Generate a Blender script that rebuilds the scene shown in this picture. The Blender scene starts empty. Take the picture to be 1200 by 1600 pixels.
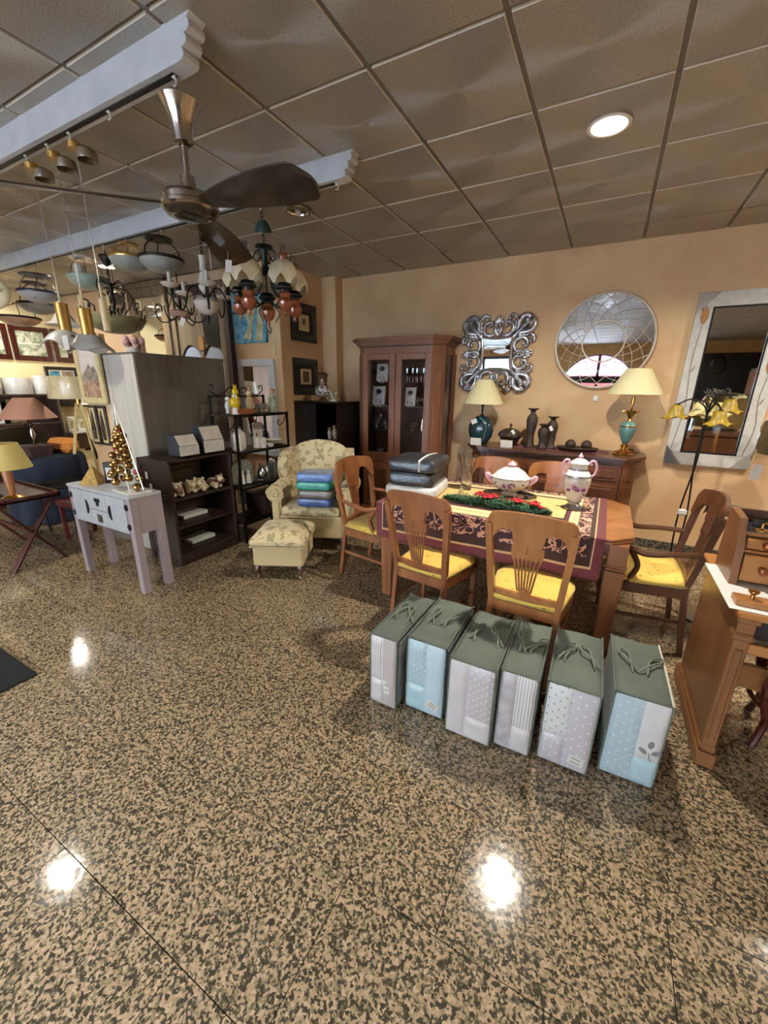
import bpy, math, random
from mathutils import Vector, Matrix
random.seed(7)
S = bpy.context.scene
C = S.collection
PI = math.pi
# ------------------------------------------------------------------ camera
HC = 1.55
cam = bpy.data.objects.new('camera', bpy.data.cameras.new('camera'))
C.objects.link(cam)
cam.data.sensor_fit = 'VERTICAL'
cam.data.sensor_height = 36
cam.data.lens = 625 / 1600 * 36
cam.data.clip_start = 0.02
_r, _d, _f = (.8782, .4782, .0150), (.1542, -.2533, -.9550), (-.4529, .8410, -.2963)
cam.matrix_world = Matrix(((_r[0], -_d[0], -_f[0], 0), (_r[1], -_d[1], -_f[1], 0), (_r[2], -_d[2], -_f[2], HC), (0, 0, 0, 1)))
S.camera = cam
# ------------------------------------------------------------------ world, daylight, exposure
S.view_settings.view_transform = 'Standard'
S.view_settings.look = 'None'
S.view_settings.gamma = 1
S.view_settings.use_curve_mapping = False
S.view_settings.exposure = 0.35
S.cycles.use_denoising = True
S.cycles.max_bounces = 8
S.cycles.diffuse_bounces = 4
S.cycles.glossy_bounces = 5
S.cycles.transmission_bounces = 6
S.cycles.transparent_max_bounces = 12
S.cycles.caustics_reflective = False
S.cycles.caustics_refractive = False
S.cycles.sample_clamp_indirect = 4
W = bpy.data.worlds.new('world'); S.world = W; W.use_nodes = True
_n = W.node_tree.nodes
_sky = _n.new('ShaderNodeTexSky'); _sky.sky_type = 'NISHITA'; _sky.sun_disc = False
_sky.sun_elevation = math.radians(38); _sky.sun_rotation = math.radians(150)
W.node_tree.links.new(_sky.outputs[0], _n['Background'].inputs[0])
_n['Background'].inputs[1].default_value = 19.0

def light(name, kind, loc, power, color, size=.2, rot=(0, 0, 0), parent=None, spread=None, size_y=None):
    l = bpy.data.lights.new(name, kind); l.energy = power; l.color = color
    if kind == 'AREA':
        l.size = size
        l.shape = 'DISK'
        if size_y: l.shape = 'RECTANGLE'; l.size_y = size_y
        if spread: l.spread = math.radians(spread)
    else:
        l.shadow_soft_size = size
    o = bpy.data.objects.new(name, l); C.objects.link(o); o.location = loc; o.rotation_euler = rot
    if parent: o.parent = parent
    return o
# daylight entering by the arched shop window and the glazed shop front, both behind the camera
light('daylight_arch', 'AREA', (-.45, -4.83, 1.33), 1, (1, 1, 1), 2.1, (math.radians(90), 0, 0), size_y=2.6).data.cycles.is_portal = True
light('daylight_front', 'AREA', (-3.4, -4.83, 1.3), 1, (1, 1, 1), 3.0, (math.radians(90), 0, 0), size_y=2.6).data.cycles.is_portal = True
LAMP_W, LAMP_C = 36, (1, .93, .82)
# ------------------------------------------------------------------ helpers
def lin(h):
    if isinstance(h, str):
        v = [int(h[i:i + 2], 16) / 255 for i in (0, 2, 4)]
    else:
        v = h
    return tuple(x / 12.92 if x <= .04045 else ((x + .055) / 1.055) ** 2.4 for x in v)

class MB:
    """collects shapes into one mesh"""
    def __init__(s):
        s.v = []; s.f = []; s.m = Matrix.Identity(4); s.uv = None
    def at(s, x=0, y=0, z=0, rz=0, rx=0, ry=0, sc=1):
        s.m = Matrix.Translation((x, y, z)) @ Matrix.Rotation(rz, 4, 'Z') @ Matrix.Rotation(ry, 4, 'Y') @ Matrix.Rotation(rx, 4, 'X') @ Matrix.Scale(sc, 4)
        return s
    def add(s, vs, fs):
        n = len(s.v)
        s.v += [tuple(s.m @ Vector(p)) for p in vs]
        s.f += [tuple(i + n for i in f) for f in fs]
        return s
    def box(s, x0, x1, y0, y1, z0, z1, b=0):
        if x0 > x1: x0, x1 = x1, x0
        if y0 > y1: y0, y1 = y1, y0
        if z0 > z1: z0, z1 = z1, z0
        b = min(b, (x1 - x0) * .45, (y1 - y0) * .45, (z1 - z0) * .45)
        if b <= 0:
            vs = [(x, y, z) for z in (z0, z1) for y in (y0, y1) for x in (x0, x1)]
            return s.add(vs, [(0, 2, 3, 1), (4, 5, 7, 6), (0, 1, 5, 4), (2, 6, 7, 3), (0, 4, 6, 2), (1, 3, 7, 5)])
        vs = []; fs = []
        L = [(x0, x1), (y0, y1), (z0, z1)]
        idx = {}
        for i in range(8):
            sg = [(i >> k) & 1 for k in range(3)]
            for a in range(3):
                p = [L[k][sg[k]] + (0 if k == a else (b if sg[k] == 0 else -b)) for k in range(3)]
                idx[(i, a)] = len(vs); vs.append(p)
        for a in range(3):
            u, w = (a + 1) % 3, (a + 2) % 3
            for d in (0, 1):
                q = [(d << a) | (i << u) | (j << w) for i, j in ((0, 0), (1, 0), (1, 1), (0, 1))]
                f = [idx[(k, a)] for k in q]
                fs.append(f if d else f[::-1])
            for i in (0, 1):
                for j in (0, 1):
                    p = (i << u) | (j << w); q = p | (1 << a)
                    f = [idx[(p, u)], idx[(q, u)], idx[(q, w)], idx[(p, w)]]
                    fs.append(f if i == j else f[::-1])
        for i in range(8):
            f = [idx[(i, k)] for k in range(3)]
            fs.append(f if (bin(i).count('1') % 2) else f[::-1])
        return s.add(vs, fs)
    def cb(s, cx, cy, cz, sx, sy, sz, b=0):
        return s.box(cx - sx / 2, cx + sx / 2, cy - sy / 2, cy + sy / 2, cz - sz / 2, cz + sz / 2, b)
    def lathe(s, prof, n=20, c=(0, 0, 0), sx=1, sy=1, wav=None):
        vs = []; fs = []; rings = []
        for r, z in prof:
            if r <= 1e-6:
                rings.append([len(vs)]); vs.append((c[0], c[1], c[2] + z))
            else:
                rg = []
                for k in range(n):
                    a = 2 * PI * k / n; rr, zz = r, z
                    if wav: rr, zz = wav(a, r, z)
                    rg.append(len(vs)); vs.append((c[0] + sx * rr * math.cos(a), c[1] + sy * rr * math.sin(a), c[2] + zz))
                rings.append(rg)
        for A, B in zip(rings, rings[1:]):
            for k in range(n):
                a0, a1 = A[k % len(A)], A[(k + 1) % len(A)]
                b0, b1 = B[k % len(B)], B[(k + 1) % len(B)]
                f = []
                for i in (a0, a1, b1, b0):
                    if i not in f: f.append(i)
                if len(f) > 2: fs.append(f)
        return s.add(vs, fs)
    def tube(s, pts, r, n=8, closed=False, sq=1.0):
        pts = [Vector(p) for p in pts]; N = len(pts)
        rs = r if isinstance(r, (list, tuple)) else [r] * N
        vs = []; fs = []
        t0 = (pts[1] - pts[0]).normalized()
        up = Vector((0, 0, 1)) if abs(t0.z) < .9 else Vector((1, 0, 0))
        nrm = (up - t0 * up.dot(t0)).normalized()
        for i in range(N):
            if closed: t = pts[(i + 1) % N] - pts[i - 1]
            else: t = pts[min(i + 1, N - 1)] - pts[max(i - 1, 0)]
            if t.length < 1e-9: t = t0
            t = t.normalized()
            nrm = nrm - t * nrm.dot(t)
            nrm = nrm.normalized() if nrm.length > 1e-6 else t.orthogonal().normalized()
            bn = t.cross(nrm)
            for k in range(n):
                a = 2 * PI * (k + .5) / n
                vs.append(pts[i] + (nrm * math.cos(a) + bn * math.sin(a) * sq) * rs[i])
        m = N if closed else N - 1
        for i in range(m):
            j = (i + 1) % N
            for k in range(n):
                l = (k + 1) % n
                fs.append((i * n + k, i * n + l, j * n + l, j * n + k))
        if not closed:
            fs.append(tuple(range(n))[::-1]); fs.append(tuple((N - 1) * n + k for k in range(n)))
        return s.add(vs, fs)
    def bar(s, p, q, w, h=None, b=.0, up=(0, 0, 1)):
        """rectangular bar from p to q"""
        p, q = Vector(p), Vector(q); t = (q - p); L = t.length; t.normalize()
        u = Vector(up)
        if abs(t.dot(u)) > .98: u = Vector((0, 1, 0))
        sd = t.cross(u).normalized(); u = sd.cross(t)
        keep = s.m
        s.m = keep @ Matrix(((sd.x, t.x, u.x, p.x), (sd.y, t.y, u.y, p.y), (sd.z, t.z, u.z, p.z), (0, 0, 0, 1)))
        h = h or w
        s.box(-w / 2, w / 2, 0, L, -h / 2, h / 2, b)
        s.m = keep
        return s
    def prism(s, poly, a, b, ax='y'):
        """polygon in a plane, extruded from a to b along ax; poly = (u,v): y -> (x,z), x -> (y,z), z -> (x,y)"""
        mp = {'y': lambda u, v, w: (u, w, v), 'x': lambda u, v, w: (w, u, v), 'z': lambda u, v, w: (u, v, w)}[ax]
        n = len(poly)
        vs = [mp(u, v, a) for u, v in poly] + [mp(u, v, b) for u, v in poly]
        fs = [tuple(range(n)), tuple(range(2 * n - 1, n - 1, -1))]
        for i in range(n):
            j = (i + 1) % n
            fs.append((j, i, i + n, j + n))
        return s.add(vs, fs)
    def sph(s, c, r, n=12, m=8, sx=1, sy=1, sz=1):
        return s.lathe([(r * math.sin(PI * i / m), -r * sz * math.cos(PI * i / m)) for i in range(m + 1)], n, c, sx, sy)
    def strip(s, xs, zt, zb, th, ym):
        """curved board: for x in xs, from zb(x) to zt(x), thickness th, y = ym(x,z)"""
        vs = []; fs = []
        for x in xs:
            a, b = zb(x), zt(x)
            for z, t in ((b, -.5), (b, .5), (a, .5), (a, -.5)):
                vs.append((x, ym(x, z) + th * t, z))
        for i in range(len(xs) - 1):
            for k in range(4):
                l = (k + 1) % 4
                fs.append((i * 4 + k, i * 4 + l, i * 4 + 4 + l, i * 4 + 4 + k))
        e = (len(xs) - 1) * 4
        fs += [(3, 2, 1, 0), (e, e + 1, e + 2, e + 3)]
        return s.add(vs, fs)
    def surf(s, f, nu, nv, th=0):
        """surface f(u,v) on the unit square, th gives it depth along -normal"""
        P = [[Vector(f(i / nu, j / nv)) for j in range(nv + 1)] for i in range(nu + 1)]
        w = nv + 1
        vs = [p for r in P for p in r]
        fs = [(i * w + j, (i + 1) * w + j, (i + 1) * w + j + 1, i * w + j + 1) for i in range(nu) for j in range(nv)]
        if th:
            n0 = len(vs)
            for i in range(nu + 1):
                for j in range(nv + 1):
                    du = P[min(i + 1, nu)][j] - P[max(i - 1, 0)][j]
                    dv = P[i][min(j + 1, nv)] - P[i][max(j - 1, 0)]
                    nn = du.cross(dv)
                    nn = nn.normalized() if nn.length > 1e-12 else Vector((0, 0, 1))
                    vs.append(P[i][j] - nn * th)
            fs += [tuple(n0 + k for k in q[::-1]) for q in fs[:]]
            edge = [i * w for i in range(nu + 1)], [i * w + nv for i in range(nu + 1)], list(range(w)), [nu * w + j for j in range(w)]
            for e, fl in zip(edge, (0, 1, 1, 0)):
                for a, b in zip(e, e[1:]):
                    q = (a, b, b + n0, a + n0)
                    fs.append(q if not fl else q[::-1])
        return s.add(vs, fs)
    def mesh(s, name, mat, ang=38, uv=None):
        me = bpy.data.meshes.new(name)
        me.from_pydata(s.v, [], s.f)
        if mat: me.materials.append(M[mat] if isinstance(mat, str) else mat)
        if uv:
            l = me.uv_layers.new(name='UVMap')
            vv = [uv(Vector(p)) for p in s.v]
            for lp in me.loops: l.data[lp.index].uv = vv[lp.vertex_index]
        me.shade_smooth()
        me.set_sharp_from_angle(angle=math.radians(ang))
        return me
    def obj(s, name, mat, parent=None, ang=38, uv=None, label=None):
        o = bpy.data.objects.new(name, s.mesh(name, mat, ang, uv)); C.objects.link(o)
        if parent: o.parent = parent
        if label: o['label'] = label
        return o

def tag(o, label, cat, group=None):
    o['label'] = label; o['category'] = cat
    if group: o['group'] = group
    return o
def thing(name, label, cat, loc=(0, 0, 0), rz=0, group=None):
    o = bpy.data.objects.new(name, None); C.objects.link(o)
    o.empty_display_size = .05
    o.location = loc; o.rotation_euler = (0, 0, rz)
    return tag(o, label, cat, group)
def solo(mb, name, mat, label, cat, loc=(0, 0, 0), rz=0, group=None, ang=38, uv=None, rot=None):
    o = mb.obj(name, mat, None, ang, uv); o.location = loc; o.rotation_euler = rot or (0, 0, rz)
    return tag(o, label, cat, group)
def struct(mb, name, mat, parent=None, ang=38):
    o = mb.obj(name, mat, parent, ang)
    if not parent: o['kind'] = 'structure'
    return o
def piece(name, me, parent, loc=(0, 0, 0), rot=(0, 0, 0)):
    o = bpy.data.objects.new(name, me); C.objects.link(o); o.parent = parent
    o.location = loc; o.rotation_euler = rot
    return o
def dup(root, label=None, loc=None, rz=None, group=None):
    r = root.copy(); C.objects.link(r)
    if loc is not None: r.location = loc
    if rz is not None: r.rotation_euler = (0, 0, rz)
    if label: r['label'] = label
    if group: r['group'] = group
    for ch in list(root.children):
        c = ch.copy(); C.objects.link(c); c.parent = r
        for g in list(ch.children):
            d = g.copy(); C.objects.link(d); d.parent = c
    return r
def spl(pts, n=6, closed=False):
    """Catmull-Rom through pts"""
    P = [Vector(p) for p in pts]; N = len(P); out = []
    for i in range(N if closed else N - 1):
        if closed: a, b, c, d = P[i - 1], P[i], P[(i + 1) % N], P[(i + 2) % N]
        else: a, b, c, d = P[max(i - 1, 0)], P[i], P[i + 1], P[min(i + 2, N - 1)]
        for k in range(n):
            t = k / n
            out.append(.5 * ((2 * b) + (c - a) * t + (2 * a - 5 * b + 4 * c - d) * t * t + (3 * b - a - 3 * c + d) * t ** 3))
    if not closed: out.append(P[-1])
    return out
def arc(c, r, a0, a1, n=12, plane='xz'):
    o = []
    for i in range(n + 1):
        a = a0 + (a1 - a0) * i / n; u, v = r * math.cos(a), r * math.sin(a)
        o.append({'xz': (c[0] + u, c[1], c[2] + v), 'xy': (c[0] + u, c[1] + v, c[2]), 'yz': (c[0], c[1] + u, c[2] + v)}[plane])
    return o
def text_mesh(name, body, size, mat, parent=None, loc=(0, 0, 0), rot=(0, 0, 0), ext=.001):
    cu = bpy.data.curves.new(name, 'FONT'); cu.body = body; cu.size = size; cu.extrude = ext
    cu.align_x = 'CENTER'; cu.align_y = 'CENTER'
    o = bpy.data.objects.new(name, cu); C.objects.link(o)
    me = bpy.data.meshes.new_from_object(o); bpy.data.objects.remove(o); me.materials.clear(); me.materials.append(M[mat])
    o = bpy.data.objects.new(name, me); C.objects.link(o); o.location = loc; o.rotation_euler = rot
    if parent: o.parent = parent
    return o
# ------------------------------------------------------------------ materials
M = {}
def mat(name, col, rough=.5, metal=0, col2=None, scale=10, kind='noise', stretch=(1, 1, 1), lo=.35, hi=.65, bump=0, bscale=None,
        coat=0, trans=0, ior=1.45, emit=0, world=False, detail=4, sheen=0, alpha=1, const=False, aniso=0, sub=0, distort=0):
    m = bpy.data.materials.new(name); m.use_nodes = True; M[name] = m
    nt = m.node_tree; b = nt.nodes['Principled BSDF']; L = nt.links.new
    c = (*lin(col), 1)
    b.inputs['Base Color'].default_value = c
    b.inputs['Roughness'].default_value = rough
    b.inputs['Metallic'].default_value = metal
    b.inputs['Coat Weight'].default_value = coat
    b.inputs['Coat Roughness'].default_value = .12
    b.inputs['Transmission Weight'].default_value = trans
    b.inputs['IOR'].default_value = ior
    b.inputs['Sheen Weight'].default_value = sheen
    b.inputs['Alpha'].default_value = alpha
    b.inputs['Anisotropic'].default_value = aniso
    if sub:
        b.inputs['Subsurface Weight'].default_value = sub; b.inputs['Subsurface Radius'].default_value = (.05, .03, .02)
    if emit:
        b.inputs['Emission Color'].default_value = c; b.inputs['Emission Strength'].default_value = emit
    def coords(sc):
        mp = nt.nodes.new('ShaderNodeMapping'); mp.inputs['Scale'].default_value = tuple(sc * k for k in stretch)
        if world: L(nt.nodes.new('ShaderNodeNewGeometry').outputs['Position'], mp.inputs[0])
        else: L(nt.nodes.new('ShaderNodeTexCoord').outputs['Object'], mp.inputs[0])
        return mp.outputs[0]
    def tex(k, sc):
        if k == 'noise':
            t = nt.nodes.new('ShaderNodeTexNoise'); t.inputs['Scale'].default_value = 1; t.inputs['Detail'].default_value = detail
            t.inputs['Distortion'].default_value = distort
            L(coords(sc), t.inputs['Vector']); return t.outputs['Fac']
        if k == 'voronoi':
            t = nt.nodes.new('ShaderNodeTexVoronoi'); t.inputs['Scale'].default_value = 1
            L(coords(sc), t.inputs['Vector']); return t.outputs['Distance']
        t = nt.nodes.new('ShaderNodeTexWave'); t.inputs['Scale'].default_value = 1; t.inputs['Distortion'].default_value = distort
        t.inputs['Detail'].default_value = detail
        L(coords(sc), t.inputs['Vector']); return t.outputs['Fac']
    if col2:
        r = nt.nodes.new('ShaderNodeValToRGB')
        r.color_ramp.elements[0].position = lo; r.color_ramp.elements[1].position = hi
        r.color_ramp.elements[0].color = c; r.color_ramp.elements[1].color = (*lin(col2), 1)
        if const: r.color_ramp.interpolation = 'CONSTANT'
        L(tex(kind, scale), r.inputs[0]); L(r.outputs[0], b.inputs['Base Color'])
    if bump:
        bp = nt.nodes.new('ShaderNodeBump'); bp.inputs['Strength'].default_value = bump; bp.inputs['Distance'].default_value = .01
        L(tex('noise', bscale or scale), bp.inputs['Height']); L(bp.outputs[0], b.inputs['Normal'])
        if coat: L(bp.outputs[0], b.inputs['Coat Normal'])
    return m
# materials of the shell
mat('plaster', 'd9b88c', .9, col2='c8a176', scale=2.2, detail=8, lo=.3, hi=.7, bump=.25, bscale=60, world=True)
mat('plaster_pale', 'e4c8a4', .9, col2='dab891', scale=2.5, detail=8, bump=.2, bscale=60, world=True)
mat('cream_wall', 'e2d8b0', .9, col2='d8cca2', scale=2, bump=.1, bscale=50, world=True)
mat('joint', '1c1812', .9)
mat('white_paint', 'd6dade', .55, col2='c6cbd0', scale=6, bump=.08, bscale=40)
mat('grid_metal', '6e655a', .5)
mat('panel_edge', 'd8d2c4', .5)
mat('black_rail', '16130f', .5)
mat('white_plastic', 'e8e6e0', .4)
mat('chrome', 'd8d8d8', .12, 1)
mat('lamp_glass', 'fff2d8', .4, emit=7)
mat('glass', 'ffffff', .02, trans=1, ior=1.45)
mat('dark_frame', '22282a', .4)
mat('skirting', '6e675a', .2, col2='3c382f', scale=45, lo=.45, hi=.55, world=True, detail=2)
mat('pavement', 'b8b4aa', .8, col2='a39f96', scale=3, world=True)
mat('facade', 'e4ddcf', .85)
mat('awning', 'e88ea0', .8)
mat('sign_black', '1a1a1c', .4)
mat('sign_white', 'f0f0ee', .5)
def thin_glass(name, tint='ffffff', rough=.02, refl=1.0):
    m = bpy.data.materials.new(name); m.use_nodes = True; M[name] = m
    nt = m.node_tree; nt.nodes.remove(nt.nodes['Principled BSDF']); L = nt.links.new
    tr = nt.nodes.new('ShaderNodeBsdfTransparent'); tr.inputs[0].default_value = (*lin(tint), 1)
    gl = nt.nodes.new('ShaderNodeBsdfGlossy'); gl.inputs['Roughness'].default_value = rough
    fr = nt.nodes.new('ShaderNodeFresnel'); fr.inputs[0].default_value = 1.5
    k = nt.nodes.new('ShaderNodeMath'); k.operation = 'MULTIPLY'; k.inputs[1].default_value = refl; L(fr.outputs[0], k.inputs[0])
    mx = nt.nodes.new('ShaderNodeMixShader'); L(k.outputs[0], mx.inputs[0]); L(tr.outputs[0], mx.inputs[1]); L(gl.outputs[0], mx.inputs[2])
    L(mx.outputs[0], nt.nodes['Material Output'].inputs[0])
thin_glass('pane_glass', refl=.45); thin_glass('vase_glass', 'e6e8e4', .03, 2.2); thin_glass('film', 'f4f4f4', .12, 1.6)
def granite():
    m = mat('granite', 'ffffff', .10); nt = m.node_tree; L = nt.links.new; b = nt.nodes['Principled BSDF']
    g = nt.nodes.new('ShaderNodeNewGeometry').outputs['Position']
    def noise(sc, det, out='Fac'):
        t = nt.nodes.new('ShaderNodeTexNoise'); t.inputs['Scale'].default_value = sc; t.inputs['Detail'].default_value = det
        L(g, t.inputs['Vector']); return t.outputs[out]
    # crystals: cells with wavering borders, each with its own random tone, darker where a coarse noise clumps them
    va = nt.nodes.new('ShaderNodeVectorMath'); va.operation = 'MULTIPLY_ADD'
    L(noise(90, 2, 'Color'), va.inputs[0]); va.inputs[1].default_value = (.013, .013, .013); L(g, va.inputs[2])
    v = nt.nodes.new('ShaderNodeTexVoronoi'); v.inputs['Scale'].default_value = 132; L(va.outputs[0], v.inputs['Vector'])
    sp = nt.nodes.new('ShaderNodeSeparateXYZ'); L(v.outputs['Color'], sp.inputs[0])
    k = nt.nodes.new('ShaderNodeMath'); k.operation = 'MULTIPLY_ADD'; L(noise(62, 2.5), k.inputs[0]); k.inputs[1].default_value = 1.25; k.inputs[2].default_value = -.67
    k2 = nt.nodes.new('ShaderNodeMath'); k2.operation = 'ADD'; L(sp.outputs[0], k2.inputs[0]); L(k.outputs[0], k2.inputs[1])
    r = nt.nodes.new('ShaderNodeValToRGB'); e = r.color_ramp.elements
    e[0].position, e[0].color = .16, (*lin('3d372b'), 1)
    e[1].position, e[1].color = .95, (*lin('ae9779'), 1)
    for p, c in ((.30, '4f4838'), (.38, '6a604a'), (.48, '847457'), (.66, '9a8567'), (.80, 'a1876d')):
        q = e.new(p); q.color = (*lin(c), 1)
    L(k2.outputs[0], r.inputs[0]); L(r.outputs[0], b.inputs['Base Color'])
    b.inputs['Specular IOR Level'].default_value = .45
    bp = nt.nodes.new('ShaderNodeBump'); bp.inputs['Strength'].default_value = .035; bp.inputs['Distance'].default_value = .01
    L(noise(26, 1), bp.inputs['Height']); L(bp.outputs[0], b.inputs['Normal'])
granite()
def panel_material():
    m = mat('ceiling_laminate', 'bab4a9', .52, metal=.5, aniso=.85, col2='a59e92', scale=150, detail=2, lo=.4, hi=.6, bump=.25, bscale=170)
    nt = m.node_tree; b = nt.nodes['Principled BSDF']
    t = nt.nodes.new('ShaderNodeTangent'); t.direction_type = 'RADIAL'; t.axis = 'Z'
    nt.links.new(t.outputs[0], b.inputs['Tangent'])
panel_material()

# ------------------------------------------------------------------ room shell
ZC, YW, XL, XR, YF, YA = 2.86, 4.755, -8.0, 3.4, -4.6, 3.8
mb = MB(); mb.box(XL - .2, XR + .2, YF - .2, YW + .2, -.2, -.004)
floor = struct(mb, 'floor', 'joint')
tw, td = .61, .405
tile_me = MB().box(-tw / 2 + .0015, tw / 2 - .0015, -td / 2 + .0015, td / 2 - .0015, -.03, 0).mesh('floor_tile', 'granite')
rest = MB()
def in_view(x, y, z, lim=90):
    q = cam.matrix_world.inverted() @ Vector((x, y, z))
    if q.z > -.15: return False
    u = 600 - 625 * q.x / q.z; v = 800 + 625 * q.y / q.z
    return -lim < u < 1200 + lim and -lim < v < 1600 + lim
r = -13
while True:
    y = .345 + td * (r + .5); r += 1
    if y > YW + td / 2: break
    x = -1.125 + tw / 2 + (tw / 2 if (r % 2) == 0 else 0) - tw * 12
    while x < XR + tw / 2:
        if y > YA + .1 and x < -4.2: x += tw; continue
        vis = any(in_view(x + i * tw / 2, y + j * td / 2, 0) for i in (-1, 0, 1) for j in (-1, 0, 1))
        if vis and x > XL - .1: piece('floor_tile', tile_me, floor, (x, y, 0), (0, 0, PI * random.randint(0, 1)))
        else: rest.box(x - tw / 2 + .001, x + tw / 2 - .001, y - td / 2 + .001, y + td / 2 - .001, -.03, 0)
        x += tw
o = rest.obj('outlying_floor_tile', 'granite', floor); o['kind'] = 'stuff'

# ceiling: slab, recessed grid, lay-in panels standing a little proud of the grid
mb = MB(); mb.box(XL - .2, XR + .2, YF - .2, YW + .2, ZC + .02, ZC + .2)
ceil = struct(mb, 'ceiling', 'grid_metal')
cx, cy = .588, .612
pm = MB().box(-cx / 2 + .012, cx / 2 - .012, -cy / 2 + .009, cy / 2 - .009, ZC, ZC + .03, .003)
pan_me = pm.mesh('ceiling_panel', 'ceiling_laminate'); pan_me.materials.append(M['panel_edge'])
for p in pan_me.polygons:
    if abs(p.normal.z) < .9: p.material_index = 1
rest = MB(); grid_x = []; grid_y = []
x = -1.132 - cx * 12
while x < XR: grid_x.append(x); x += cx
y = 1.893 - cy * 11
while y < YW: grid_y.append(y); y += cy
DOWN = [(-.22, 2.78, 1.35), (-3.82, .87, .45), (-7.3, 2.64, .7), (-2.35, 2.88, 0), (2.05, 3.55, 1.25), (1.65, -2.6, 1.1), (-1.3, -1.2, .9), (-3.8, -2.7, .3), (-6.9, -.6, .15), (-5.4, 3.1, .6)]  # the last one is added to brighten the pier face
for x in grid_x:
    for y in grid_y:
        X, Y = x + cx / 2, y + cy / 2
        if Y > YA and X < -3.4: continue
        if Y + cy / 2 > YW:
            h = YW - y - .012
            if h > .03: rest.box(X - cx / 2 + .012, X + cx / 2 - .012, y + .009, y + .009 + h, ZC, ZC + .03, .003)
            continue
        vis = any(in_view(X + i * cx / 2, Y + j * cy / 2, ZC) for i in (-1, 0, 1) for j in (-1, 0, 1))
        if vis: piece('ceiling_panel', pan_me, ceil, (X, Y, 0))
        else: rest.box(X - cx / 2 + .012, X + cx / 2 - .012, Y - cy / 2 + .009, Y + cy / 2 - .009, ZC, ZC + .03, .003)
o = rest.obj('outlying_ceiling_panel', 'ceiling_laminate', ceil); o['kind'] = 'stuff'
for x in grid_x:
    if x > -8: MB().box(x - .012, x + .012, YF, YW, ZC + .010, ZC + .03).obj('grid_bar', 'grid_metal', ceil)
for y in grid_y: MB().box(XL, XR, y - .009, y + .009, ZC + .012, ZC + .03).obj('grid_bar', 'grid_metal', ceil)

struct(MB().box(-3.35, XR + .15, YW, YW + .15, -.2, ZC + .1), 'wall_back', 'plaster')
struct(MB().box(-3.6, -3.215, 4.60, 4.90, -.2, ZC + .05, .004), 'wall_pilaster', 'plaster')
struct(MB().box(-4.35, -3.43, YA, 4.90, -.2, ZC + .05, .006), 'wall_pier', 'plaster')
struct(MB().box(XL - .15, -4.35, YA + .02, YA + .2, -.2, ZC + .1), 'wall_alcove', 'plaster_pale')
struct(MB().box(XL - .15, XL, YF, YA + .2, -.2, ZC + .1), 'wall_left', 'cream_wall')
struct(MB().box(XR, XR + .15, YF, YW + .1, -.2, ZC + .1), 'wall_right', 'plaster')
# front wall, behind the camera: an arched shop window and a wide glazed shop front
ax0, ar, asp = -.45, 1.05, 1.55
outer = [(XL - .15, -.2), (-4.9, -.2), (-4.9, 2.6), (-1.9, 2.6), (-1.9, -.2), (ax0 - ar, -.2), (ax0 - ar, asp)]
outer += [(ax0 + ar * math.cos(a), asp + ar * math.sin(a)) for a in [PI - PI * k / 24 for k in range(1, 24)]]
outer += [(ax0 + ar, asp), (ax0 + ar, -.2), (XR + .15, -.2), (XR + .15, ZC + .1), (XL - .15, ZC + .1)]
struct(MB().prism(outer, YF - .2, YF, 'y'), 'wall_front', 'plaster')
wn = struct(MB().tube([(ax0 + ar * math.cos(PI - PI * k / 24), YF - .1, asp + ar * math.sin(PI - PI * k / 24)) for k in range(25)], .05, 6), 'window_1', 'dark_frame')
mb = MB()
for x in (ax0 - ar + .03, ax0 - .0, ax0 + ar - .03): mb.box(x - .04, x + .04, YF - .14, YF - .06, 0, asp + (ar if abs(x - ax0) < .1 else 0))
for z, q in ((.06, .05), (1.88, .10)): mb.box(ax0 - ar, ax0 + ar, YF - .14, YF - .06, z - q, z + q)
mb.obj('window_frame', 'dark_frame', wn)
for x0, x1 in ((ax0 - ar + .07, ax0 - .04), (ax0 + .04, ax0 + ar - .07)): MB().box(x0, x1, YF - .105, YF - .095, .1, 1.79).obj('pane', 'pane_glass', wn)
mb = MB()
for x in (-4.86, -3.9, -2.9, -1.94): mb.box(x - .04, x + .04, YF - .14, YF - .06, 0, 2.6)
for z in (.05, 2.56): mb.box(-4.9, -1.9, YF - .14, YF - .06, z - .05, z + .05)
w2 = struct(mb, 'window_2', 'dark_frame')
for x0, x1 in ((-4.82, -3.94), (-3.86, -2.94), (-2.86, -1.98)): MB().box(x0, x1, YF - .105, YF - .095, .1, 2.51).obj('pane', 'pane_glass', w2)
struct(MB().box(-14, 9, -16, YF - .2, -.25, -.05), 'ground_pavement', 'pavement')
def valance(y, z0, z1, w, n, label):
    poly = [(ax0 - w, z1), (ax0 - w, z0 + .05)]
    for k in range(n):
        x0 = ax0 - w + 2 * w * k / n; d = 2 * w / n
        poly += [(x0 + d * .25, z0), (x0 + d * .75, z0), (x0 + d, z0 + .05)]
    mb = MB().prism(poly + [(ax0 + w, z1)], y - .01, y, 'y'); mb.bar((ax0, y - .01, z1), (ax0, y + .35, z1 + .25), 2 * w, .02)
    solo(mb, 'shop_awning', 'awning', label, 'awning')
valance(-6.6, 2.22, 2.42, 1.6, 20, 'upper pink scalloped awning across the street side of the arched window')
valance(-5.6, 1.62, 1.80, 1.3, 16, 'lower pink scalloped awning hanging just outside the arched window')
struct(MB().box(-14, 9, -16.3, -16, -.2, 7), 'wall_street', 'facade')
struct(MB().box(-3.35 + .14, XR, YW - .018, YW, 0, .085, .002), 'baseboard_back', 'skirting')
struct(MB().box(XR - .018, XR, YF, YW - .02, 0, .085, .002), 'baseboard_right', 'skirting')
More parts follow.
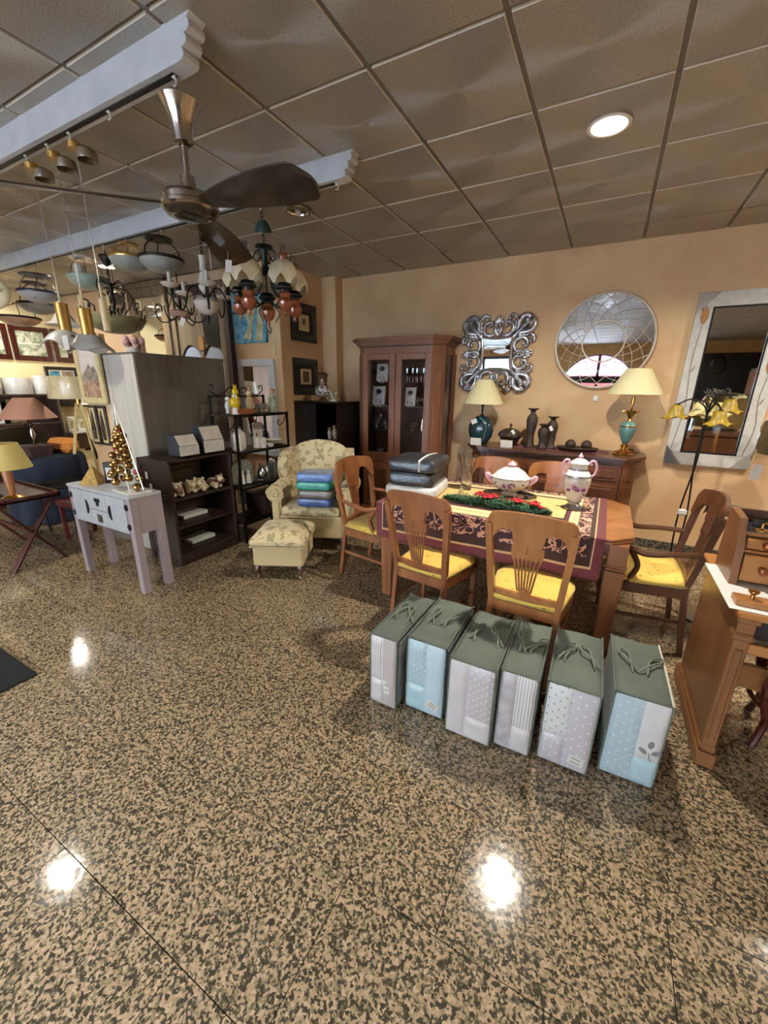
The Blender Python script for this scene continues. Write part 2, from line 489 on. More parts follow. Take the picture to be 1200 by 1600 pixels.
mb = MB(); mb.box(-3.43, -3.412, YA, 4.6, 0, .085, .002); mb.box(-3.43, -3.215, 4.582, 4.6, 0, .085, .002); mb.box(-3.215, -3.197, 4.585, YW, 0, .085, .002)
struct(mb, 'baseboard_pier', 'skirting')
struct(MB().box(XL, XL + .018, YF, YA, 0, .085, .002), 'baseboard_left', 'skirting')
# lettered board seen in the tall mirror, enlarged to darken its reflection
t = thing('sign_board', 'black lettered shop sign board on the front wall, seen in the tall white mirror', 'sign', (2.50, YF + .012, 1.55))
MB().cb(0, 0, .15, 1.65, .024, 1.7, .004).obj('board', 'sign_black', t)
text_mesh('lettering', 'ConKci', .17, 'sign_white', t, (0, .0135, .06), (PI / 2, 0, PI))
text_mesh('small_lettering', 'mobiliario y decoracion', .05, 'sign_white', t, (0, .0135, -.1), (PI / 2, 0, PI))

# downlights
DOWN_L = ['lit round recessed downlight above the dining table', 'lit round downlight in front of the hanging spotlights, mirrored at the floor edge',
          'lit round downlight near the framed landscapes on the cream wall', 'unlit chrome recessed downlight behind the copper chandelier',
          'lit round downlight near the tall white mirror, outside the picture', 'lit round downlight by the arched shop window and the sign board',
          'lit round downlight just behind where the picture was taken', 'lit round downlight by the wide glazed shop front',
          'lit round downlight by the end wall with lampshade shelves, outside the picture',
          'lit round downlight added for the pier, above the hanging lamps, before the rustic mirror']
def downlight(x, y, on, label, group=None):
    t = thing('ceiling_downlight', label, 'ceiling light', (x, y, ZC), 0, group)
    MB().lathe([(.088, -.001), (.10, -.004), (.105, -.010), (.098, -.014), (.086, -.012), (.082, .0)], 32).obj('trim_ring', 'white_plastic' if on else 'chrome', t)
    if on: MB().lathe([(0, -.007), (.05, -.008), (.083, -.003), (.083, -.001)], 28).obj('diffuser', 'lamp_glass', t)
    else:
        MB().lathe([(.083, -.004), (.06, -.0015), (0, -.001)], 28).obj('reflector', 'chrome', t)
        MB().sph((0, 0, -.02), .024, 12, 8).obj('bulb', 'white_plastic', t)
    if on: light('downlight_lamp', 'AREA', (0, 0, -.016), LAMP_W * on, LAMP_C, .11, parent=t, spread=155)
for i, (x, y, on) in enumerate(DOWN):
    lb, g = DOWN_L[i], ('lit downlights' if on else None)
    downlight(x, y, on, lb, g)

# white hanging rails under the ceiling, with scalloped ends, a dark slot and hooks
def rail(y0, y1, xe, name, hooks):
    z1, z0 = ZC + .004, 2.735
    P = [(XL, z1), (XL, z0), (xe - .075, z0)]
    for k in range(3):
        c = (xe - .068 + .012 + .022 * k, z0 + .021 + .036 * k)
        for a in (-70, -25, 20, 65): P.append((c[0] + .019 * math.cos(math.radians(a)), c[1] + .019 * math.sin(math.radians(a))))
    P += [(xe + .02, z1)]
    o = struct(MB().prism(P, y0, y1, 'y'), name, 'white_paint', ang=30)
    MB().box(XL + .01, xe - .14, y0 + .024, y1 - .024, z0 - .004, z0).obj('slot', 'black_rail', o)
    h = MB().box(-.009, .009, -.004, .004, -.006, 0); h.tube([(0, 0, -.006), (.011, 0, -.014), (.010, 0, -.028), (0, 0, -.034), (-.009, 0, -.028)], .0028, 6)
    me = h.mesh('hook', 'white_plastic')
    for x in hooks: piece('hook', me, o, (x, (y0 + y1) / 2, z0 - .004))
    return o
R1, R2 = 1.40, 2.42
rail(1.352, 1.424, -1.585, 'trim_1', [-1.735, -2.2, -2.55, -2.77, -3.0, -3.4])
rail(2.375, 2.447, -1.535, 'trim_2', [-1.66, -2.29, -2.9, -3.37, -3.85, -4.2, -4.55, -5.4, -5.9, -6.3])
# ------------------------------------------------------------------ materials of the furniture
mat('cherry', '8c5834', .30, col2='764628', scale=14, stretch=(1, 1, .12), detail=6, coat=.25, bump=.02)
mat('honey', '9f6a3c', .30, col2='8a5830', scale=14, stretch=(1, 1, .12), detail=6, coat=.25, bump=.02)
mat('dark_wood', '5e3a24', .33, col2='4c2d1b', scale=14, stretch=(1, 1, .12), detail=6, coat=.25, bump=.02)
mat('cabinet_wood', '784a2c', .42, col2='613a22', scale=12, stretch=(1, 1, .1), detail=6, coat=.06, bump=.02)
mat('cabinet_inside', '4a2f20', .5)
mat('pine', 'a36c3a', .38, col2='8f5c2e', scale=10, stretch=(.15, 1, 1), detail=6, coat=.2, bump=.02)
mat('pine_up', '7f5230', .38, col2='6e4526', scale=10, stretch=(1, 1, .12), detail=6, coat=.2, bump=.02)
mat('shade_and_dark_wood', '2a1c14', .6)
mat('seat_yellow', 'dcb952', .75, col2='a07a30', scale=24, kind='voronoi', lo=.17, hi=.20, sheen=.2, bump=.05, bscale=200)
for n in ('seat_yellow',):   # dots: dark where the cell distance is small
    r = [k for k in M[n].node_tree.nodes if k.type == 'VALTORGB'][0].color_ramp.elements
    a, b = tuple(r[0].color), tuple(r[1].color); r[0].color, r[1].color = b, a
mat('brass', 'b98a45', .25, 1)
mat('antique_brass', '8f6f42', .3, 1)
mat('paper', 'dcdcd6', .7)
mat('string', 'd8d0c0', .8)

# ------------------------------------------------------------------ dining chairs
def tilt(z): return -.195 - max(0, z - .46) * .17 - max(0, .40 - z) * .12
def chair(name, label, cat, wood, arms, loc, rz, group):
    t = thing(name, label, cat, loc, rz, group)
    w = .05 if arms else 0
    # rear posts, one piece from floor to crest
    for s in (-1, 1):
        P = [(s * (.175 + w), tilt(z) - .0, z) for z in (0, .12, .25, .40, .46)] + [(s * (.175 + w + (z - .46) * .072), tilt(z), z) for z in (.56, .68, .80, .90)]
        mb = MB().tube(spl(P, 3), [.021] * 13 + [.024] * 12, 4, sq=1.0)
        mb.obj('back_post', wood, t, ang=50)
    hw = .215 + w
    ym = lambda x, z: tilt(z) - .03 + .045 * (x / hw) ** 2 - .0
    xs = [hw * (i / 16 - 1) for i in range(33)]
    def zt(x):
        a = abs(x) / hw
        return .985 - .03 * a * a - (.035 * ((a - .86) / .14) ** 2 if a > .86 else 0)
    def zb(x):
        a = abs(x) / hw
        if a > .80: return .80 + (.0 if a > .84 else .03)
        if a > .70: return .835 + (.80 - a) / .10 * .05
        if a > .36: return .885 - .012 * ((a - .53) / .17) ** 2
        return .80
    MB().strip(xs, zt, zb, .024, ym).obj('crest_rail', wood, t, ang=45)
    # splat: pierced fan above, slats, vase foot below
    xs = [.078 * (i / 8 - 1) for i in range(17)]
    sp = MB().strip(xs, lambda x: .80, lambda x: .725 - .02 * math.cos(x / .078 * 7 * PI) + .012 * (abs(x) / .078), .016, ym).obj('splat', wood, t, ang=45)
    for k in range(7):
        u = (k - 3) / 3
        P = [(u * (.064 - .030 * q), 0, .735 - q * .20) for q in (0, .25, .5, .75, 1)]
        MB().tube([(x, ym(x, z), z) for x, _, z in P], .0058, 5).obj('slat', wood, sp)
    xs = [.07 * (i / 8 - 1) for i in range(17)]
    MB().strip(xs, lambda x: .50 + .055 * math.exp(-(x / .036) ** 2) + .0, lambda x: .492, .018, ym).obj('splat_foot', wood, sp, ang=45)
    for k in range(3): MB().sph((0, ym(0, .80) - .012, .775 + .018 * k), .004, 6, 4).obj('pierced_stud', 'shade_and_dark_wood', sp)
    hs = .172 + w
    xs = [hs * (i / 8 - 1) for i in range(17)]
    MB().strip(xs, lambda x: .512 - .006 * (x / hs) ** 2, lambda x: .472, .022, lambda x, z: tilt(z) - .012 + .02 * (x / hs) ** 2).obj('lower_rail', wood, t, ang=45)
    # seat frame: bowed front, straight sides
    def outline(e):
        o = [(-.185 - w + .0 - e, -.205 - e), (.185 + w + e, -.205 - e), (.222 + w + e, .10)]
        o += [((.222 + w + e) * math.cos(a) ** .7 if 1 else 0, .10 + (.15 + e) * math.sin(a)) for a in [PI / 2 * k / 6 for k in range(1, 6)]]
        o += [(0, .25 + e)]
        o += [(-x, y) for x, y in o[3:-1][::-1]] + [(-.222 - w - e, .10)]
        return o
    fr = MB().prism(outline(0), .375, .435, 'z'); fr.obj('seat_frame', wood, t, ang=50)
    cu = MB(); O = [outline(-.012), outline(.004), outline(.002), outline(-.03), outline(-.09)]
    zz = (.432, .452, .468, .486, .492); n = len(O[0])
    vs = [(x, y, z) for o, z in zip(O, zz) for x, y in o]
    fs = [tuple(range(n))[::-1]] + [(a * n + i, a * n + (i + 1) % n, a * n + n + (i + 1) % n, a * n + n + i) for a in range(4) for i in range(n)] + [tuple(4 * n + i for i in range(n))]
    cu.add(vs, fs).obj('seat_cushion', 'seat_yellow', t, ang=70)
    for s in (-1, 1):
        x = s * (.195 + w)
        MB().tube([(x, .20, .40), (x * 1.0, .205, .28), (x, .205, .12), (x * 1.01, .21, 0)], [.024, .022, .018, .015], 4).obj('leg', wood, t, ang=50)
        MB().bar((x, .20, .20), (s * (.175 + w), tilt(.20), .22), .016, .022, .003).obj('stretcher', wood, t)
        if arms:
            P = spl([(s * (.19 + w), tilt(.66) + .0, .665), (s * (.222 + w), -.08, .655), (s * (.235 + w), .04, .640), (s * (.230 + w), .11, .655), (s * (.215 + w), .14, .650)], 4)
            MB().tube(P, [.017] * 5 + [.019] * 8 + [.022] * 4, 6, sq=.8).obj('arm', wood, t)
            MB().tube(spl([(s * (.222 + w), .12, .645), (s * (.226 + w), .075, .56), (s * (.212 + w), .10, .47), (s * (.205 + w), .12, .42)], 4), .017, 6).obj('arm_support', wood, t)
    return t
chair('dining_chair', 'wooden dining chair with yellow seat in front of table, nearest the package stack', 'chair', 'cherry', 0, (-.86, 2.33, 0), math.radians(-8), 'dining chairs around the table')
chair('dining_chair', 'wooden dining chair with yellow seat in front of table, nearest the urn', 'chair', 'honey', 0, (-.235, 2.25, 0), math.radians(-2), 'dining chairs around the table')
chair('dining_chair', 'wooden dining chair behind the table, half hidden by the glass vase', 'chair', 'honey', 0, (-.80, 3.26, 0), PI + .03, 'dining chairs around the table')
chair('dining_chair', 'wooden dining chair behind the table, between tureen and urn', 'chair', 'honey', 0, (-.30, 3.30, 0), PI - .02, 'dining chairs around the table')
chair('dining_armchair', 'dark brown wooden armchair with yellow seat between table and writing desk', 'chair', 'dark_wood', 1, (.365, 2.94, 0), PI / 2 + .03, 'dining armchairs at the table ends')
chair('dining_armchair', 'wooden armchair at the table end beside the floral wing chair', 'chair', 'cherry', 1, (-1.57, 2.84, 0), -PI / 2 - .04, 'dining armchairs at the table ends')

# ------------------------------------------------------------------ dining table
TX0, TX1, TY0, TY1, TZ = -1.38, .25, 2.44, 3.42, .76
t = thing('dining_table', 'reddish wooden extending dining table with chamfered corners and fluted legs', 'table', ((TX0 + TX1) / 2, (TY0 + TY1) / 2, 0))
hx, hy = (TX1 - TX0) / 2, (TY1 - TY0) / 2
def oct_(e, c=.115): return [(-hx + c - e * .4, -hy - e), (hx - c + e * .4, -hy - e), (hx + e, -hy + c - e * .4), (hx + e, hy - c + e * .4), (hx - c + e * .4, hy + e), (-hx + c - e * .4, hy + e), (-hx - e, hy - c + e * .4), (-hx - e, -hy + c - e * .4)]
mb = MB()
n = 8; L = [(-.02, TZ - .036), (0, TZ - .030), (0, TZ - .018), (-.008, TZ - .014), (-.002, TZ - .010), (-.004, TZ - .002), (-.010, TZ)]
mb.add([(x, y, z) for e, z in L for x, y in oct_(e)], [tuple(range(8))[::-1]] + [(a * 8 + i, a * 8 + (i + 1) % 8, a * 8 + 8 + (i + 1) % 8, a * 8 + 8 + i) for a in range(len(L) - 1) for i in range(8)] + [tuple((len(L) - 1) * 8 + i for i in range(8))])
mb.obj('tabletop', 'honey', t, ang=25)
MB().box(-hx + .07, hx - .07, -hy + .07, -hy + .092, .635, .725, .002).obj('apron', 'cherry', t)
MB().box(-hx + .07, hx - .07, hy - .092, hy - .07, .635, .725, .002).obj('apron', 'cherry', t)
MB().box(-hx + .07, -hx + .092, -hy + .07, hy - .07, .635, .725, .002).obj('apron', 'cherry', t)
MB().box(hx - .092, hx - .07, -hy + .07, hy - .07, .635, .725, .002).obj('apron', 'cherry', t)
lg = MB()
lg.box(-.05, .05, -.05, .05, .60, .726, .004)
for z, w in ((.595, .056), (.575, .05), (.555, .056)): lg.box(-w, w, -w, w, z - .008, z + .008, .004)
for k in range(6):
    a0, a1 = .55 - k * .09, .55 - (k + 1) * .09
    w0, w1 = .048 - .0022 * k, .048 - .0022 * (k + 1)
    lg.add([(x * w, y * w, z) for z, w in ((a1, w1), (a0, w0)) for x, y in ((-1, -1), (1, -1), (1, 1), (-1, 1))], [(3, 2, 1, 0), (4, 5, 6, 7), (0, 1, 5, 4), (1, 2, 6, 5), (2, 3, 7, 6), (3, 0, 4, 7)])
for s in (-1, 1):
    for k in (-1, 0, 1):
        lg.bar((k * .022, s * .0478, .53), (k * .018, s * .0358, .04), .010, .004); lg.bar((s * .0478, k * .022, .53), (s * .0358, k * .018, .04), .010, .004, up=(0, 1, 0))
lm = lg.mesh('leg', 'cherry')
for sx in (-1, 1):
    for sy in (-1, 1): piece('leg', lm, t, (sx * (hx - .075), sy * (hy - .075), 0))

# tapestry tablecloth, hanging over the front edge
def cloth_mat():
    m = mat('tapestry', 'cfae6a', .9, sheen=.15, bump=.25, bscale=350); nt = m.node_tree; Lk = nt.links.new; b = nt.nodes['Principled BSDF']
    def mth(op, a, c=None):
        k = nt.nodes.new('ShaderNodeMath'); k.operation = op
        for i, v in enumerate((a, c)):
            if v is None: continue
            if isinstance(v, (int, float)): k.inputs[i].default_value = v
            else: Lk(v, k.inputs[i])
        return k.outputs[0]
    uv = nt.nodes.new('ShaderNodeUVMap'); sp = nt.nodes.new('ShaderNodeSeparateXYZ'); Lk(uv.outputs[0], sp.inputs[0])
    u, v = sp.outputs[0], sp.outputs[1]        # metres on the flat cloth: u 0..1.47, v 0 at the front hem
    fr = nt.nodes.new('ShaderNodeValToRGB'); Lk(mth('MULTIPLY', v, 1 / .7), fr.inputs[0]); FE = fr.color_ramp.elements     # front border: narrow hem, wide scroll
    FE[0].position, FE[0].color = 0, (0, 0, 0, 1); FE[1].position, FE[1].color = .6 / .7, (.56, .56, .56, 1)
    for p, q in ((.06, .10), (.13, .165), (.31, .31), (.47, .43), (.56, .5)): k = FE.new(p / .7); k.color = (q, q, q, 1)
    d = mth('MINIMUM', mth('MINIMUM', mth('MULTIPLY', u, 1 / .245), mth('MULTIPLY', mth('SUBTRACT', 1.47, u), 1 / .245)),
            mth('MINIMUM', mth('MULTIPLY', fr.outputs[0], 2), mth('MULTIPLY', mth('SUBTRACT', 1.36, v), 1 / .30)))
    r = nt.nodes.new('ShaderNodeValToRGB'); r.color_ramp.interpolation = 'CONSTANT'; Lk(mth('MULTIPLY', d, .8), r.inputs[0])
    E = r.color_ramp.elements
    bands = [(0, '642a2c'), (.20, 'c9a877'), (.225, '3c2019'), (.33, '35181a'), (.62, '8a6a42'), (.64, 'd8c48e'), (.74, '9c8454'), (.76, 'd8c48e'), (.86, '5a1f24'), (.95, '2c1714'), (1.0, 'd8bb74')]
    E[0].position, E[0].color = 0, (*lin(bands[0][1]), 1); E[1].position, E[1].color = bands[1][0] * .8, (*lin(bands[1][1]), 1)
    for p, c in bands[2:]: k = E.new(p * .8); k.color = (*lin(c), 1)
    # scrolls: thin contour lines of a distorted noise, only in the wide band; scattered sprigs in the field
    t = nt.nodes.new('ShaderNodeTexNoise'); t.inputs['Scale'].default_value = 10; t.inputs['Detail'].default_value = 1; t.inputs['Distortion'].default_value = 2.2; Lk(uv.outputs[0], t.inputs['Vector'])
    line = mth('LESS_THAN', mth('ABSOLUTE', mth('SUBTRACT', t.outputs['Fac'], .5)), .045)
    inb = mth('MULTIPLY', mth('GREATER_THAN', d, .335), mth('LESS_THAN', d, .615))
    x1 = nt.nodes.new('ShaderNodeMix'); x1.data_type = 'RGBA'; Lk(mth('MULTIPLY', line, inb), x1.inputs[0]); Lk(r.outputs[0], x1.inputs[6]); x1.inputs[7].default_value = (*lin('d6a184'), 1)
    t2 = nt.nodes.new('ShaderNodeTexNoise'); t2.inputs['Scale'].default_value = 11; t2.inputs['Detail'].default_value = 2; t2.inputs['Distortion'].default_value = 2.5; Lk(uv.outputs[0], t2.inputs['Vector'])
    l2 = mth('LESS_THAN', mth('ABSOLUTE', mth('SUBTRACT', t2.outputs['Fac'], .5)), .022)
    x2 = nt.nodes.new('ShaderNodeMix'); x2.data_type = 'RGBA'; Lk(mth('MULTIPLY', mth('MULTIPLY', l2, mth('GREATER_THAN', d, 1.02)), .6), x2.inputs[0]); Lk(x1.outputs[2], x2.inputs[6]); x2.inputs[7].default_value = (*lin('7a5a34'), 1)
    Lk(x2.outputs[2], b.inputs['Base Color'])
cloth_mat()
cx0, cx1, ly = -1.37, .10, 1.36
drop = .255
def cl(u, v):
    x = cx0 + (cx1 - cx0) * u; q = v * ly          # q along the cloth from the front hem
    wob = .006 * math.sin(x * 17) + .004 * math.sin(x * 31 + 1)
    if q < drop: return (x, TY0 - .016 + wob * (drop - q) / drop, TZ - drop + q - .002)
    if q < drop + .03:
        a = (q - drop) / .03 * PI / 2; return (x, TY0 - .016 + .014 * (1 - math.cos(a)), TZ - .002 + .006 * math.sin(a))
    y = TY0 - .002 + (q - drop - .03)
    if y <= TY1 + .004: return (x, y, TZ + .004)
    return (x, TY1 + .008, TZ + .004 - (y - TY1 - .004))
mb = MB().surf(cl, 40, 68, .003)
nrow = 69
import itertools
uvs = [(i / 40 * 1.47, j / 68 * ly) for i in range(41) for j in range(69)]
uvs = uvs + uvs
it = iter(uvs)
o = mb.obj('tablecloth', 'tapestry', None, 60, uv=lambda p: next(it))
tag(o, 'tapestry tablecloth with maroon scroll border draped over the dining table', 'tablecloth')
# ------------------------------------------------------------------ things on the table
mat('porcelain', 'ece9e2', .12, coat=.6, col2='e0ddd4', scale=30, lo=.4, hi=.7)
mat('porcelain_sprig', 'ece9e2', .12, coat=.6, col2='a9a06c', scale=34, lo=.60, hi=.64, distort=1.5)
mat('pink_glaze', 'd9a9b8', .15, coat=.5)
mat('purple_print', '6f3f62', .2, col2='a06a8e', scale=70, lo=.45, hi=.55)
mat('blue_print', '4a4a78', .2)
mat('silver_print', '9a97a0', .25, .6)
mat('garland_green', '1f3d26', .7, col2='2f5534', scale=60)
mat('red_cloth', 'c01828', .55, col2='9c1020', scale=40)
mat('gold_cone', 'c9b47a', .4, .6)
mat('wrap_dark', '2e2f33', .5, col2='232428', scale=8, coat=.7, bump=.6, bscale=34)
mat('wrap_navy', '16171a', .5, col2='1d1e23', scale=8, coat=.7, bump=.6, bscale=34)
mat('wrap_white', 'dcdcda', .4, col2='cfcfce', scale=14, coat=.8, bump=.35, bscale=26)
mat('teal_ceramic', '17343b', .22, coat=.5)
mat('jade', '5f8a82', .25, coat=.4)
mat('shade_cream', 'd9cfa0', .85, sub=.0)
mat('carved_dark', '4a382a', .5, col2='2a1f17', scale=80, kind='voronoi', lo=.2, hi=.6, bump=.6, bscale=90)
mat('black_iron', '1c1a18', .45, .6)

def tag_card(parent, loc, rot=(0, 0, 0), w=.04, h=.025, name='price_tag'):
    mb = MB().cb(0, 0, 0, w, .0016, h)
    o = mb.obj(name, 'paper', parent); o.location = loc; o.rotation_euler = rot; return o

t = thing('soup_tureen', 'white floral porcelain soup tureen with pink handles and domed lid on table', 'tureen', (-.57, 3.08, .782), .1)
MB().lathe([(0, 0), (.06, 0), (.062, .01), (.05, .02), (.055, .03), (.10, .05), (.135, .085), (.145, .115), (.142, .135), (.13, .135), (0, .10)], 32, sx=.96, sy=.80).obj('bowl', 'porcelain', t)
o = MB().lathe([(.150, .132), (.150, .140), (.135, .150), (.10, .185), (.05, .212), (.02, .218), (0, .22)], 32, sx=.95, sy=.80).obj('lid', 'porcelain_sprig', t)
MB().lathe([(0, .216), (.022, .217), (.034, .232), (.026, .246), (.01, .252), (0, .262)], 16).obj('lid_knob', 'pink_glaze', o)
MB().tube([(.143 * math.cos(a), .121 * math.sin(a), .136) for a in [2 * PI * k / 40 for k in range(40)]], .004, 6, True).obj('rim_band', 'silver_print', t)
for s in (-1, 1): MB().tube(spl([(s * .12, 0, .085), (s * .152, 0, .10), (s * .180, 0, .135), (s * .175, 0, .15), (s * .143, 0, .128)], 5), [.012] * 8 + [.014] * 13, 8).obj('handle', 'pink_glaze', t)
def sprig(parent, y, z, x, sc, rnd, R=None, name='flower_print', m='purple_print'):
    """flat printed bouquet on a curved wall: overlapping thin petals"""
    mb = MB()
    for k in range(11):
        a = rnd.uniform(0, 6.3); r = rnd.uniform(0, .028) * sc
        mb.sph((x + r * math.cos(a) * 1.5, y + (abs(r * math.cos(a)) * .10), z + r * math.sin(a)), rnd.uniform(.007, .013) * sc, 7, 5, 1, .25, .8)
    return mb.obj(name, m, parent)
rr = random.Random(3)
sprig(t, -.111, .088, 0, 1.15, rr)
for x in (-.10, .10): MB().sph((x, -.088, .10), .009, 8, 5, 1, .4, .7).obj('flower_print', 'blue_print', t)
t = thing('glass_tray', 'oval clear glass tray under the soup tureen', 'tray', (-.57, 3.08, TZ + .0052), .1)
MB().lathe([(0, 0), (.12, 0), (.165, .008), (.185, .019), (.183, .022), (.160, .012), (.12, .005), (0, .005)], 36, sx=1.1, sy=.82).obj('dish', 'vase_glass', t)
t = thing('porcelain_urn', 'tall white porcelain urn with pink scroll handles and floral prints on table corner', 'urn', (-.112, 2.99, TZ + .0055), .15)
MB().lathe([(0, 0), (.062, 0), (.064, .012), (.05, .02), (.036, .035), (.038, .05), (.05, .055)], 28).obj('foot', 'silver_print', t)
MB().lathe([(.036, .05), (.052, .075), (.075, .13), (.086, .19), (.084, .235), (.066, .262), (.055, .275), (.052, .30), (.056, .315), (.0, .315)], 28).obj('body', 'porcelain', t)
o = MB().lathe([(.058, .312), (.060, .320), (.05, .335), (.022, .350), (0, .352)], 28).obj('lid', 'porcelain_sprig', t)
MB().lathe([(0, .350), (.012, .352), (.016, .366), (.008, .376), (0, .392)], 14).obj('lid_knob', 'pink_glaze', o)
MB().lathe([(.0845, .240), (.0855, .234), (.0868, .228)], 28).obj('rim_band', 'silver_print', t)
MB().lathe([(.058, .2705), (.0565, .277), (.0545, .283)], 28).obj('rim_band', 'silver_print', t)
for s in (-1, 1): MB().tube(spl([(s * .072, 0, .225), (s * .10, 0, .25), (s * .105, 0, .30), (s * .09, 0, .335), (s * .07, 0, .335), (s * .066, 0, .318), (s * .078, 0, .312)], 5), .0085, 8).obj('handle', 'pink_glaze', t)
sprig(t, -.083, .165, -.01, 1.35, rr)
for x, z in ((.05, .20), (.045, .12), (-.055, .225), (.0, .215)): MB().sph((x, -math.sqrt(max(.0001, .083 ** 2 - x * x)) + .001, z), .008, 8, 5, 1, .35, .8).obj('flower_print', 'purple_print', t)
t = thing('glass_vase', 'tall fluted clear glass vase standing behind the garland on the table', 'vase', (-.93, 3.14, TZ + .0055))
def fl(a, r, z): return (r * (1 + .10 * math.cos(8 * a) * min(1, z * 6)), z + (.010 * math.cos(8 * a) if z > .25 else 0))
MB().lathe([(0, 0), (.044, 0), (.046, .01), (.042, .06), (.046, .14), (.058, .22), (.070, .275), (.066, .275), (.054, .22), (.040, .14), (.034, .06), (.03, .025), (0, .022)], 48, wav=fl).obj('vessel', 'glass', t, ang=20)
MB().sph((.02, -.047, .21), .007, 8, 6, 1, .3, 1).obj('sticker', 'brass', t)
# Christmas garland lying before the tureen
t = thing('christmas_garland', 'green pine garland with red flowers and a gold cone lying on table', 'garland', (-.60, 2.745, TZ + .008), -.01)
mb = MB(); rg = random.Random(11)
MB_core = MB().tube([(-.36 + .072 * i, .012 * math.sin(i * 2), .018) for i in range(11)], [.012] + [.028] * 9 + [.012], 8, sq=1.4).obj('pine_core', 'garland_green', t)
for k in range(2600):
    x = rg.uniform(-.37, .37); w = .075 * (1 - (abs(x) / .39) ** 3)
    y, z = rg.gauss(0, w * .5), rg.uniform(.004, .05 * (1 - (abs(x) / .45) ** 2))
    a, e, l = rg.uniform(0, 6.3), rg.uniform(-.2, .7), rg.uniform(.022, .045)
    d = Vector((math.cos(a) * math.cos(e), math.sin(a) * math.cos(e), math.sin(e))) * l
    sd = d.cross(Vector((0, 0, 1))).normalized() * .0055
    p = Vector((x, y, z)); mb.add([p - sd, p + sd, p + d], [(0, 1, 2)])
o = mb.obj('pine_needles', 'garland_green', t); o['kind'] = 'stuff'
for x, y in ((-.12, .045), (-.02, .03), (.16, .0), (.27, -.01), (-.05, -.01)):
    mb = MB()
    for k in range(8):
        a = k * PI / 4 + x * 9; r0 = .012 if k % 2 else .016
        mb.sph((x + .024 * math.cos(a), y + .024 * math.sin(a), .062 + .005 * (k % 2)), r0, 7, 5, 1, 1, .55)
    mb.sph((x, y, .072), .014, 8, 6)
    mb.obj('red_flower', 'red_cloth', t)
mb = MB()
for k in range(6):
    for q in range(7):
        a = q * 2 * PI / 7 + k; mb.sph((-.255 + .019 * math.cos(a) * (1 - k / 8), .02 + .019 * math.sin(a) * (1 - k / 8), .045 + .008 * k), .008, 6, 4)
mb.obj('pine_cone', 'gold_cone', t)
mb = MB().tube(spl([(.02, .05, .03), (.12, .075, .05), (.25, .06, .035), (.33, .02, .03), (.30, -.04, .05)], 5), .007, 6).obj('ribbon', 'red_cloth', t)

def package(name, mats, label, loc, rz, size, group=None, bulge=.012, strap=None, seed=1, cat='package'):
    w, d, h = size
    t = thing(name, label, cat, loc, rz, group)
    rg = random.Random(seed); ph = rg.uniform(0, 6)
    def side(mb, n=10, k=6):
        vs = []; fs = []
        def P(u, v):    # rounded pillow box: superellipse section
            a = 2 * PI * u
            cx_, cy_ = math.copysign(abs(math.cos(a)) ** .22, math.cos(a)), math.copysign(abs(math.sin(a)) ** .22, math.sin(a))
            s = 1 - .06 * (2 * v - 1) ** 4
            wob = 1 + .012 * math.sin(5 * a + ph + v * 4)
            return (w / 2 * cx_ * s * wob, d / 2 * cy_ * s * wob, h * v)
        N = 40
        for j in range(k + 1):
            for i in range(N): vs.append(P(i / N, j / k))
        for j in range(k):
            for i in range(N): fs.append((j * N + i, j * N + (i + 1) % N, (j + 1) * N + (i + 1) % N, (j + 1) * N + i))
        base = len(vs); R = 5
        for top in (0, 1):
            rings = [[(k * N + i) if top else i for i in range(N)]]
            for r in range(1, R):
                q = 1 - r / R; ring = []
                for i in range(N):
                    x, y, z = vs[rings[0][i]]
                    z2 = (h + bulge * (1 - q * q) * (1 + .3 * math.sin(x * 30 + ph))) if top else 0
                    ring.append(len(vs)); vs.append((x * q, y * q, z2))
                rings.append(ring)
            for A, B in zip(rings, rings[1:]):
                for i in range(N):
                    f = (A[i], A[(i + 1) % N], B[(i + 1) % N], B[i]); fs.append(f if top else f[::-1])
            fs.append(tuple(rings[-1]) if top else tuple(rings[-1][::-1]))
        return mb.add(vs, fs)
    side(MB()).obj('wrapped_bundle', mats, t, ang=50)
    if strap:
        x = w * .2
        MB().tube(spl([(x, -d / 2 - .004, .01), (x, -d / 2 - .004, h * .8), (x * .97, -d / 2 + .02, h + .006), (x * .9, 0, h + bulge + .004), (x * .9, d / 2 - .02, h + .006)], 4), .011, 4, sq=.25).obj('paper_band', strap, t)
    return t
zt_ = TZ + .0055
package('linen_package', 'wrap_white', 'white plastic-wrapped bedding package, lowest of the stack on the table', (-1.235, 2.86, zt_), .10, (.40, .46, .085), 'wrapped packages on the table', .004, seed=2)
package('linen_package', 'wrap_navy', 'near-black glossy wrapped package in the middle of the table stack', (-1.235, 2.86, zt_ + .091), .10, (.37, .44, .095), 'wrapped packages on the table', .006, seed=5)
package('linen_package', 'wrap_dark', 'charcoal wrapped package with a white band, topmost of the table stack', (-1.23, 2.86, zt_ + .195), .06, (.385, .44, .085), 'wrapped packages on the table', .014, 'paper', seed=9)

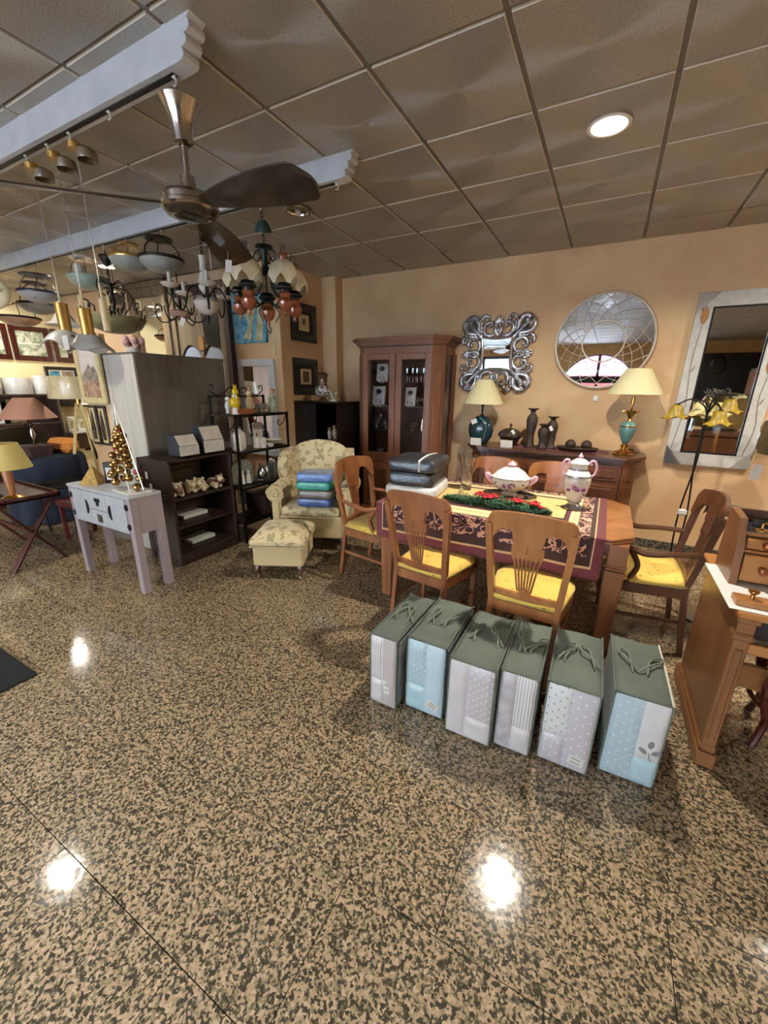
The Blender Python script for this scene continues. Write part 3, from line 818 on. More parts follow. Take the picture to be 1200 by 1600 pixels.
# ------------------------------------------------------------------ sideboard and what stands on it
SZ = .97
t = thing('sideboard', 'carved brown wooden sideboard with panelled drawers and doors against the back wall', 'sideboard', (-.475, 4.74, 0))
hw = .855
def sbp(e, y1=0): return [(-hw + .06 - e, y1), (-hw + .06 - e, -.29 - e * .3), (-hw + .19 - e * .5, -.44 - e), (hw - .19 + e * .5, -.44 - e), (hw - .06 + e, -.29 - e * .3), (hw - .06 + e, y1)]
mb = MB().prism(sbp(-.0, -.002), .0, .915, 'z'); mb.obj('carcass', 'cabinet_wood', t)
mb = MB()
for e, a, b in ((.06, SZ - .022, SZ), (.045, SZ - .034, SZ - .022), (.025, SZ - .055, SZ - .034)): mb.prism(sbp(e), a, b, 'z')
mb.obj('top', 'dark_wood', t)
mb = MB().prism(sbp(.02), .0, .075, 'z'); mb.prism(sbp(.012), .075, .09, 'z'); mb.obj('plinth', 'cabinet_wood', t)
mb = MB()
for k in range(44): x = -.645 + 1.29 * k / 43; mb.box(x - .009, x + .009, -.452, -.44, .893, .910)
o = mb.obj('dentil', 'dark_wood', t); o['kind'] = 'stuff'
xs = [-.66, -.222, .222, .66]
for k in range(3):
    a, b = xs[k] + .012, xs[k + 1] - .012
    for nm, z0, z1 in (('drawer', .735, .875), ('door', .11, .69)):
        o = MB().box(a, b, -.452, -.441, z0, z1, .004).obj(nm, 'cabinet_wood', t)
        mb = MB()
        mb.box(a + .03, b - .03, -.464, -.450, z0 + .03, z1 - .03, .009); mb.obj('raised_panel', 'dark_wood' if nm == 'door' else 'cabinet_wood', o)
        if nm == 'drawer': kn = MB().lathe([(0, 0), (.006, 0), (.006, .008), (.013, .016), (.010, .024), (0, .026)], 12).obj('knob', 'antique_brass', o)
        else: MB().sph(((b - .012) if k == 0 else (a + .012), -.456, .42), .010, 10, 8).obj('knob', 'antique_brass', o)
        if nm == 'drawer': kn.location = ((a + b) / 2, -.463, (z0 + z1) / 2); kn.rotation_euler = (PI / 2, 0, 0)
for s in (-1, 1):
    mb = MB(); mb.m = Matrix.Translation((s * (hw - .125), -.37, 0)) @ Matrix.Rotation(s * math.atan2(.15, .13), 4, 'Z')
    mb.box(-.085, .085, -.012, 0, .11, .875, .004); mb.box(-.055, .055, -.02, -.01, .15, .68, .008); mb.box(-.055, .055, -.02, -.01, .74, .86, .008)
    mb.obj('corner_pilaster', 'cabinet_wood', t)
solo(MB().box(-.52, .52, -.14, .14, 0, .003, .001), 'table_runner', 'tapestry', 'narrow patterned runner lying along the sideboard top', 'runner', (-.45, 4.50, SZ))
SZr = SZ + .003

def lamp_shade(r0, r1, h, z, th=.003, n=36):
    return MB().lathe([(r0, z), (r0 + .002, z + .004), (r1, z + h), (r1 - th, z + h), (r0 - th, z + .004), (r0 - th, z), (r0, z)], n)
t = thing('table_lamp', 'table lamp with round dark teal ceramic base and cream shade on sideboard', 'lamp', (-1.205, 4.47, SZ))
MB().lathe([(0, 0), (.07, 0), (.085, .02), (.122, .08), (.138, .14), (.135, .20), (.105, .265), (.06, .295), (.05, .302), (0, .302)], 32, sy=.72).obj('ceramic_base', 'teal_ceramic', t)
MB().tube(spl([(.0, -.101, .30), (.07, -.092, .22), (.07, -.092, .12), (.03, -.07, .02)], 6), .004, 6).obj('pale_seam', 'jade', t)
MB().lathe([(0, .30), (.022, .30), (.022, .318), (.010, .325), (.010, .40), (.018, .41), (.018, .44), (0, .44)], 14).obj('stem', 'black_iron', t)
lamp_shade(.215, .085, .25, .43).obj('lamp_shade', 'shade_cream', t)
tag_card(t, (-.05, -.115, .25), (.1, -.45, .1), .06, .05)
t = thing('table_lamp', 'table lamp with jade green urn, brass foot and cream shade on sideboard', 'lamp', (.19, 4.47, SZ))
MB().lathe([(0, 0), (.085, 0), (.088, .012), (.07, .022), (.072, .032), (.035, .05), (.028, .075), (.036, .09), (.024, .105), (0, .11)], 28, wav=lambda a, r, z: (r * (1 + .06 * math.cos(6 * a) * (1 if z < .04 else 0)), z)).obj('brass_foot', 'brass', t)
MB().lathe([(.018, .105), (.028, .115), (.05, .165), (.068, .22), (.074, .26), (.066, .29), (.04, .312), (.02, .318), (0, .318)], 28).obj('urn_body', 'jade', t)
MB().lathe([(.0735, .262), (.0765, .268), (.0745, .275)], 28).obj('brass_ring', 'brass', t)
mb = MB().lathe([(.0, .316), (.02, .316), (.012, .335), (.022, .36), (.035, .385), (.055, .405), (.052, .408), (.018, .395), (.010, .41), (.008, .47), (.016, .475), (.016, .53), (.004, .54), (.004, .565), (0, .565)], 20)
mb.obj('brass_neck', 'brass', t)
for k in range(6): MB().tube([(.03 * math.cos(k * PI / 3), .03 * math.sin(k * PI / 3), .39), (.06 * math.cos(k * PI / 3), .06 * math.sin(k * PI / 3), .408), (.074 * math.cos(k * PI / 3), .074 * math.sin(k * PI / 3), .404)], [.008, .01, .003], 5, sq=.3).obj('brass_leaf', 'brass', t)
lamp_shade(.225, .10, .225, .555).obj('lamp_shade', 'shade_cream', t)

t = thing('lidded_box', 'dark carved lidded bowl with ball knob between teal lamp and candle holders', 'bowl', (-.885, 4.47, SZr))
def oc(a, r, z): return (r * (1 + .05 * math.cos(8 * a)), z)
MB().lathe([(0, 0), (.065, 0), (.07, .01), (.10, .085), (.118, .10), (.118, .11), (0, .11)], 32, wav=oc).obj('bowl', 'carved_dark', t)
o = MB().lathe([(.122, .106), (.122, .118), (.105, .15), (.06, .178), (.02, .186), (0, .187)], 32, wav=oc).obj('lid', 'carved_dark', t)
MB().lathe([(0, .185), (.008, .185), (.007, .20), (.016, .212), (.016, .222), (.008, .234), (0, .236)], 14).obj('knob', 'carved_dark', o)
tag_card(t, (.045, -.088, .155), (-.5, -.5, .3), .03, .045)
for nm, x, y, h, lb in (('candle_holder', -.67, 4.44, .40, 'tallest dark carved candle holder, beside the lidded bowl'), ('candle_holder', -.545, 4.41, .25, 'shortest dark carved candle holder, in front of the middle one'), ('candle_holder', -.475, 4.49, .325, 'middle-height dark carved candle holder with a white tag')):
    t = thing(nm, lb, 'candle holder', (x, y, SZr), 0, 'carved candle holders')
    q = h / .40; w = .9 + .1 * q
    MB().lathe([(0, 0), (.058 * w, 0), (.060 * w, .012), (.05 * w, .02), (.036 * w, .08 * q), (.034 * w, .14 * q), (.048 * w, .21 * q), (.056 * w, .27 * q), (.052 * w, .31 * q), (.03 * w, .345 * q), (.022 * w, .36 * q), (.03 * w, .375 * q)], 24).obj('body', 'carved_dark', t)
    MB().lathe([(.02 * w, h - .026), (.03 * w, h - .018), (.056 * w, h - .006), (.058 * w, h), (.02, h - .005), (0, h - .005)], 24).obj('cup', 'carved_dark', t)
    if h == .325: tag_card(t, (-.005, -.06, .21), (0, -.5, .2), .03, .05)
t = thing('decorative_dish', 'long dark carved dish lying on the sideboard runner', 'dish', (-.215, 4.45, SZr))
MB().lathe([(0, .004), (.10, .004), (.14, .0), (.17, .012), (.195, .035), (.19, .042), (.15, .022), (0, .016)], 32, sy=.55).obj('shell', 'carved_dark', t)
for x, lb in ((-.28, 'dark carved ball in the dish, nearer the candle holders'), (-.135, 'dark carved ball in the dish, nearer the jade lamp')):
    solo(MB().sph((0, 0, 0), .050, 18, 12), 'decorative_ball', 'carved_dark', lb, 'ball', (x, 4.45, SZr + .064), 0, 'carved balls in the dish')
for x, y, lb, w in ((-1.215, 4.335, 'blank white price card standing before the teal lamp', .115), (-.885, 4.33, 'blank white price card standing before the lidded bowl', .12)):
    mb = MB().prism([(-w / 2, 0), (w / 2, 0), (w / 2, .075), (-w / 2, .075)], -.001, .001, 'y')
    mb.prism([(-w / 2, 0), (w / 2, 0), (w / 2, .075), (-w / 2, .075)], .020, .022, 'y') if 0 else mb.bar((0, .0, .074), (0, .03, .0), w, .0015)
    solo(mb, 'price_card', 'paper', lb, 'card', (x, y, SZ + .001), 0, 'price cards on the sideboard')
t = thing('metal_leaf_dish', 'small dark leaf-edged dish at the sideboard end beside the teal lamp', 'dish', (-1.29, 4.65, SZ))
MB().lathe([(0, .004), (.03, 0), (.06, .015), (.075, .05), (.072, .05), (.055, .02), (0, .01)], 24, wav=lambda a, r, z: (r * (1 + .1 * math.cos(7 * a)), z)).obj('shell', 'black_iron', t)

# ------------------------------------------------------------------ glazed display cabinet
CX0, CX1, CYF, CYB, CH = -2.74, -1.645, 4.30, 4.735, 2.09
t = thing('display_cabinet', 'brown wooden display cabinet with two glazed doors and a deep cornice', 'cabinet', ((CX0 + CX1) / 2, CYF, 0))
h2 = (CX1 - CX0) / 2; D = CYB - CYF; ch = .11
def cbp(e): return [(-h2 - e, D), (-h2 - e, ch - e * .4), (-h2 + ch - e * .4, -e), (h2 - ch + e * .4, -e), (h2 + e, ch - e * .4), (h2 + e, D)]
mb = MB().prism(cbp(0), 0, .70, 'z'); mb.prism(cbp(.015), 0, .09, 'z'); mb.prism(cbp(.012), .69, .715, 'z'); mb.obj('base', 'cabinet_wood', t)
mb = MB().prism(cbp(-.004), CH - .17, CH - .085, 'z')
for e, a, b in ((.012, CH - .085, CH - .07), (.03, CH - .07, CH - .05), (.05, CH - .05, CH - .03), (.075, CH - .03, CH - .012), (.085, CH - .012, CH)): mb.prism(cbp(e), a, b, 'z')
mb.obj('cornice', 'cabinet_wood', t)
mb = MB()
for k in range(40): x = -h2 + ch + (2 * h2 - 2 * ch) * (k + .5) / 40; mb.box(x - .008, x + .008, -.012, .0, CH - .098, CH - .082)
o = mb.obj('dentil', 'dark_wood', t); o['kind'] = 'stuff'
MB().box(-h2 + .01, h2 - .01, D - .015, D, .70, CH - .15).obj('back_panel', 'cabinet_inside', t)
for s in (-1, 1):
    MB().box(s * h2 - .02, s * h2 + .02, D - .05, D, .71, CH - .16, .003).obj('side_post', 'cabinet_wood', t)
    mb = MB(); mb.box(s * (h2 - .012) - .012, s * (h2 - .012) + .012, ch + .0, ch + .03, .71, CH - .16); mb.obj('side_post', 'cabinet_wood', t)
    MB().box(s * (h2 - .008) - .002, s * (h2 - .008) + .002, ch + .03, D - .05, .715, CH - .165).obj('side_glass', 'pane_glass', t)
    mb = MB(); mb.m = Matrix.Translation((s * (h2 - ch / 2), ch / 2, 0)) @ Matrix.Rotation(s * PI / 4, 4, 'Z')
    mb.box(-.078, .078, -.006, .016, .71, CH - .165, .003); mb.box(-.045, .045, -.016, -.004, .78, CH - .36, .006); mb.box(-.04, .04, -.016, -.004, CH - .34, CH - .20, .006)
    mb.obj('corner_pilaster', 'cabinet_wood', t)
dw = h2 - ch
for s in (-1, 1):
    a, b = (-dw, -.004) if s < 0 else (.004, dw)
    z0, z1 = .715, CH - .165
    mb = MB(); f = .075
    mb.box(a, a + f, -.012, .012, z0, z1, .004); mb.box(b - f, b, -.012, .012, z0, z1, .004)
    mb.box(a + f, b - f, -.012, .012, z1 - .07, z1, .004); mb.box(a + f, b - f, -.012, .012, z0, z0 + .08, .004)
    o = mb.obj('door', 'cabinet_wood', t)
    MB().box(a + f, b - f, -.002, .002, z0 + .08, z1 - .07).obj('pane', 'pane_glass', o)
    ky = MB().lathe([(.008, 0), (.008, .004), (.004, .006), (.006, .02), (0, .022)], 10).obj('key', 'antique_brass', o)
    ky.location = (-.03 if s < 0 else .03, -.012, 1.28); ky.rotation_euler = (PI / 2, 0, 0)
    o = MB().box(a + .02, b - .02, -.014, 0, .12, .66, .004).obj('lower_door', 'cabinet_wood', t)
    MB().box(a + .08, b - .08, -.024, -.012, .18, .60, .008).obj('raised_panel', 'dark_wood', o)
SH = [.72, 1.06, 1.34, 1.62]
for z in SH[1:]: MB().box(-h2 + .03, h2 - .03, .06, D - .02, z - .008, z - .001).obj('shelf', 'cabinet_inside' if z == SH[2] else 'pane_glass', t)
# its contents
mat('photo_grey', 'd8d8d6', .4, col2='6a6a6c', scale=14, lo=.42, hi=.6, detail=3)
mat('silver', 'd9dadc', .16, 1, bump=.08, bscale=60)
mat('silver_dark', '8e8e90', .22, 1)
mat('mirror', 'dfe3e4', .015, 1)
thin_glass('stem_glass', 'e4e8ea', .04, 3)
bx_, by_ = (CX0 + CX1) / 2, CYF
def photo(x, y, z, w, h, lb, seed, lean=.12):
    t = thing('framed_photograph', lb, 'photograph', (x, y, z))
    mb = MB().box(-w / 2, w / 2, -.006, .006, 0, h, .002).obj('frame', 'silver', t); mb.rotation_euler = (-lean, 0, 0)
    o = MB().box(-w / 2 + .012, w / 2 - .012, -.0085, -.006, .012, h - .012).obj('print', 'wrap_white', t); o.rotation_euler = (-lean, 0, 0)
    mb = MB().sph((0, -.009, h * .50), w * .20, 14, 10, 1, .03, 1.25); mb.sph((0, -.009, h * .12), w * .33, 12, 8, 1, .02, .8)
    o = mb.obj('portrait', 'photo_grey', t); o.rotation_euler = (-lean, 0, 0)
    o = MB().sph((0, -.0105, h * .70), w * .22, 14, 10, 1, .03, .75).obj('portrait_hair', 'carved_dark', t); o.rotation_euler = (-lean, 0, 0)
    return t
photo(bx_ - .29, by_ + .20, SH[3], .17, .22, 'silver-framed portrait photograph on the top cabinet shelf, behind the hinge-side glass', 1)
photo(bx_ - .33, by_ + .19, SH[2], .19, .24, 'silver-framed black and white portrait on the cabinet shelf below the top one', 2)
photo(bx_ + .11, by_ + .17, SH[2], .15, .23, 'silver-framed portrait photograph beside the meeting stile of the cabinet doors', 3)
photo(bx_ + .40, by_ + .19, SH[2], .13, .22, 'silver-framed photograph half hidden by the cabinet door frame near the pilaster', 4)
photo(bx_ + .30, by_ + .19, SH[1], .09, .14, 'small silver-framed photograph on the low cabinet shelf', 5, .25)
stem = None
def goblet():
    t = thing('stemmed_glass', 'small cut stemmed glass crowded on the top shelf of the display cabinet', 'glass', (0, 0, 0), 0, 'stemmed glasses in the cabinet')
    MB().lathe([(0, 0), (.026, 0), (.026, .003), (.005, .008), (.004, .06), (.02, .075), (.032, .10), (.034, .15), (.031, .15), (.029, .10), (0, .08)], 12).obj('vessel', 'stem_glass', t, ang=20)
    return t
g0 = goblet(); k = 0
for y in (.13, .21, .29):
    for x in (.08, .15, .22, .29, .36, .43):
        q = g0 if k == 0 else dup(g0); q['label'] = f"stemmed glass on top cabinet shelf, {('front', 'middle', 'back')[k // 6]} row, {('first', 'second', 'third', 'fourth', 'fifth', 'last')[k % 6]} from the door stile"; q.location = (bx_ + x + rr.uniform(-.01, .01), by_ + y, SH[3]); k += 1
for x, lb in ((-.44, 'stemmed glass between the top-shelf photograph and the cabinet side glass'), (-.18, 'stemmed glass right beside the top-shelf photograph in the cabinet'), (-.10, 'stemmed glass just behind the meeting stile of the cabinet doors')):
    q = dup(g0, lb); q.location = (bx_ + x, by_ + .26 - .03 * x, SH[3])
def silver_pot(x, y, z, s, lb):
    t = thing('silver_pot', lb, 'ornament', (x, y, z))
    MB().lathe([(0, 0), (.04 * s, 0), (.042 * s, .01 * s), (.02 * s, .02 * s), (.05 * s, .06 * s), (.055 * s, .09 * s), (.03 * s, .13 * s), (.035 * s, .14 * s), (0, .16 * s)], 18).obj('body', 'silver', t)
    MB().tube(spl([(.045 * s, 0, .06 * s), (.08 * s, 0, .09 * s), (.075 * s, 0, .13 * s), (.035 * s, 0, .135 * s)], 4), .005 * s, 6).obj('handle', 'silver', t)
    return t
silver_pot(bx_ + .22, by_ + .18, SH[2], .8, 'small silver pot between portraits on the cabinet shelf')
silver_pot(bx_ + .30, by_ + .20, SH[2], .95, 'larger silver pot by the photograph near the cabinet pilaster')
silver_pot(bx_ - .22, by_ + .2, SH[1], .9, 'silver pot on the low cabinet shelf behind the hinge-side door')
silver_pot(bx_ + .14, by_ + .2, SH[1], .7, 'silver pot on the low cabinet shelf beside the small photograph')
silver_pot(bx_ - .30, by_ + .16, SH[0], .75, 'silver pot on the cabinet floor, shining in the dark')
t = thing('silver_branch', 'silver branching ornament on the low cabinet shelf', 'ornament', (bx_ - .36, by_ + .2, SH[1]))
for k in range(5):
    a = k * 1.26
    MB().tube(spl([(0, 0, 0), (.02 * math.cos(a), .02 * math.sin(a), .08), (.06 * math.cos(a), .06 * math.sin(a), .13 + .02 * (k % 3)), (.07 * math.cos(a), .07 * math.sin(a), .18)], 4), .004, 5).obj('branch', 'silver_dark', t)
# ------------------------------------------------------------------ wall mirrors
mat('silver_leaf', 'dcdadb', .30, .75, col2='85807f', scale=26, lo=.3, hi=.62, bump=.12, bscale=60)
mat('silver_bright', 'd6d8de', .22, .85)
mat('cream_metal', 'cfc4b2', .4, .2)
mat('whitewash', 'cdccc4', .5, col2='c0bfb6', scale=20, bump=.06, coat=.5)
mat('tulip_brown', 'a9763c', .6, col2='8a5c2c', scale=40)
mat('stem_grey', '8e8778', .6)
t = thing('ornate_mirror', 'small square mirror in a large carved silver scroll frame on the back wall', 'mirror', (-1.175, 4.752, 1.925))
inn = []
q = .178
for k in range(4):
    for i in range(10):
        u = -1 + 2 * i / 10; v = 1 - .13 * (1 - u * u); a = k * PI / 2
        inn.append((q * (u * math.cos(a) + v * math.sin(a)), q * (-u * math.sin(a) + v * math.cos(a))))
MB().prism([(x * .97, z * .97) for x, z in inn], -.03, -.024, 'y').obj('mirror_glass', 'mirror', t)
MB().tube([(x, -.036, z) for x, z in inn], .017, 6, True, sq=.8).obj('inner_frame', 'silver_bright', t)
C8 = [  # one eighth of the scrollwork (x, z, radius)
    [(.020, .215, .010), (.075, .185, .014), (.135, .205, .016), (.158, .262, .016), (.132, .312, .014), (.088, .322, .012), (.070, .296, .011), (.092, .280, .011)],
    [(.165, .165, .016), (.205, .235, .020), (.215, .320, .022), (.262, .372, .022), (.322, .368, .020), (.352, .322, .018), (.330, .286, .015), (.296, .296, .013), (.300, .322, .011)],
    [(.185, .185, .026), (.25, .25, .028), (.305, .305, .024), (.345, .345, .014)],
    [(.0, .19, .012), (.03, .235, .015), (.018, .285, .012)], [(.10, .19, .011), (.165, .232, .013), (.24, .250, .015), (.29, .235, .013), (.335, .195, .011)],
    [(.17, .20, .010), (.185, .30, .012), (.18, .365, .013), (.145, .388, .013), (.112, .372, .011), (.120, .350, .010)]]
mb = MB()
for path in C8:
    for k in range(4):
        for s in (-1, 1):
            P = []
            for x, z, r in path:
                a = k * PI / 2; X = s * x
                P.append((X * math.cos(a) + z * math.sin(a), -X * math.sin(a) + z * math.cos(a)))
            pts = spl([(x, -.030 - .006 * math.sin(i), z) for i, (x, z) in enumerate(P)], 4)
            rs = []
            for i in range(len(path) - 1):
                for j in range(4): rs.append(1.4 * (path[i][2] + (path[i + 1][2] - path[i][2]) * j / 4))
            mb.tube(pts, rs + [path[-1][2] * 1.4], 8, sq=.8)
            x, z = P[-1]; mb.sph((x, -.05, z), .021, 10, 7)
mb.obj('carved_frame', 'silver_leaf', t, ang=60)
for k in range(4):
    a = k * PI / 2; mb = MB()
    for i, (an, r, l) in enumerate(((0, .016, .085), (.5, .013, .070), (-.5, .013, .070), (1.0, .011, .055), (-1.0, .011, .055))):
        b = a + an; c = (.305 * math.sin(a), .305 * math.cos(a))
        mb.tube([(c[0], -.03, c[1]), (c[0] + l * .6 * math.sin(b), -.042, c[1] + l * .6 * math.cos(b)), (c[0] + l * math.sin(b), -.036, c[1] + l * math.cos(b))], [.008, r, .007], 7)
    for s in (-1, 1): mb.tube(spl([(.25 * math.sin(a) + s * .0 * math.cos(a), -.035, .25 * math.cos(a)), (.28 * math.sin(a) + s * .03 * math.cos(a), -.04, .28 * math.cos(a) - s * .03 * math.sin(a)), (.315 * math.sin(a) + s * .045 * math.cos(a), -.036, .315 * math.cos(a) - s * .045 * math.sin(a))], 3), .011, 6)
    mb.sph((.235 * math.sin(a), -.04, .235 * math.cos(a)), .015, 8, 6)
    mb.obj('palmette', 'silver_bright', t, ang=60)

t = thing('round_mirror', 'large round mirror with a cream lattice of rods around an inner ring', 'mirror', (-.145, 4.735, 2.015))
R0, Ri = .428, .185
o = MB().lathe([(0, 0), (R0 - .01, 0), (R0 - .01, .006), (0, .006)], 64).obj('mirror_glass', 'mirror', t, ang=20); o.rotation_euler = (PI / 2, 0, 0)
MB().tube([(R0 * math.cos(a), -.008, R0 * math.sin(a)) for a in [2 * PI * k / 72 for k in range(72)]], .0125, 8, True, sq=1.5).obj('outer_ring', 'cream_metal', t)
MB().tube([(Ri * math.cos(a), -.020, Ri * math.sin(a)) for a in [2 * PI * k / 56 for k in range(56)]], .0065, 8, True).obj('inner_ring', 'cream_metal', t)
for s in (-1, 1):
    P = []
    for i in range(13):
        u = i / 12; r = Ri + (R0 - Ri) * u; a = s * (1.15 * u - .25 * u * u)
        P.append((r * math.cos(a), -.018, r * math.sin(a)))
    me = MB().tube(P, .0024, 5).mesh('lattice_rod', 'cream_metal')
    for k in range(16): piece('lattice_rod', me, t, (0, 0, 0), (0, k * PI / 8, 0))

t = thing('tall_mirror', 'tall white-framed mirror painted with brown tulips, still in plastic wrapping', 'mirror', (.875, 4.75, .89), 0)
w, h, fw = .655, 1.49, .118
mb = MB(); mb.box(-w / 2, w / 2, -.035, 0, 0, fw, .004); mb.box(-w / 2, w / 2, -.035, 0, h - fw, h, .004); mb.box(-w / 2, -w / 2 + fw, -.0345, 0, fw, h - fw, .002); mb.box(w / 2 - fw, w / 2, -.0345, 0, fw, h - fw, .002)
mb.obj('frame', 'whitewash', t)
mb = MB(); a, b, c, d = -w / 2 + fw, w / 2 - fw, fw, h - fw
mb.box(a, b, -.038, -.02, c, c + .012); mb.box(a, b, -.038, -.02, d - .012, d); mb.box(a, a + .012, -.038, -.02, c, d); mb.box(b - .012, b, -.038, -.02, c, d)
mb.obj('black_liner', 'black_iron', t)
MB().box(a + .005, b - .005, -.026, -.02, c + .005, d - .005).obj('mirror_glass', 'mirror', t)
for s in (-1, 1):
    x0 = s * (w / 2 - fw * .5)
    for zb, zt in (((.15, 1.24) if s < 0 else (.12, .82)),):
        P = spl([(x0 - .02, -.037, zb), (x0 + .015, -.037, zb + (zt - zb) * .35), (x0 - .012, -.037, zb + (zt - zb) * .7), (x0 + .008, -.037, zt)], 6)
        MB().tube(P, .0028, 5).obj('painted_stem', 'stem_grey', t)
        MB().prism([(x0 - .004, zt), (x0 + .018, zt), (x0 + .036, zt + .05), (x0 + .03, zt + .13), (x0 + .018, zt + .105), (x0 + .008, zt + .15), (x0 - .004, zt + .108), (x0 - .02, zt + .135), (x0 - .022, zt + .05)], -.0375, -.034, 'y').obj('painted_tulip', 'tulip_brown', t)
        zm = zb + (zt - zb) * .62
        MB().prism([(x0 - .01, zm), (x0 + .012, zm + .02), (x0 + .03, zm + .075), (x0 + .004, zm + .045)], -.0375, -.034, 'y').obj('painted_leaf', 'stem_grey', t)
for x, z, sx, sz in ((-w / 2, 0, 1, 1), (w / 2, 0, -1, 1), (-w / 2, h, 1, -1), (w / 2, h, -1, -1)):
    mb = MB(); L = .15
    def cr(u, v, x=x, z=z, sx=sx, sz=sz): return (x + sx * L * u * (1 - v * .0), -.039 - .006 * math.sin(u * 19 + v * 11) * u, z + sz * (L * 1.2 * v * (1 - u)))
    mb.surf(cr, 10, 10).obj('corner_wrap', 'film', t)
solo(MB().cb(0, 0, 0, .045, .012, .055, .004), 'wall_switch', 'white_plastic', 'small white switch plate on the wall under the round mirror', 'switch', (-.13, 4.749, 1.48))

# ------------------------------------------------------------------ floor lamp with tulip shades
mat('amber_glass', 'a98d2e', .4, col2='8a6f1e', scale=14, lo=.3, hi=.7, sub=.15)
mat('amber_pale', 'd9c98a', .4)
t = thing('tulip_floor_lamp', 'black floor lamp with drooping arms and yellow tulip glass shades before the tall mirror', 'lamp', (.73, 4.30, 0))
MB().lathe([(0, 0), (.13, 0), (.135, .008), (.12, .018), (.03, .03), (.02, .05), (0, .05)], 28).obj('base', 'black_iron', t)
MB().tube(spl([(.012, 0, .04), (.03, 0, .5), (-.005, .0, 1.0), (.0, 0, 1.42)], 6), .0075, 6).obj('pole', 'black_iron', t)
MB().tube(spl([(-.012, 0, .04), (-.03, 0, .5), (.008, .0, 1.0), (.0, 0, 1.42)], 6), .0075, 6).obj('pole', 'black_iron', t)
def tul(a, r, z):
    k = max(0, (.055 - z) / .055); return (r * (1 + .16 * k * math.cos(5 * a)), z + .012 * k * math.cos(5 * a + 1.5))
for i, (dx, dy, zt, ze, mt) in enumerate(((-.22, -.02, 1.50, 1.345, 'amber_glass'), (.055, -.16, 1.47, 1.31, 'amber_glass'), (.125, -.03, 1.56, 1.40, 'amber_glass'), (-.04, .13, 1.48, 1.37, 'amber_pale'), (.10, .14, 1.47, 1.37, 'amber_pale'))):
    o = MB().tube(spl([(0, 0, 1.36), (dx * .12, dy * .12, zt - .06), (dx * .55, dy * .55, zt), (dx * .92, dy * .92, zt - .035), (dx, dy, ze + .115)], 6), .0065, 6).obj('arm', 'black_iron', t)
    MB().lathe([(.012, .115), (.022, .108), (.022, .09)], 12, c=(dx, dy, ze)).obj('socket_cap', 'black_iron', o)
    MB().lathe([(.018, .108), (.034, .10), (.047, .075), (.052, .045), (.066, .012), (.092, 0), (.088, -.002), (.060, .008), (.046, .045), (.040, .075), (.018, .102)], 25, c=(dx, dy, ze), wav=tul).obj('tulip_shade', mt, o)
o = MB().cb(0, 0, 0, .07, .03, .055, .01).obj('wrapped_switch', 'wrap_white', t); o.location = (-.01, -.02, .53)

mat('copper_knob', '8a5232', .22, .7)
# ------------------------------------------------------------------ writing desk at the edge of the picture
DX, DY0, DY1, DZ = .575, 1.86, 2.50, .755
t = thing('writing_desk', 'light brown wooden writing desk with a drawer hutch and white paper on its top', 'desk', (DX, DY0, 0))
dd = DY1 - DY0; dwid = 1.15
for sx in (0, dwid - .05):
    mb = MB().box(sx + .004, sx + .046, .05, dd - .03, .02, DZ - .02, .002)
    o = mb.obj('side_panel', 'pine_up', t)
    mb = MB().box(sx - .012, sx + .062, -.02, dd, 0, .07, .006); mb.box(sx - .006, sx + .056, -.012, dd - .01, .07, .10, .008); mb.obj('plinth', 'pine_up', o)
    mb = MB().box(sx, sx + .05, .0, .05, .09, DZ - .13, .003); mb.box(sx + .012, sx + .038, -.008, .004, .14, DZ - .17, .004)
    mb.box(sx - .008, sx + .058, -.012, .055, DZ - .13, DZ - .10, .008); mb.box(sx - .004, sx + .054, -.008, .05, DZ - .10, DZ - .045, .006); mb.box(sx - .012, sx + .062, -.02, .06, DZ - .05, DZ - .02, .006)
    mb.obj('front_stile', 'pine_up', o)
MB().box(-.02, dwid + .02, -.035, dd + .01, DZ - .024, DZ, .006).obj('desktop', 'pine', t)
MB().box(.05, dwid - .05, .015, .04, .565, .61, .003).obj('lower_apron', 'pine', t)
MB().box(.05, dwid - .05, .09, .11, .60, DZ - .024, .0).obj('opening_shade', 'shade_and_dark_wood', t)  # dark board close behind the opening, standing in for its shade
MB().box(.05, dwid - .05, .30, .33, .24, .36, .004).obj('stretcher', 'pine', t)
solo(MB().box(-.045, 1.16, -.012, .47, 0, .003), 'protective_sheet', 'paper', 'white protective sheet covering the writing desk top', 'sheet', (DX, DY0, DZ + .0008), 0)
o = t
hz0, hz1 = DZ + .003, 1.035
hy0, hy1 = .245, .50
prof = [(hy0, hz0), (hy1, hz0), (hy1, hz1 + .012), (hy0 + .20, hz1 + .012), (hy0 + .085, hz1), (hy0 + .07, hz1 - .05), (hy0 + .03, hz1 - .10), (hy0 + .022, hz1 - .18)]
for x in (0, 1.07):
    MB().prism(prof, x, x + .028, 'x').obj('hutch_side', 'pine_up', t)
MB().box(.028, 1.07, hy0 + .09, hy1, hz1 - .075, hz1 - .055, .002).obj('hutch_top', 'pine', t)
MB().box(.028, 1.07, hy1 - .02, hy1, hz0, hz1 + .01).obj('hutch_back', 'dark_wood', t)
MB().box(.03, 1.07, hy0 + .08, hy1 - .03, hz1 - .054, hz1 - .045).obj('dark_inlay', 'dark_frame', t)
MB().box(.028, 1.07, hy0 + .045, hy1 - .03, hz0 + .138, hz0 + .15, .002).obj('hutch_rail', 'pine', t)
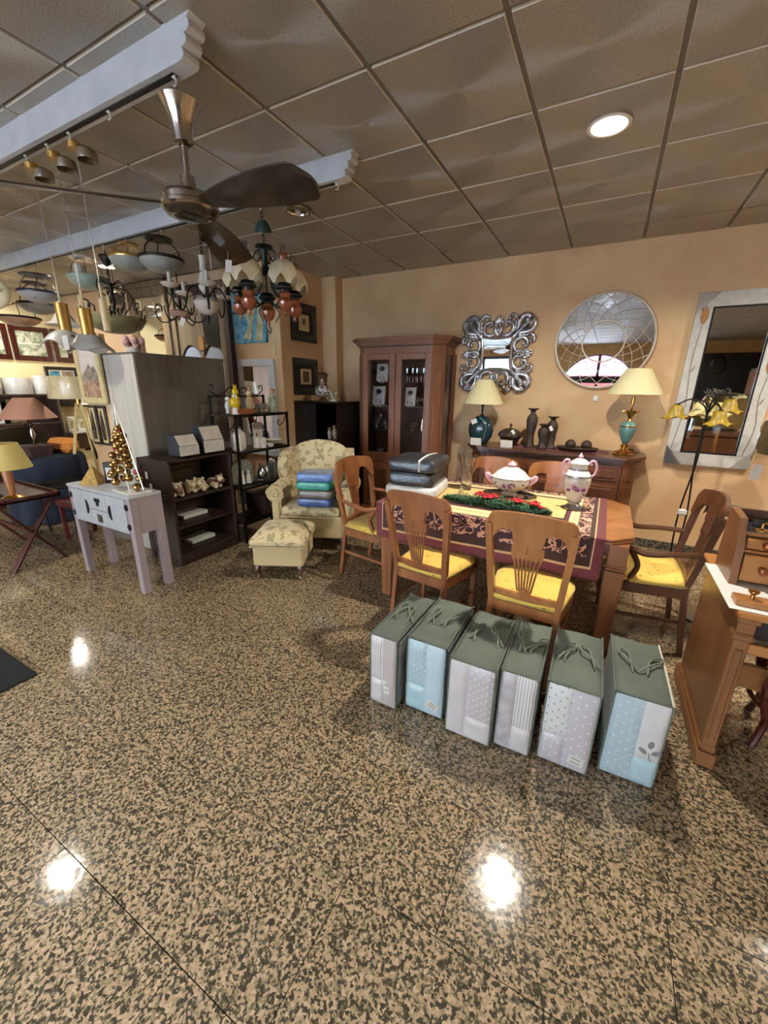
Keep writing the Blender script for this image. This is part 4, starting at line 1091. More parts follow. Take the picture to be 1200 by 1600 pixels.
for x0, x1 in ((.036, .33), (.34, .70), (.71, 1.06)):
    for z0, z1, yy in ((hz0 + .015, hz0 + .135, .02), (hz0 + .153, hz1 - .078, .05)):
        d = MB().box(x0, x1, hy0 + yy, hy0 + .19, z0, z1, .004).obj('drawer', 'pine', t)
        k = MB().lathe([(0, 0), (.013, 0), (.011, .006), (.008, .012), (.015, .02), (.018, .028), (.012, .036), (0, .039)], 14).obj('knob', 'copper_knob', d)
        k.location = ((x0 + x1) / 2 if x0 > .1 else .10, hy0 + yy, (z0 + z1) / 2 + .005); k.rotation_euler = (PI / 2, 0, 0)
b = thing('drawer_board', 'loose wooden drawer front with a knob lying on the protective sheet', 'board', (DX - .02, 1.885, DZ + .003))
MB().box(0, .62, 0, .075, 0, .024, .003).obj('board', 'pine', b)
MB().lathe([(0, 0), (.008, 0), (.007, .016), (.018, .028), (.018, .033), (0, .034)], 14, c=(.055, .04, .024)).obj('knob', 'brass', b)
# standing picture frame and a small brass lamp foot on the hutch
f = thing('standing_frame', 'dark standing picture frame on the writing desk hutch', 'frame', (.70, 2.30, .99), -.25)
MB().box(-.05, .10, -.06, .06, 0, .018, .004).obj('stand', 'black_iron', f)
mb = MB(); mb.box(0, .018, -.012, .012, .018, .20); mb.box(.16, .178, -.012, .012, .018, .20); mb.box(.0, .178, -.012, .012, .19, .208); mb.obj('frame', 'dark_wood', f)
MB().box(.018, .16, -.002, .002, .03, .19).obj('pane', 'pane_glass', f)
f = thing('brass_stand', 'small brass display stand on the dark hutch inlay', 'stand', (.655, 2.19, .991))
MB().lathe([(0, 0), (.03, 0), (.028, .005), (.006, .01), (.006, .03), (0, .03)], 12).obj('foot', 'brass', f)
MB().tube(spl([(0, 0, .028), (.02, 0, .04), (.03, .0, .065), (.05, 0, .07)], 4), .004, 6).obj('branch', 'brass', f)
# silvery leaf-shaped dish hanging behind the armchair top
f = thing('glass_fish', 'silvery glass fish ornament standing beyond the dark armchair', 'ornament', (.83, 3.35, .0), -.3)
MB().lathe([(0, 0), (.16, 0), (.16, .012), (.02, .02), (.015, .6), (0, .6)], 20).obj('stand', 'silver_dark', f)
mb = MB().sph((0, 0, .80), .035, 14, 10, 2.6, .7, 1.3)
mb.add([(-.085, 0, .80), (-.155, .0, .86), (-.14, .004, .80), (-.15, 0, .75)], [(0, 1, 2), (0, 2, 3)]); mb.tube([(0, 0, .6), (0, 0, .77)], .008, 6)
mb.obj('fish_body', 'silver', f, ang=60)
f = thing('wrapped_floor_lamp', 'lamp with a beige shade wrapped in clear plastic behind the desk', 'lamp', (1.16, 3.45, 0))
MB().lathe([(0, 0), (.14, 0), (.14, .02), (.02, .03), (.014, .06), (.014, 1.2), (0, 1.2)], 20).obj('stand', 'brass', f)
lamp_shade(.26, .17, .34, 1.18).obj('shade', 'shade_cream', f)
MB().lathe([(.28, 1.12), (.275, 1.20), (.27, 1.35), (.19, 1.54), (.05, 1.56)], 40, wav=lambda a, r, z: (r * (1 + .03 * math.sin(11 * a + 9 * z)), z)).obj('plastic_wrap', 'film', f)
tag_card(f, (-.27, -.10, 1.07), (0, .1, .4), .06, .10)
# round stool half hidden under the desk
f = thing('round_stool', 'dark reddish round wooden stool half hidden beneath the writing desk', 'stool', (.98, 2.20, 0))
mat('mahogany', '3f1a13', .25, col2='38140f', scale=10, stretch=(1, 1, .15), coat=.4)
MB().lathe([(0, .40), (.20, .40), (.215, .41), (.215, .43), (.20, .44), (0, .445)], 32).obj('seat', 'mahogany', f)
for k in range(4):
    a = k * PI / 2 + .6; c, s = math.cos(a), math.sin(a)
    MB().tube(spl([(.17 * c, .17 * s, .40), (.215 * c, .215 * s, .30), (.17 * c, .17 * s, .14), (.20 * c, .20 * s, .0)], 5), [.026] * 5 + [.022] * 5 + [.016] * 6, 8).obj('leg', 'mahogany', f)
MB().tube([(.185 * math.cos(a), .185 * math.sin(a), .20) for a in [2 * PI * k / 32 for k in range(32)]], .012, 6, True).obj('ring_stretcher', 'mahogany', f)

# ------------------------------------------------------------------ six bedding bags
mat('bag_fabric', '5d665b', .85, col2='555d53', scale=5, bump=.25, bscale=90, sheen=.1)
mat('bag_side', '8b9094', .5, coat=.4)
mat('cord_grey', '6f7769', .6)
mat('piping_pale', 'c9c8b8', .5)
def cloth_plain(n, c, c2): mat(n, c, .45, col2=c2, scale=9, coat=.6, bump=.3, bscale=22)
cloth_plain('linen_taupe', 'c4bdbc', 'b9b2b1'); cloth_plain('linen_pale', 'dcdbde', 'd0cfd3'); cloth_plain('linen_blue', 'bcdce8', 'b0d2df')
cloth_plain('linen_sky', 'cbe4ee', 'c0dbe6'); cloth_plain('linen_white', 'e6e9ec', 'dadee2')
mat('linen_mottled', 'd0ced2', .42, col2='b2b0b5', scale=22, coat=.9, bump=.2, bscale=18)
def pattern(n, base, dot, cell, thr, stripes=False):
    m = mat(n, base, .45, coat=.6, bump=.3, bscale=22); nt = m.node_tree; L = nt.links.new; b = nt.nodes['Principled BSDF']
    tc = nt.nodes.new('ShaderNodeTexCoord').outputs['Object']; mp = nt.nodes.new('ShaderNodeMapping'); L(tc, mp.inputs[0])
    mp.inputs['Rotation'].default_value = (PI / 2, 0, 0) if not stripes else (0, 0, 0)
    mp.inputs['Scale'].default_value = (1 / cell,) * 3
    if stripes:
        sp = nt.nodes.new('ShaderNodeSeparateXYZ'); L(mp.outputs[0], sp.inputs[0])
        f = nt.nodes.new('ShaderNodeMath'); f.operation = 'FRACT'; L(sp.outputs[0], f.inputs[0]); src = f.outputs[0]
    else:
        mp.inputs['Rotation'].default_value = (PI / 2, 0, PI / 4)
        v = nt.nodes.new('ShaderNodeTexVoronoi'); v.voronoi_dimensions = '2D'; v.inputs['Randomness'].default_value = 0; v.inputs['Scale'].default_value = 1
        mp2 = nt.nodes.new('ShaderNodeMapping'); L(tc, mp2.inputs[0]); sp = nt.nodes.new('ShaderNodeSeparateXYZ'); L(tc, sp.inputs[0])
        cm = nt.nodes.new('ShaderNodeCombineXYZ')
        for i, (p, q, sg) in enumerate(((0, 2, 1), (0, 2, -1))):
            k = nt.nodes.new('ShaderNodeMath'); k.operation = 'MULTIPLY_ADD'; L(sp.outputs[2], k.inputs[0]); k.inputs[1].default_value = sg; L(sp.outputs[0], k.inputs[2])
            k2 = nt.nodes.new('ShaderNodeMath'); k2.operation = 'MULTIPLY'; L(k.outputs[0], k2.inputs[0]); k2.inputs[1].default_value = .7071 / cell
            L(k2.outputs[0], cm.inputs[i])
        L(cm.outputs[0], v.inputs['Vector']); src = v.outputs['Distance']
    lt = nt.nodes.new('ShaderNodeMath'); lt.operation = 'LESS_THAN'; L(src, lt.inputs[0]); lt.inputs[1].default_value = thr
    mx = nt.nodes.new('ShaderNodeMix'); mx.data_type = 'RGBA'; L(lt.outputs[0], mx.inputs[0])
    mx.inputs[6].default_value = (*lin(base), 1); mx.inputs[7].default_value = (*lin(dot), 1); L(mx.outputs[2], b.inputs['Base Color'])
pattern('stripe_grey', 'e6e7ea', 'a9a9ad', .0125, .3, True)
pattern('dots_blue', 'b2d0db', 'e2f2f7', .026, .14)
pattern('dots_grey', 'c6c4ca', 'f0f0f3', .026, .14)
pattern('dots_on_white', 'e4eaee', '98a5ab', .030, .13)
pattern('dots_lilac', 'c8c7d0', 'efeff4', .036, .12)
pattern('dots_sky', 'bad3df', 'e6f3f8', .034, .11)
mat('leaf_print', '8a8c90', .5, col2='6f7176', scale=60)
LAY = [   # (u0,u1,v0,v1,material): left, right, lower pieces as fractions of the front window
    ('grey striped and taupe linen', [(0, .5, .36, 1, 'stripe_grey'), (0, .5, 0, .36, 'linen_pale'), (.5, 1, 0, 1, 'linen_taupe')], (.58, .22, .2, .18, -.15)),
    ('mottled and plain sky-blue linen', [(0, .52, .36, 1, 'dots_blue'), (0, .52, 0, .36, 'linen_blue'), (.52, 1, 0, 1, 'linen_sky')], (.62, .12, .3, .1, .35)),
    ('pale grey linen and white dots over grey', [(0, .42, 0, 1, 'linen_pale'), (.42, 1, .30, 1, 'dots_grey'), (.42, 1, 0, .30, 'linen_pale')], None),
    ('mottled grey and striped linen', [(0, .45, 0, 1, 'linen_mottled'), (.45, 1, .33, 1, 'stripe_grey'), (.45, 1, 0, .33, 'linen_pale')], None),
    ('grey-dotted white and lilac linen', [(0, .5, .36, 1, 'dots_on_white'), (0, .5, 0, .36, 'dots_lilac'), (.5, 1, 0, 1, 'dots_lilac')], (.62, .10, .3, .11, .1)),
    ('pale blue dotted linen and a grey leaf print', [(0, .56, 0, 1, 'dots_sky'), (.56, 1, .32, 1, 'linen_white'), (.56, 1, 0, .32, 'linen_blue')], None)]
BAGS = [(-.855, -.705, 1.465, 1.93, .415, -.02), (-.680, -.480, 1.52, 1.96, .42, 0), (-.450, -.240, 1.475, 1.94, .42, .0), (-.230, -.075, 1.51, 1.96, .42, .01), (-.045, .155, 1.535, 1.985, .42, .015), (.195, .395, 1.60, 2.04, .425, .03)]
ORD = ['first bag in the row, at the end nearest the floral ottoman', 'second bag from the ottoman end', 'third bag from the ottoman end', 'third bag from the writing desk', 'second bag from the writing desk', 'last bag, beside the writing desk']
for i, (x0, x1, y0, y1, h, rz) in enumerate(BAGS):
    w, d = x1 - x0, y1 - y0
    t = thing('bedding_bag', f'grey-green bedding bag with {LAY[i][0]}, {ORD[i]}', 'bag', ((x0 + x1) / 2, y0, 0), rz, 'bedding bags on the floor')
    t['label'] = ' '.join(t['label'].split()[:16])
    # fabric shell with a softly sagging top
    N, Mv = 14, 18
    mb = MB().box(-w / 2, w / 2, .006, d, .004, h - .014, .012)
    mb.surf(lambda u, v: (-w / 2 + .001 + (w - .002) * u, .008 + (d - .012) * v, h - .016 + .018 * (1 - (2 * u - 1) ** 6) * (1 - (2 * v - 1) ** 8) - .010 * math.exp(-((u - .5) ** 2 + (v - .5) ** 2) * 6) + .003 * math.sin(u * 7 + v * 9 + i * 2)), N, Mv)
    mb.obj('fabric_shell', 'bag_fabric', t, ang=60)
    MB().box(w / 2 - .004, w / 2 + .003, .018, d - .02, .02, h - .03, .003).obj('clear_side', 'bag_side', t)
    fr = [(-w / 2 + .003, .004, .006), (w / 2 - .003, .004, .006), (w / 2 - .003, .002, h - .012), (-w / 2 + .003, .002, h - .012)]
    MB().tube(fr, .0045, 6, True).obj('front_piping', 'bag_fabric', t)
    for s in (-1, 1): MB().tube([(s * (w / 2 - .002), .004, h - .012), (s * (w / 2 - .002), d * .5, h - .008), (s * (w / 2 - .002), d - .004, h - .012)], .0045, 6).obj('top_piping', 'piping_pale' if (i == 5 and s > 0) else 'bag_fabric', t)
    a0, b0, ww, hh = -w / 2 + .008, .012, w - .016, h - .03
    for j, (u0, u1, v0, v1, m) in enumerate(LAY[i][1]):
        def fp(u, v, u0=u0, u1=u1, v0=v0, v1=v1, j=j):
            U, V = u0 + (u1 - u0) * u, v0 + (v1 - v0) * v
            e = (1 - (2 * u - 1) ** 6) * (1 - (2 * v - 1) ** 6)
            return (a0 + ww * U, .004 - .012 * e - .002 * math.sin(V * 21 + i) * e, b0 + hh * V)
        MB().surf(fp, 10, 12, -.004).obj('folded_linen', m, t, ang=60)
    if LAY[i][2]:
        u, v, lw, lh, r = LAY[i][2]
        o = MB().cb(0, 0, 0, lw * w, .0015, lh * h, 0).obj('label_card', 'paper', t); o.location = (a0 + ww * (u + lw / 2), -.0125, b0 + hh * (v + lh / 2)); o.rotation_euler = (0, r, 0)
        for q in (-1, 1):
            k = MB().cb(0, 0, 0, lw * w * .6, .0006, .004).obj('label_print', 'cord_grey', o); k.location = (0, -.001, q * lh * h * .2)
    if i == 5:
        for lx, lz, ra in ((-.018, .0, .9), (.022, .004, -.9), (-.002, .03, -.1)):
            o = MB().sph((0, 0, .018), .018, 10, 8, .55, .06, 1).obj('printed_leaf', 'leaf_print', t); o.location = (a0 + ww * .80 + lx * .4, -.0135, b0 + hh * .42 + lz); o.rotation_euler = (0, ra * -1.0, 0)
        MB().tube([(a0 + ww * .80, -.0135, b0 + hh * .44), (a0 + ww * .82, -.0135, b0 + hh * .38), (a0 + ww * .86, -.0135, b0 + hh * .34)], .0018, 5).obj('printed_stem', 'leaf_print', t)
    for q in (0, 1):
        x = (-.22 + .44 * q) * w; ph = i * 1.3 + q
        ca, sa = math.cos(.5 * math.sin(ph * 2.3)), math.sin(.5 * math.sin(ph * 2.3))
        P = spl([(x + u * ca - v * sa, d * .5 + u * sa + v * ca, h + z) for u, v, z in ((-.012, -.075, -.002), (-.010, -.06, .010), (.004, -.01, .016), (.014 + .01 * math.cos(ph), .055, .008), (.004, .085, .006), (-.014, .05, .010), (-.010 * math.sin(ph), -.005, .013), (.008, -.05, .009), (.016, -.07, -.002))], 5)
        MB().tube(P, .0042, 6).obj('cord_handle', 'cord_grey', t)
# ------------------------------------------------------------------ ottoman and wing chair
def floral():
    m = mat('floral_fabric', 'd2c096', .85, sheen=.2, bump=.12, bscale=220, col2='9f9066', scale=17, lo=.52, hi=.57, distort=.5, detail=5)
    return m
floral()
mat('plain_fabric', 'c8b282', .85, sheen=.2, bump=.1, bscale=220)
mat('leg_wood', '4a2c1c', .35, coat=.3)
def cab_leg(h, mt, par, x, y, s=1):
    d = Vector((x, y, 0)).normalized()
    P = spl([(x, y, h), (x + d.x * .022, y + d.y * .022, h * .7), (x + d.x * .004, y + d.y * .004, h * .3), (x + d.x * .02, y + d.y * .02, .0)], 4)
    return MB().tube(P, [.028 * s] * 4 + [.025 * s] * 3 + [.018 * s] * 3 + [.015 * s, .018 * s, .022 * s], 8).obj('leg', mt, par)
def cushion(par, name, mt, x0, x1, y0, y1, z0, z1, puff=.03, n=14):
    mb = MB()
    def top(u, v):
        e = (1 - (2 * u - 1) ** 4) * (1 - (2 * v - 1) ** 4)
        return (x0 + (x1 - x0) * u, y0 + (y1 - y0) * v, z1 + puff * e)
    mb.box(x0, x1, y0, y1, z0, z1, .022)
    i = .012
    def top2(u, v):
        p = top(u, v); k = (1 - (2 * u - 1) ** 8) * (1 - (2 * v - 1) ** 8)
        return (x0 + i + (x1 - x0 - 2 * i) * u, y0 + i + (y1 - y0 - 2 * i) * v, z1 - .006 + (puff + .006) * ((1 - (2 * u - 1) ** 4) * (1 - (2 * v - 1) ** 4)) ** .7)
    mb.surf(top2, n, n)
    return mb.obj(name, mt, par, ang=75)
t = thing('footstool', 'cream floral upholstered footstool with short dark legs before the wing chair', 'footstool', (-2.305, 2.455, 0), math.radians(27))
MB().box(-.205, .205, -.225, .225, .12, .30, .012).obj('upholstered_box', 'plain_fabric', t)
cushion(t, 'seat_pad', 'floral_fabric', -.228, .228, -.248, .248, .295, .365, .055)
MB().tube([(x, y, .297) for x, y in ((-.22, -.24), (.22, -.24), (.22, .24), (-.22, .24))], .007, 6, True).obj('piping', 'plain_fabric', t)
for sx in (-1, 1):
    for sy in (-1, 1): cab_leg(.13, 'leg_wood', t, sx * .17, sy * .19)
t = thing('wing_chair', 'cream floral wing-back armchair with rolled arms behind the footstool', 'armchair', (-2.50, 3.20, 0), math.radians(25))
MB().box(-.33, .33, -.36, .30, .14, .36, .015).obj('seat_base', 'plain_fabric', t)
cushion(t, 'seat_cushion', 'floral_fabric', -.275, .275, -.385, .20, .36, .455, .025)
mb = MB()
def back(u, v):
    x = -.30 + .60 * u; a = (2 * u - 1)
    zt = .985 - .075 * a * a - .02 * max(0, abs(a) - .75) * 8 * abs(a)
    z = .36 + (zt - .36) * v
    return (x, .20 + (z - .36) * .20 - .035 * (1 - a * a) * math.sin(PI * min(1, v * .95)), z)
mb.surf(back, 20, 14, -.13); mb.obj('backrest', 'floral_fabric', t, ang=70)
for s in (-1, 1):
    # wing: swept panel from the back to the arm
    W = [(.28, .50), (.08, .60), (-.05, .66), (-.07, .80), (-.02, .89), (.12, .93), (.30, .93), (.36, .80)]
    pts = [(p.x, p.y) for p in spl([(y, z, 0) for y, z in W], 3, True)]
    mb = MB(); mb.m = Matrix.Translation((s * .29, .0, 0)) @ Matrix.Rotation(s * .16, 4, 'Z')
    mb.prism(pts, s * .0, s * .09, 'x'); mb.obj('wing', 'floral_fabric', t, ang=60)
    # rolled arm
    mb = MB(); P = [(s * .335, y, .585 - .03 * abs(y + .05)) for y in [-.36 + .06 * k for k in range(11)]]
    mb.tube(P, [.082] + [.085] * 9 + [.08], 18); mb.box(s * .285, s * .375, -.345, .26, .34, .56, .01)
    o = mb.obj('arm', 'floral_fabric', t, ang=60)
    sp = [(s * .335 + .078 * (1 - k / 44) * math.cos(k * .36) * s, -.364, .577 + .078 * (1 - k / 44) * math.sin(k * .36)) for k in range(40)]
    MB().tube(sp, .010, 6).obj('scroll_front', 'plain_fabric', o)
    MB().box(s * .30, s * .365, -.368, -.345, .15, .56, .01).obj('arm_front', 'plain_fabric', o)
MB().tube([(-.27, -.392, .362), (.27, -.392, .362)], .008, 6).obj('piping', 'plain_fabric', t)
for sx in (-1, 1):
    for sy in (-1, 1): cab_leg(.15, 'leg_wood', t, sx * .29, -.31 if sy < 0 else .26)
mat('towel_blue', '5b82bd', .5, col2='4a6fa8', scale=20, coat=1, bump=.4, bscale=30)
mat('towel_green', '2f9a84', .5, col2='27836f', scale=20, coat=1, bump=.4, bscale=30)
mat('towel_grey', '6f665c', .5, col2='5c544b', scale=20, coat=1, bump=.4, bscale=30)
mat('towel_navy', '38548c', .5, col2='2d4573', scale=20, coat=1, bump=.4, bscale=30)
for k, (m, lb) in enumerate((('towel_navy', 'dark blue plastic-wrapped towel pack, lowest of the stack on the wing chair'), ('towel_grey', 'grey-brown plastic-wrapped towel pack above the dark blue one'), ('towel_green', 'sea-green plastic-wrapped towel pack in the wing chair stack'), ('towel_blue', 'sky-blue plastic-wrapped towel pack, topmost on the wing chair'))):
    package('towel_pack', m, lb, (-2.31 + .006 * math.sin(k * 2), 2.955, .482 + .079 * k), math.radians(22 + 4 * math.sin(k * 3)), (.335, .28, .074), 'towel packs on the wing chair', .003, seed=20 + k, cat='towel')

# ------------------------------------------------------------------ grey partition block, its picture, the low bookcase
mat('plank_white', 'd8d5ca', .6, col2='bcb8ab', scale=9, stretch=(1.6, 1.6, .10), detail=6, lo=.3, hi=.7)
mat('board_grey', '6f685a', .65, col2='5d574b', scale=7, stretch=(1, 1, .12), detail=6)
GX0, GX1, GY0, GY1, GZ = -4.03, -3.553, 2.13, 3.06, 1.80
t = thing('display_partition', 'grey-brown boarded display block with whitewashed plank end behind the console', 'partition', (GX1, GY0, 0))
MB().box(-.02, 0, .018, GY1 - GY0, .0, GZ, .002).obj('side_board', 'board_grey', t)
w = (GX1 - GX0) / 3
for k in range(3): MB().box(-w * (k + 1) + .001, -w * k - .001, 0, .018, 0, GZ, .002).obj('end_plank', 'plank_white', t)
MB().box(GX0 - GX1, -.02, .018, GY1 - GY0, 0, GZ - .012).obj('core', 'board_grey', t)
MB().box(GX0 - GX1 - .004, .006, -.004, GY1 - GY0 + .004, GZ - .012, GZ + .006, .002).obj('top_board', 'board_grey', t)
mat('gilt_cream', 'd8c898', .5, col2='c4b27c', scale=30)
def paint_mat(n, cols, scale, seed, detail=5, dist=1.0):
    m = mat(n, cols[0], .6); nt = m.node_tree; L = nt.links.new; b = nt.nodes['Principled BSDF']
    tx = nt.nodes.new('ShaderNodeTexNoise'); tx.inputs['Scale'].default_value = scale; tx.inputs['Detail'].default_value = detail; tx.inputs['Distortion'].default_value = dist
    mp = nt.nodes.new('ShaderNodeMapping'); mp.inputs['Location'].default_value = (seed, seed * 2, 0); L(nt.nodes.new('ShaderNodeTexCoord').outputs['Object'], mp.inputs[0]); L(mp.outputs[0], tx.inputs['Vector'])
    r = nt.nodes.new('ShaderNodeValToRGB'); n_ = len(cols)
    e = r.color_ramp.elements; e[0].position = .32; e[0].color = (*lin(cols[0]), 1); e[1].position = .68; e[1].color = (*lin(cols[-1]), 1)
    for i, c in enumerate(cols[1:-1]): k = e.new(.32 + .36 * (i + 1) / (n_ - 1)); k.color = (*lin(c), 1)
    L(tx.outputs['Fac'], r.inputs[0]); L(r.outputs[0], b.inputs['Base Color'])
paint_mat('paint_valley', ['6a4a38', '8d6a50', 'b79a80', 'd8cbb8'], 9, 1)
paint_mat('paint_sky', ['c9c0b4', 'd8d0c6', 'e4dfd6'], 6, 2)
paint_mat('paint_hill', ['5c5850', '8a7a6a', 'a59684'], 14, 3)
paint_mat('paint_blue', ['1c4a66', '3f86a0', '78aebc', '9cc2c6'], 5, 4, 5, 1.6)
paint_mat('paint_figure', ['d8d2b8', 'c2bb8e', '9c9a68', 'e6e2cc'], 6, 5)
paint_mat('paint_green', ['48503a', '7d8a70', 'b9c0ac', 'd3d6c8'], 10, 6)
def framed(name, label, cat, fm, w, h, fw, loc, rz, layers, depth=.03, group=None, mat_board=None, rx=0):
    """frame in local x,z, facing -y; layers = [(x0,x1,z0,z1,material)] as fractions of the picture"""
    t = thing(name, label, cat, loc, rz, group); t.rotation_euler = (rx, 0, rz)
    mb = MB()
    mb.box(-w / 2, w / 2, -depth, 0, 0, fw, .006); mb.box(-w / 2, w / 2, -depth, 0, h - fw, h, .006)
    mb.box(-w / 2, -w / 2 + fw, -depth + .001, 0, fw - .006, h - fw + .006, .006); mb.box(w / 2 - fw, w / 2, -depth + .001, 0, fw - .006, h - fw + .006, .006)
    mb.obj('frame', fm, t)
    a, b, c, d = -w / 2 + fw, w / 2 - fw, fw, h - fw
    MB().box(a - .002, b + .002, -depth * .5, -.002, c - .002, d + .002).obj('backing', mat_board or 'paper', t)
    for k, (x0, x1, z0, z1, m) in enumerate(layers):
        MB().box(a + (b - a) * x0, a + (b - a) * x1, -depth * .5 - .0015 - .0006 * k, -depth * .5, c + (d - c) * z0, c + (d - c) * z1).obj('painting' if 'mirror' not in m else 'mirror_glass', m, t)
    return t
f = framed('landscape_painting', 'mountain landscape painting in a cream scalloped frame hanging beside the plank partition', 'painting', 'gilt_cream', .40, .56, .055, (-4.19, 2.115, 1.37), 0, [(0, 1, 0, 1, 'paint_sky'), (0, 1, 0, .42, 'paint_valley')])
a = MB().prism([(-.14, .235), (-.10, .27), (-.05, .30), (0, .345), (.04, .31), (.08, .33), (.14, .25), (.14, .20), (-.14, .20)], -.019, -.0165, 'y').obj('painted_mountain', 'paint_hill', f)
mb = MB(); P = [(-.20, .54)]
for k in range(13): P.append((-.20 + .40 * k / 12, .585 + .012 * math.cos(k * PI / 2)))
P += [(.20, .54)]; mb.prism(P, -.03, -.004, 'y'); mb.obj('scalloped_crest', 'gilt_cream', f)
mat('peach_board', 'd9b88c', .8)
t = thing('display_post', 'narrow peach display board standing between the partition and the cream wall', 'board', (-4.24, 2.15, 0))
MB().box(-.20, .20, 0, .05, .55, 1.97, .003).obj('board', 'peach_board', t)
MB().box(-.20, .20, 0, .05, 0, .55, .003).obj('plinth', 'board_grey', t)
for x, lb in ((-4.35, 'narrow dark carved wall panel under the landscape painting, nearer the lampshade'), (-4.19, 'narrow dark carved wall panel under the landscape painting, nearer the bauble tree')):
    t = thing('carved_panel', lb, 'panel', (x, 2.148, .98), 0, 'carved panels under the painting')
    mb = MB(); mb.box(-.065, .065, -.018, 0, 0, .37, .004); mb.obj('frame', 'carved_dark', t)
    MB().box(-.042, .042, -.020, -.016, .025, .345).obj('inset', 'gilt_cream', t)
    MB().prism([(-.022, .05), (.022, .05), (.03, .16), (.018, .26), (0, .33), (-.018, .26), (-.03, .16)], -.026, -.018, 'y').obj('carving', 'carved_dark', t)
# low bookcase facing the aisle
mat('bookcase_wood', '33231a', .5, col2='261910', scale=14, stretch=(1, .15, 1), detail=5)
BX0, BX1, BY0, BY1, BZ = -3.535, -3.11, 2.005, 2.66, .965
t = thing('low_bookcase', 'low dark slatted folding bookcase against the grey partition', 'bookcase', (BX1, BY0, 0))
bw, bd = BX1 - BX0, BY1 - BY0
for y in (0, bd - .03):
    for x in (-bw, -.045): MB().box(x, x + .045, y, y + .03, 0, BZ - .02, .004).obj('post', 'bookcase_wood', t)
    for z in (.08, .34, .60, BZ - .07): MB().box(-bw + .04, -.04, y + .004, y + .026, z, z + .05, .003).obj('end_rail', 'bookcase_wood', t)
    MB().box(-bw + .05, -.05, y + .010, y + .020, .10, BZ - .06).obj('end_panel', 'bookcase_wood', t)
for z in (.10, .36, .61, BZ - .02): MB().box(-bw + .005, .0, .006, bd - .006, z - .018, z, .003).obj('shelf', 'bookcase_wood', t)
for k in range(9): MB().box(-bw, -bw + .012, .03, bd - .03, .12 + .094 * k, .165 + .094 * k, .002).obj('back_slat', 'board_grey', t)
MB().box(-.02, -.004, .03, bd - .03, .0, .075, .003).obj('base_rail', 'bookcase_wood', t)
for x in (-.30, -.26): MB().cb(x, -.003, .80 if x < -.28 else .70, .03, .002, .06).obj('hanging_tag', 'paper', t)
def display_box(y0, y1, h, lb):
    t = thing('gift_box', lb, 'box', (BX1 - .03, (y0 + y1) / 2, BZ), PI / 2, 'display boxes on the bookcase')
    w = y1 - y0
    MB().prism([(.15, 0), (-.0, 0), (-.0, h * .52), (.055, h), (.15, h)], -w / 2, w / 2, 'x').obj('carton', 'box_dark', t)
    MB().box(-w / 2, w / 2, -.006, .0, 0, h * .48, .001).obj('front_flap', 'box_white', t)
    mb = MB().bar((0, -.0025, h * .50), (0, .052, h + .0), w * .96, .004); mb.obj('window_panel', 'box_shine', t)
    return t
mat('box_dark', '2c3038', .5); mat('box_white', 'cfcfca', .5, col2='c0c0ba', scale=20); mat('box_shine', 'c9c5b8', .2, col2='dcd8cc', scale=12, coat=1, bump=.1)
display_box(2.155, 2.345, .17, 'low white-fronted gift box with slanted top on the bookcase, nearer the console')
display_box(2.40, 2.615, .225, 'taller white-fronted gift box with shiny slanted top on the bookcase')
mat('plush_brown', '7a5240', .95, col2='e0d2b8', scale=18, lo=.45, hi=.5, sheen=.4)
mat('plush_cream', 'd9cba8', .95, col2='9a7a58', scale=22, lo=.55, hi=.6, sheen=.4)
def plush(y, x, s, m, lb, rz):
    s *= .9
    mb = MB(); mb.sph((0, 0, .05 * s), .05 * s, 12, 8, 1.35, .9, .95); mb.sph((.075 * s, 0, .09 * s), .035 * s, 12, 8); mb.sph((.105 * s, 0, .08 * s), .02 * s, 8, 6)
    for a in (-1, 1):
        mb.sph((.07 * s, a * .03 * s, .12 * s), .013 * s, 8, 6)
        for q in (-.04, .045): mb.sph((q * s, a * .028 * s, .022 * s), .022 * s, 8, 6, 1, 1, 1)
    return solo(mb, 'plush_toy', m, lb, 'toy', (x, y, .612), rz, 'plush toys on the bookcase')
plush(2.14, -3.22, 1.2, 'plush_brown', 'brown and white plush toy at the console end of the bookcase shelf', -.6)
plush(2.27, -3.24, 1.15, 'plush_cream', 'cream plush toy second from the console on the bookcase shelf', -.3)
plush(2.38, -3.22, 1.2, 'plush_cream', 'cream plush toy with brown patches in the middle of the bookcase shelf', -.8)
plush(2.51, -3.21, 1.15, 'plush_brown', 'brown plush toy at the far end of the bookcase shelf', .2)
for y0, z, lb in ((2.20, .362, 'white paper parcel lying on the bookcase shelf under the toys'), (2.25, .102, 'white paper parcel lying on the lowest bookcase shelf')):
    solo(MB().box(-.16, .02, 0, .26, 0, .035, .004), 'paper_parcel', 'paper', lb, 'parcel', (BX1 - .18, y0, z))

# ------------------------------------------------------------------ black metal etagere with its ornaments
EX0, EX1, EY0, EY1 = -3.40, -3.05, 2.70, 3.43
t = thing('metal_etagere', 'black wrought-iron shelf unit with scrolled top beside the bookcase', 'shelf unit', (EX1, EY0, 0))
ew, ed = EX1 - EX0, EY1 - EY0
for x, h in ((-.011, 1.29), (-ew + .011, 1.46)):
    for y in (.011, ed - .011): MB().box(x - .011, x + .011, y - .011, y + .011, 0, h, .002).obj('post', 'black_iron', t)
for i, z in enumerate((.22, .58, .94, 1.29)):
    MB().box(-ew + .01, -.01, .005, ed - .005, z - .022, z - .006, .002).obj('shelf', 'shelf_dark' if i < 3 else 'bookcase_wood', t)if 0 else MB().box(-ew + .01, -.01, .005, ed - .005, z - .022, z - .0055, .002).obj('shelf', 'bookcase_wood', t)
    mb = MB(); mb.box(-.018, .0, 0, ed, z - .030, z - .005, .002); mb.obj('shelf_edge', 'black_iron', t)
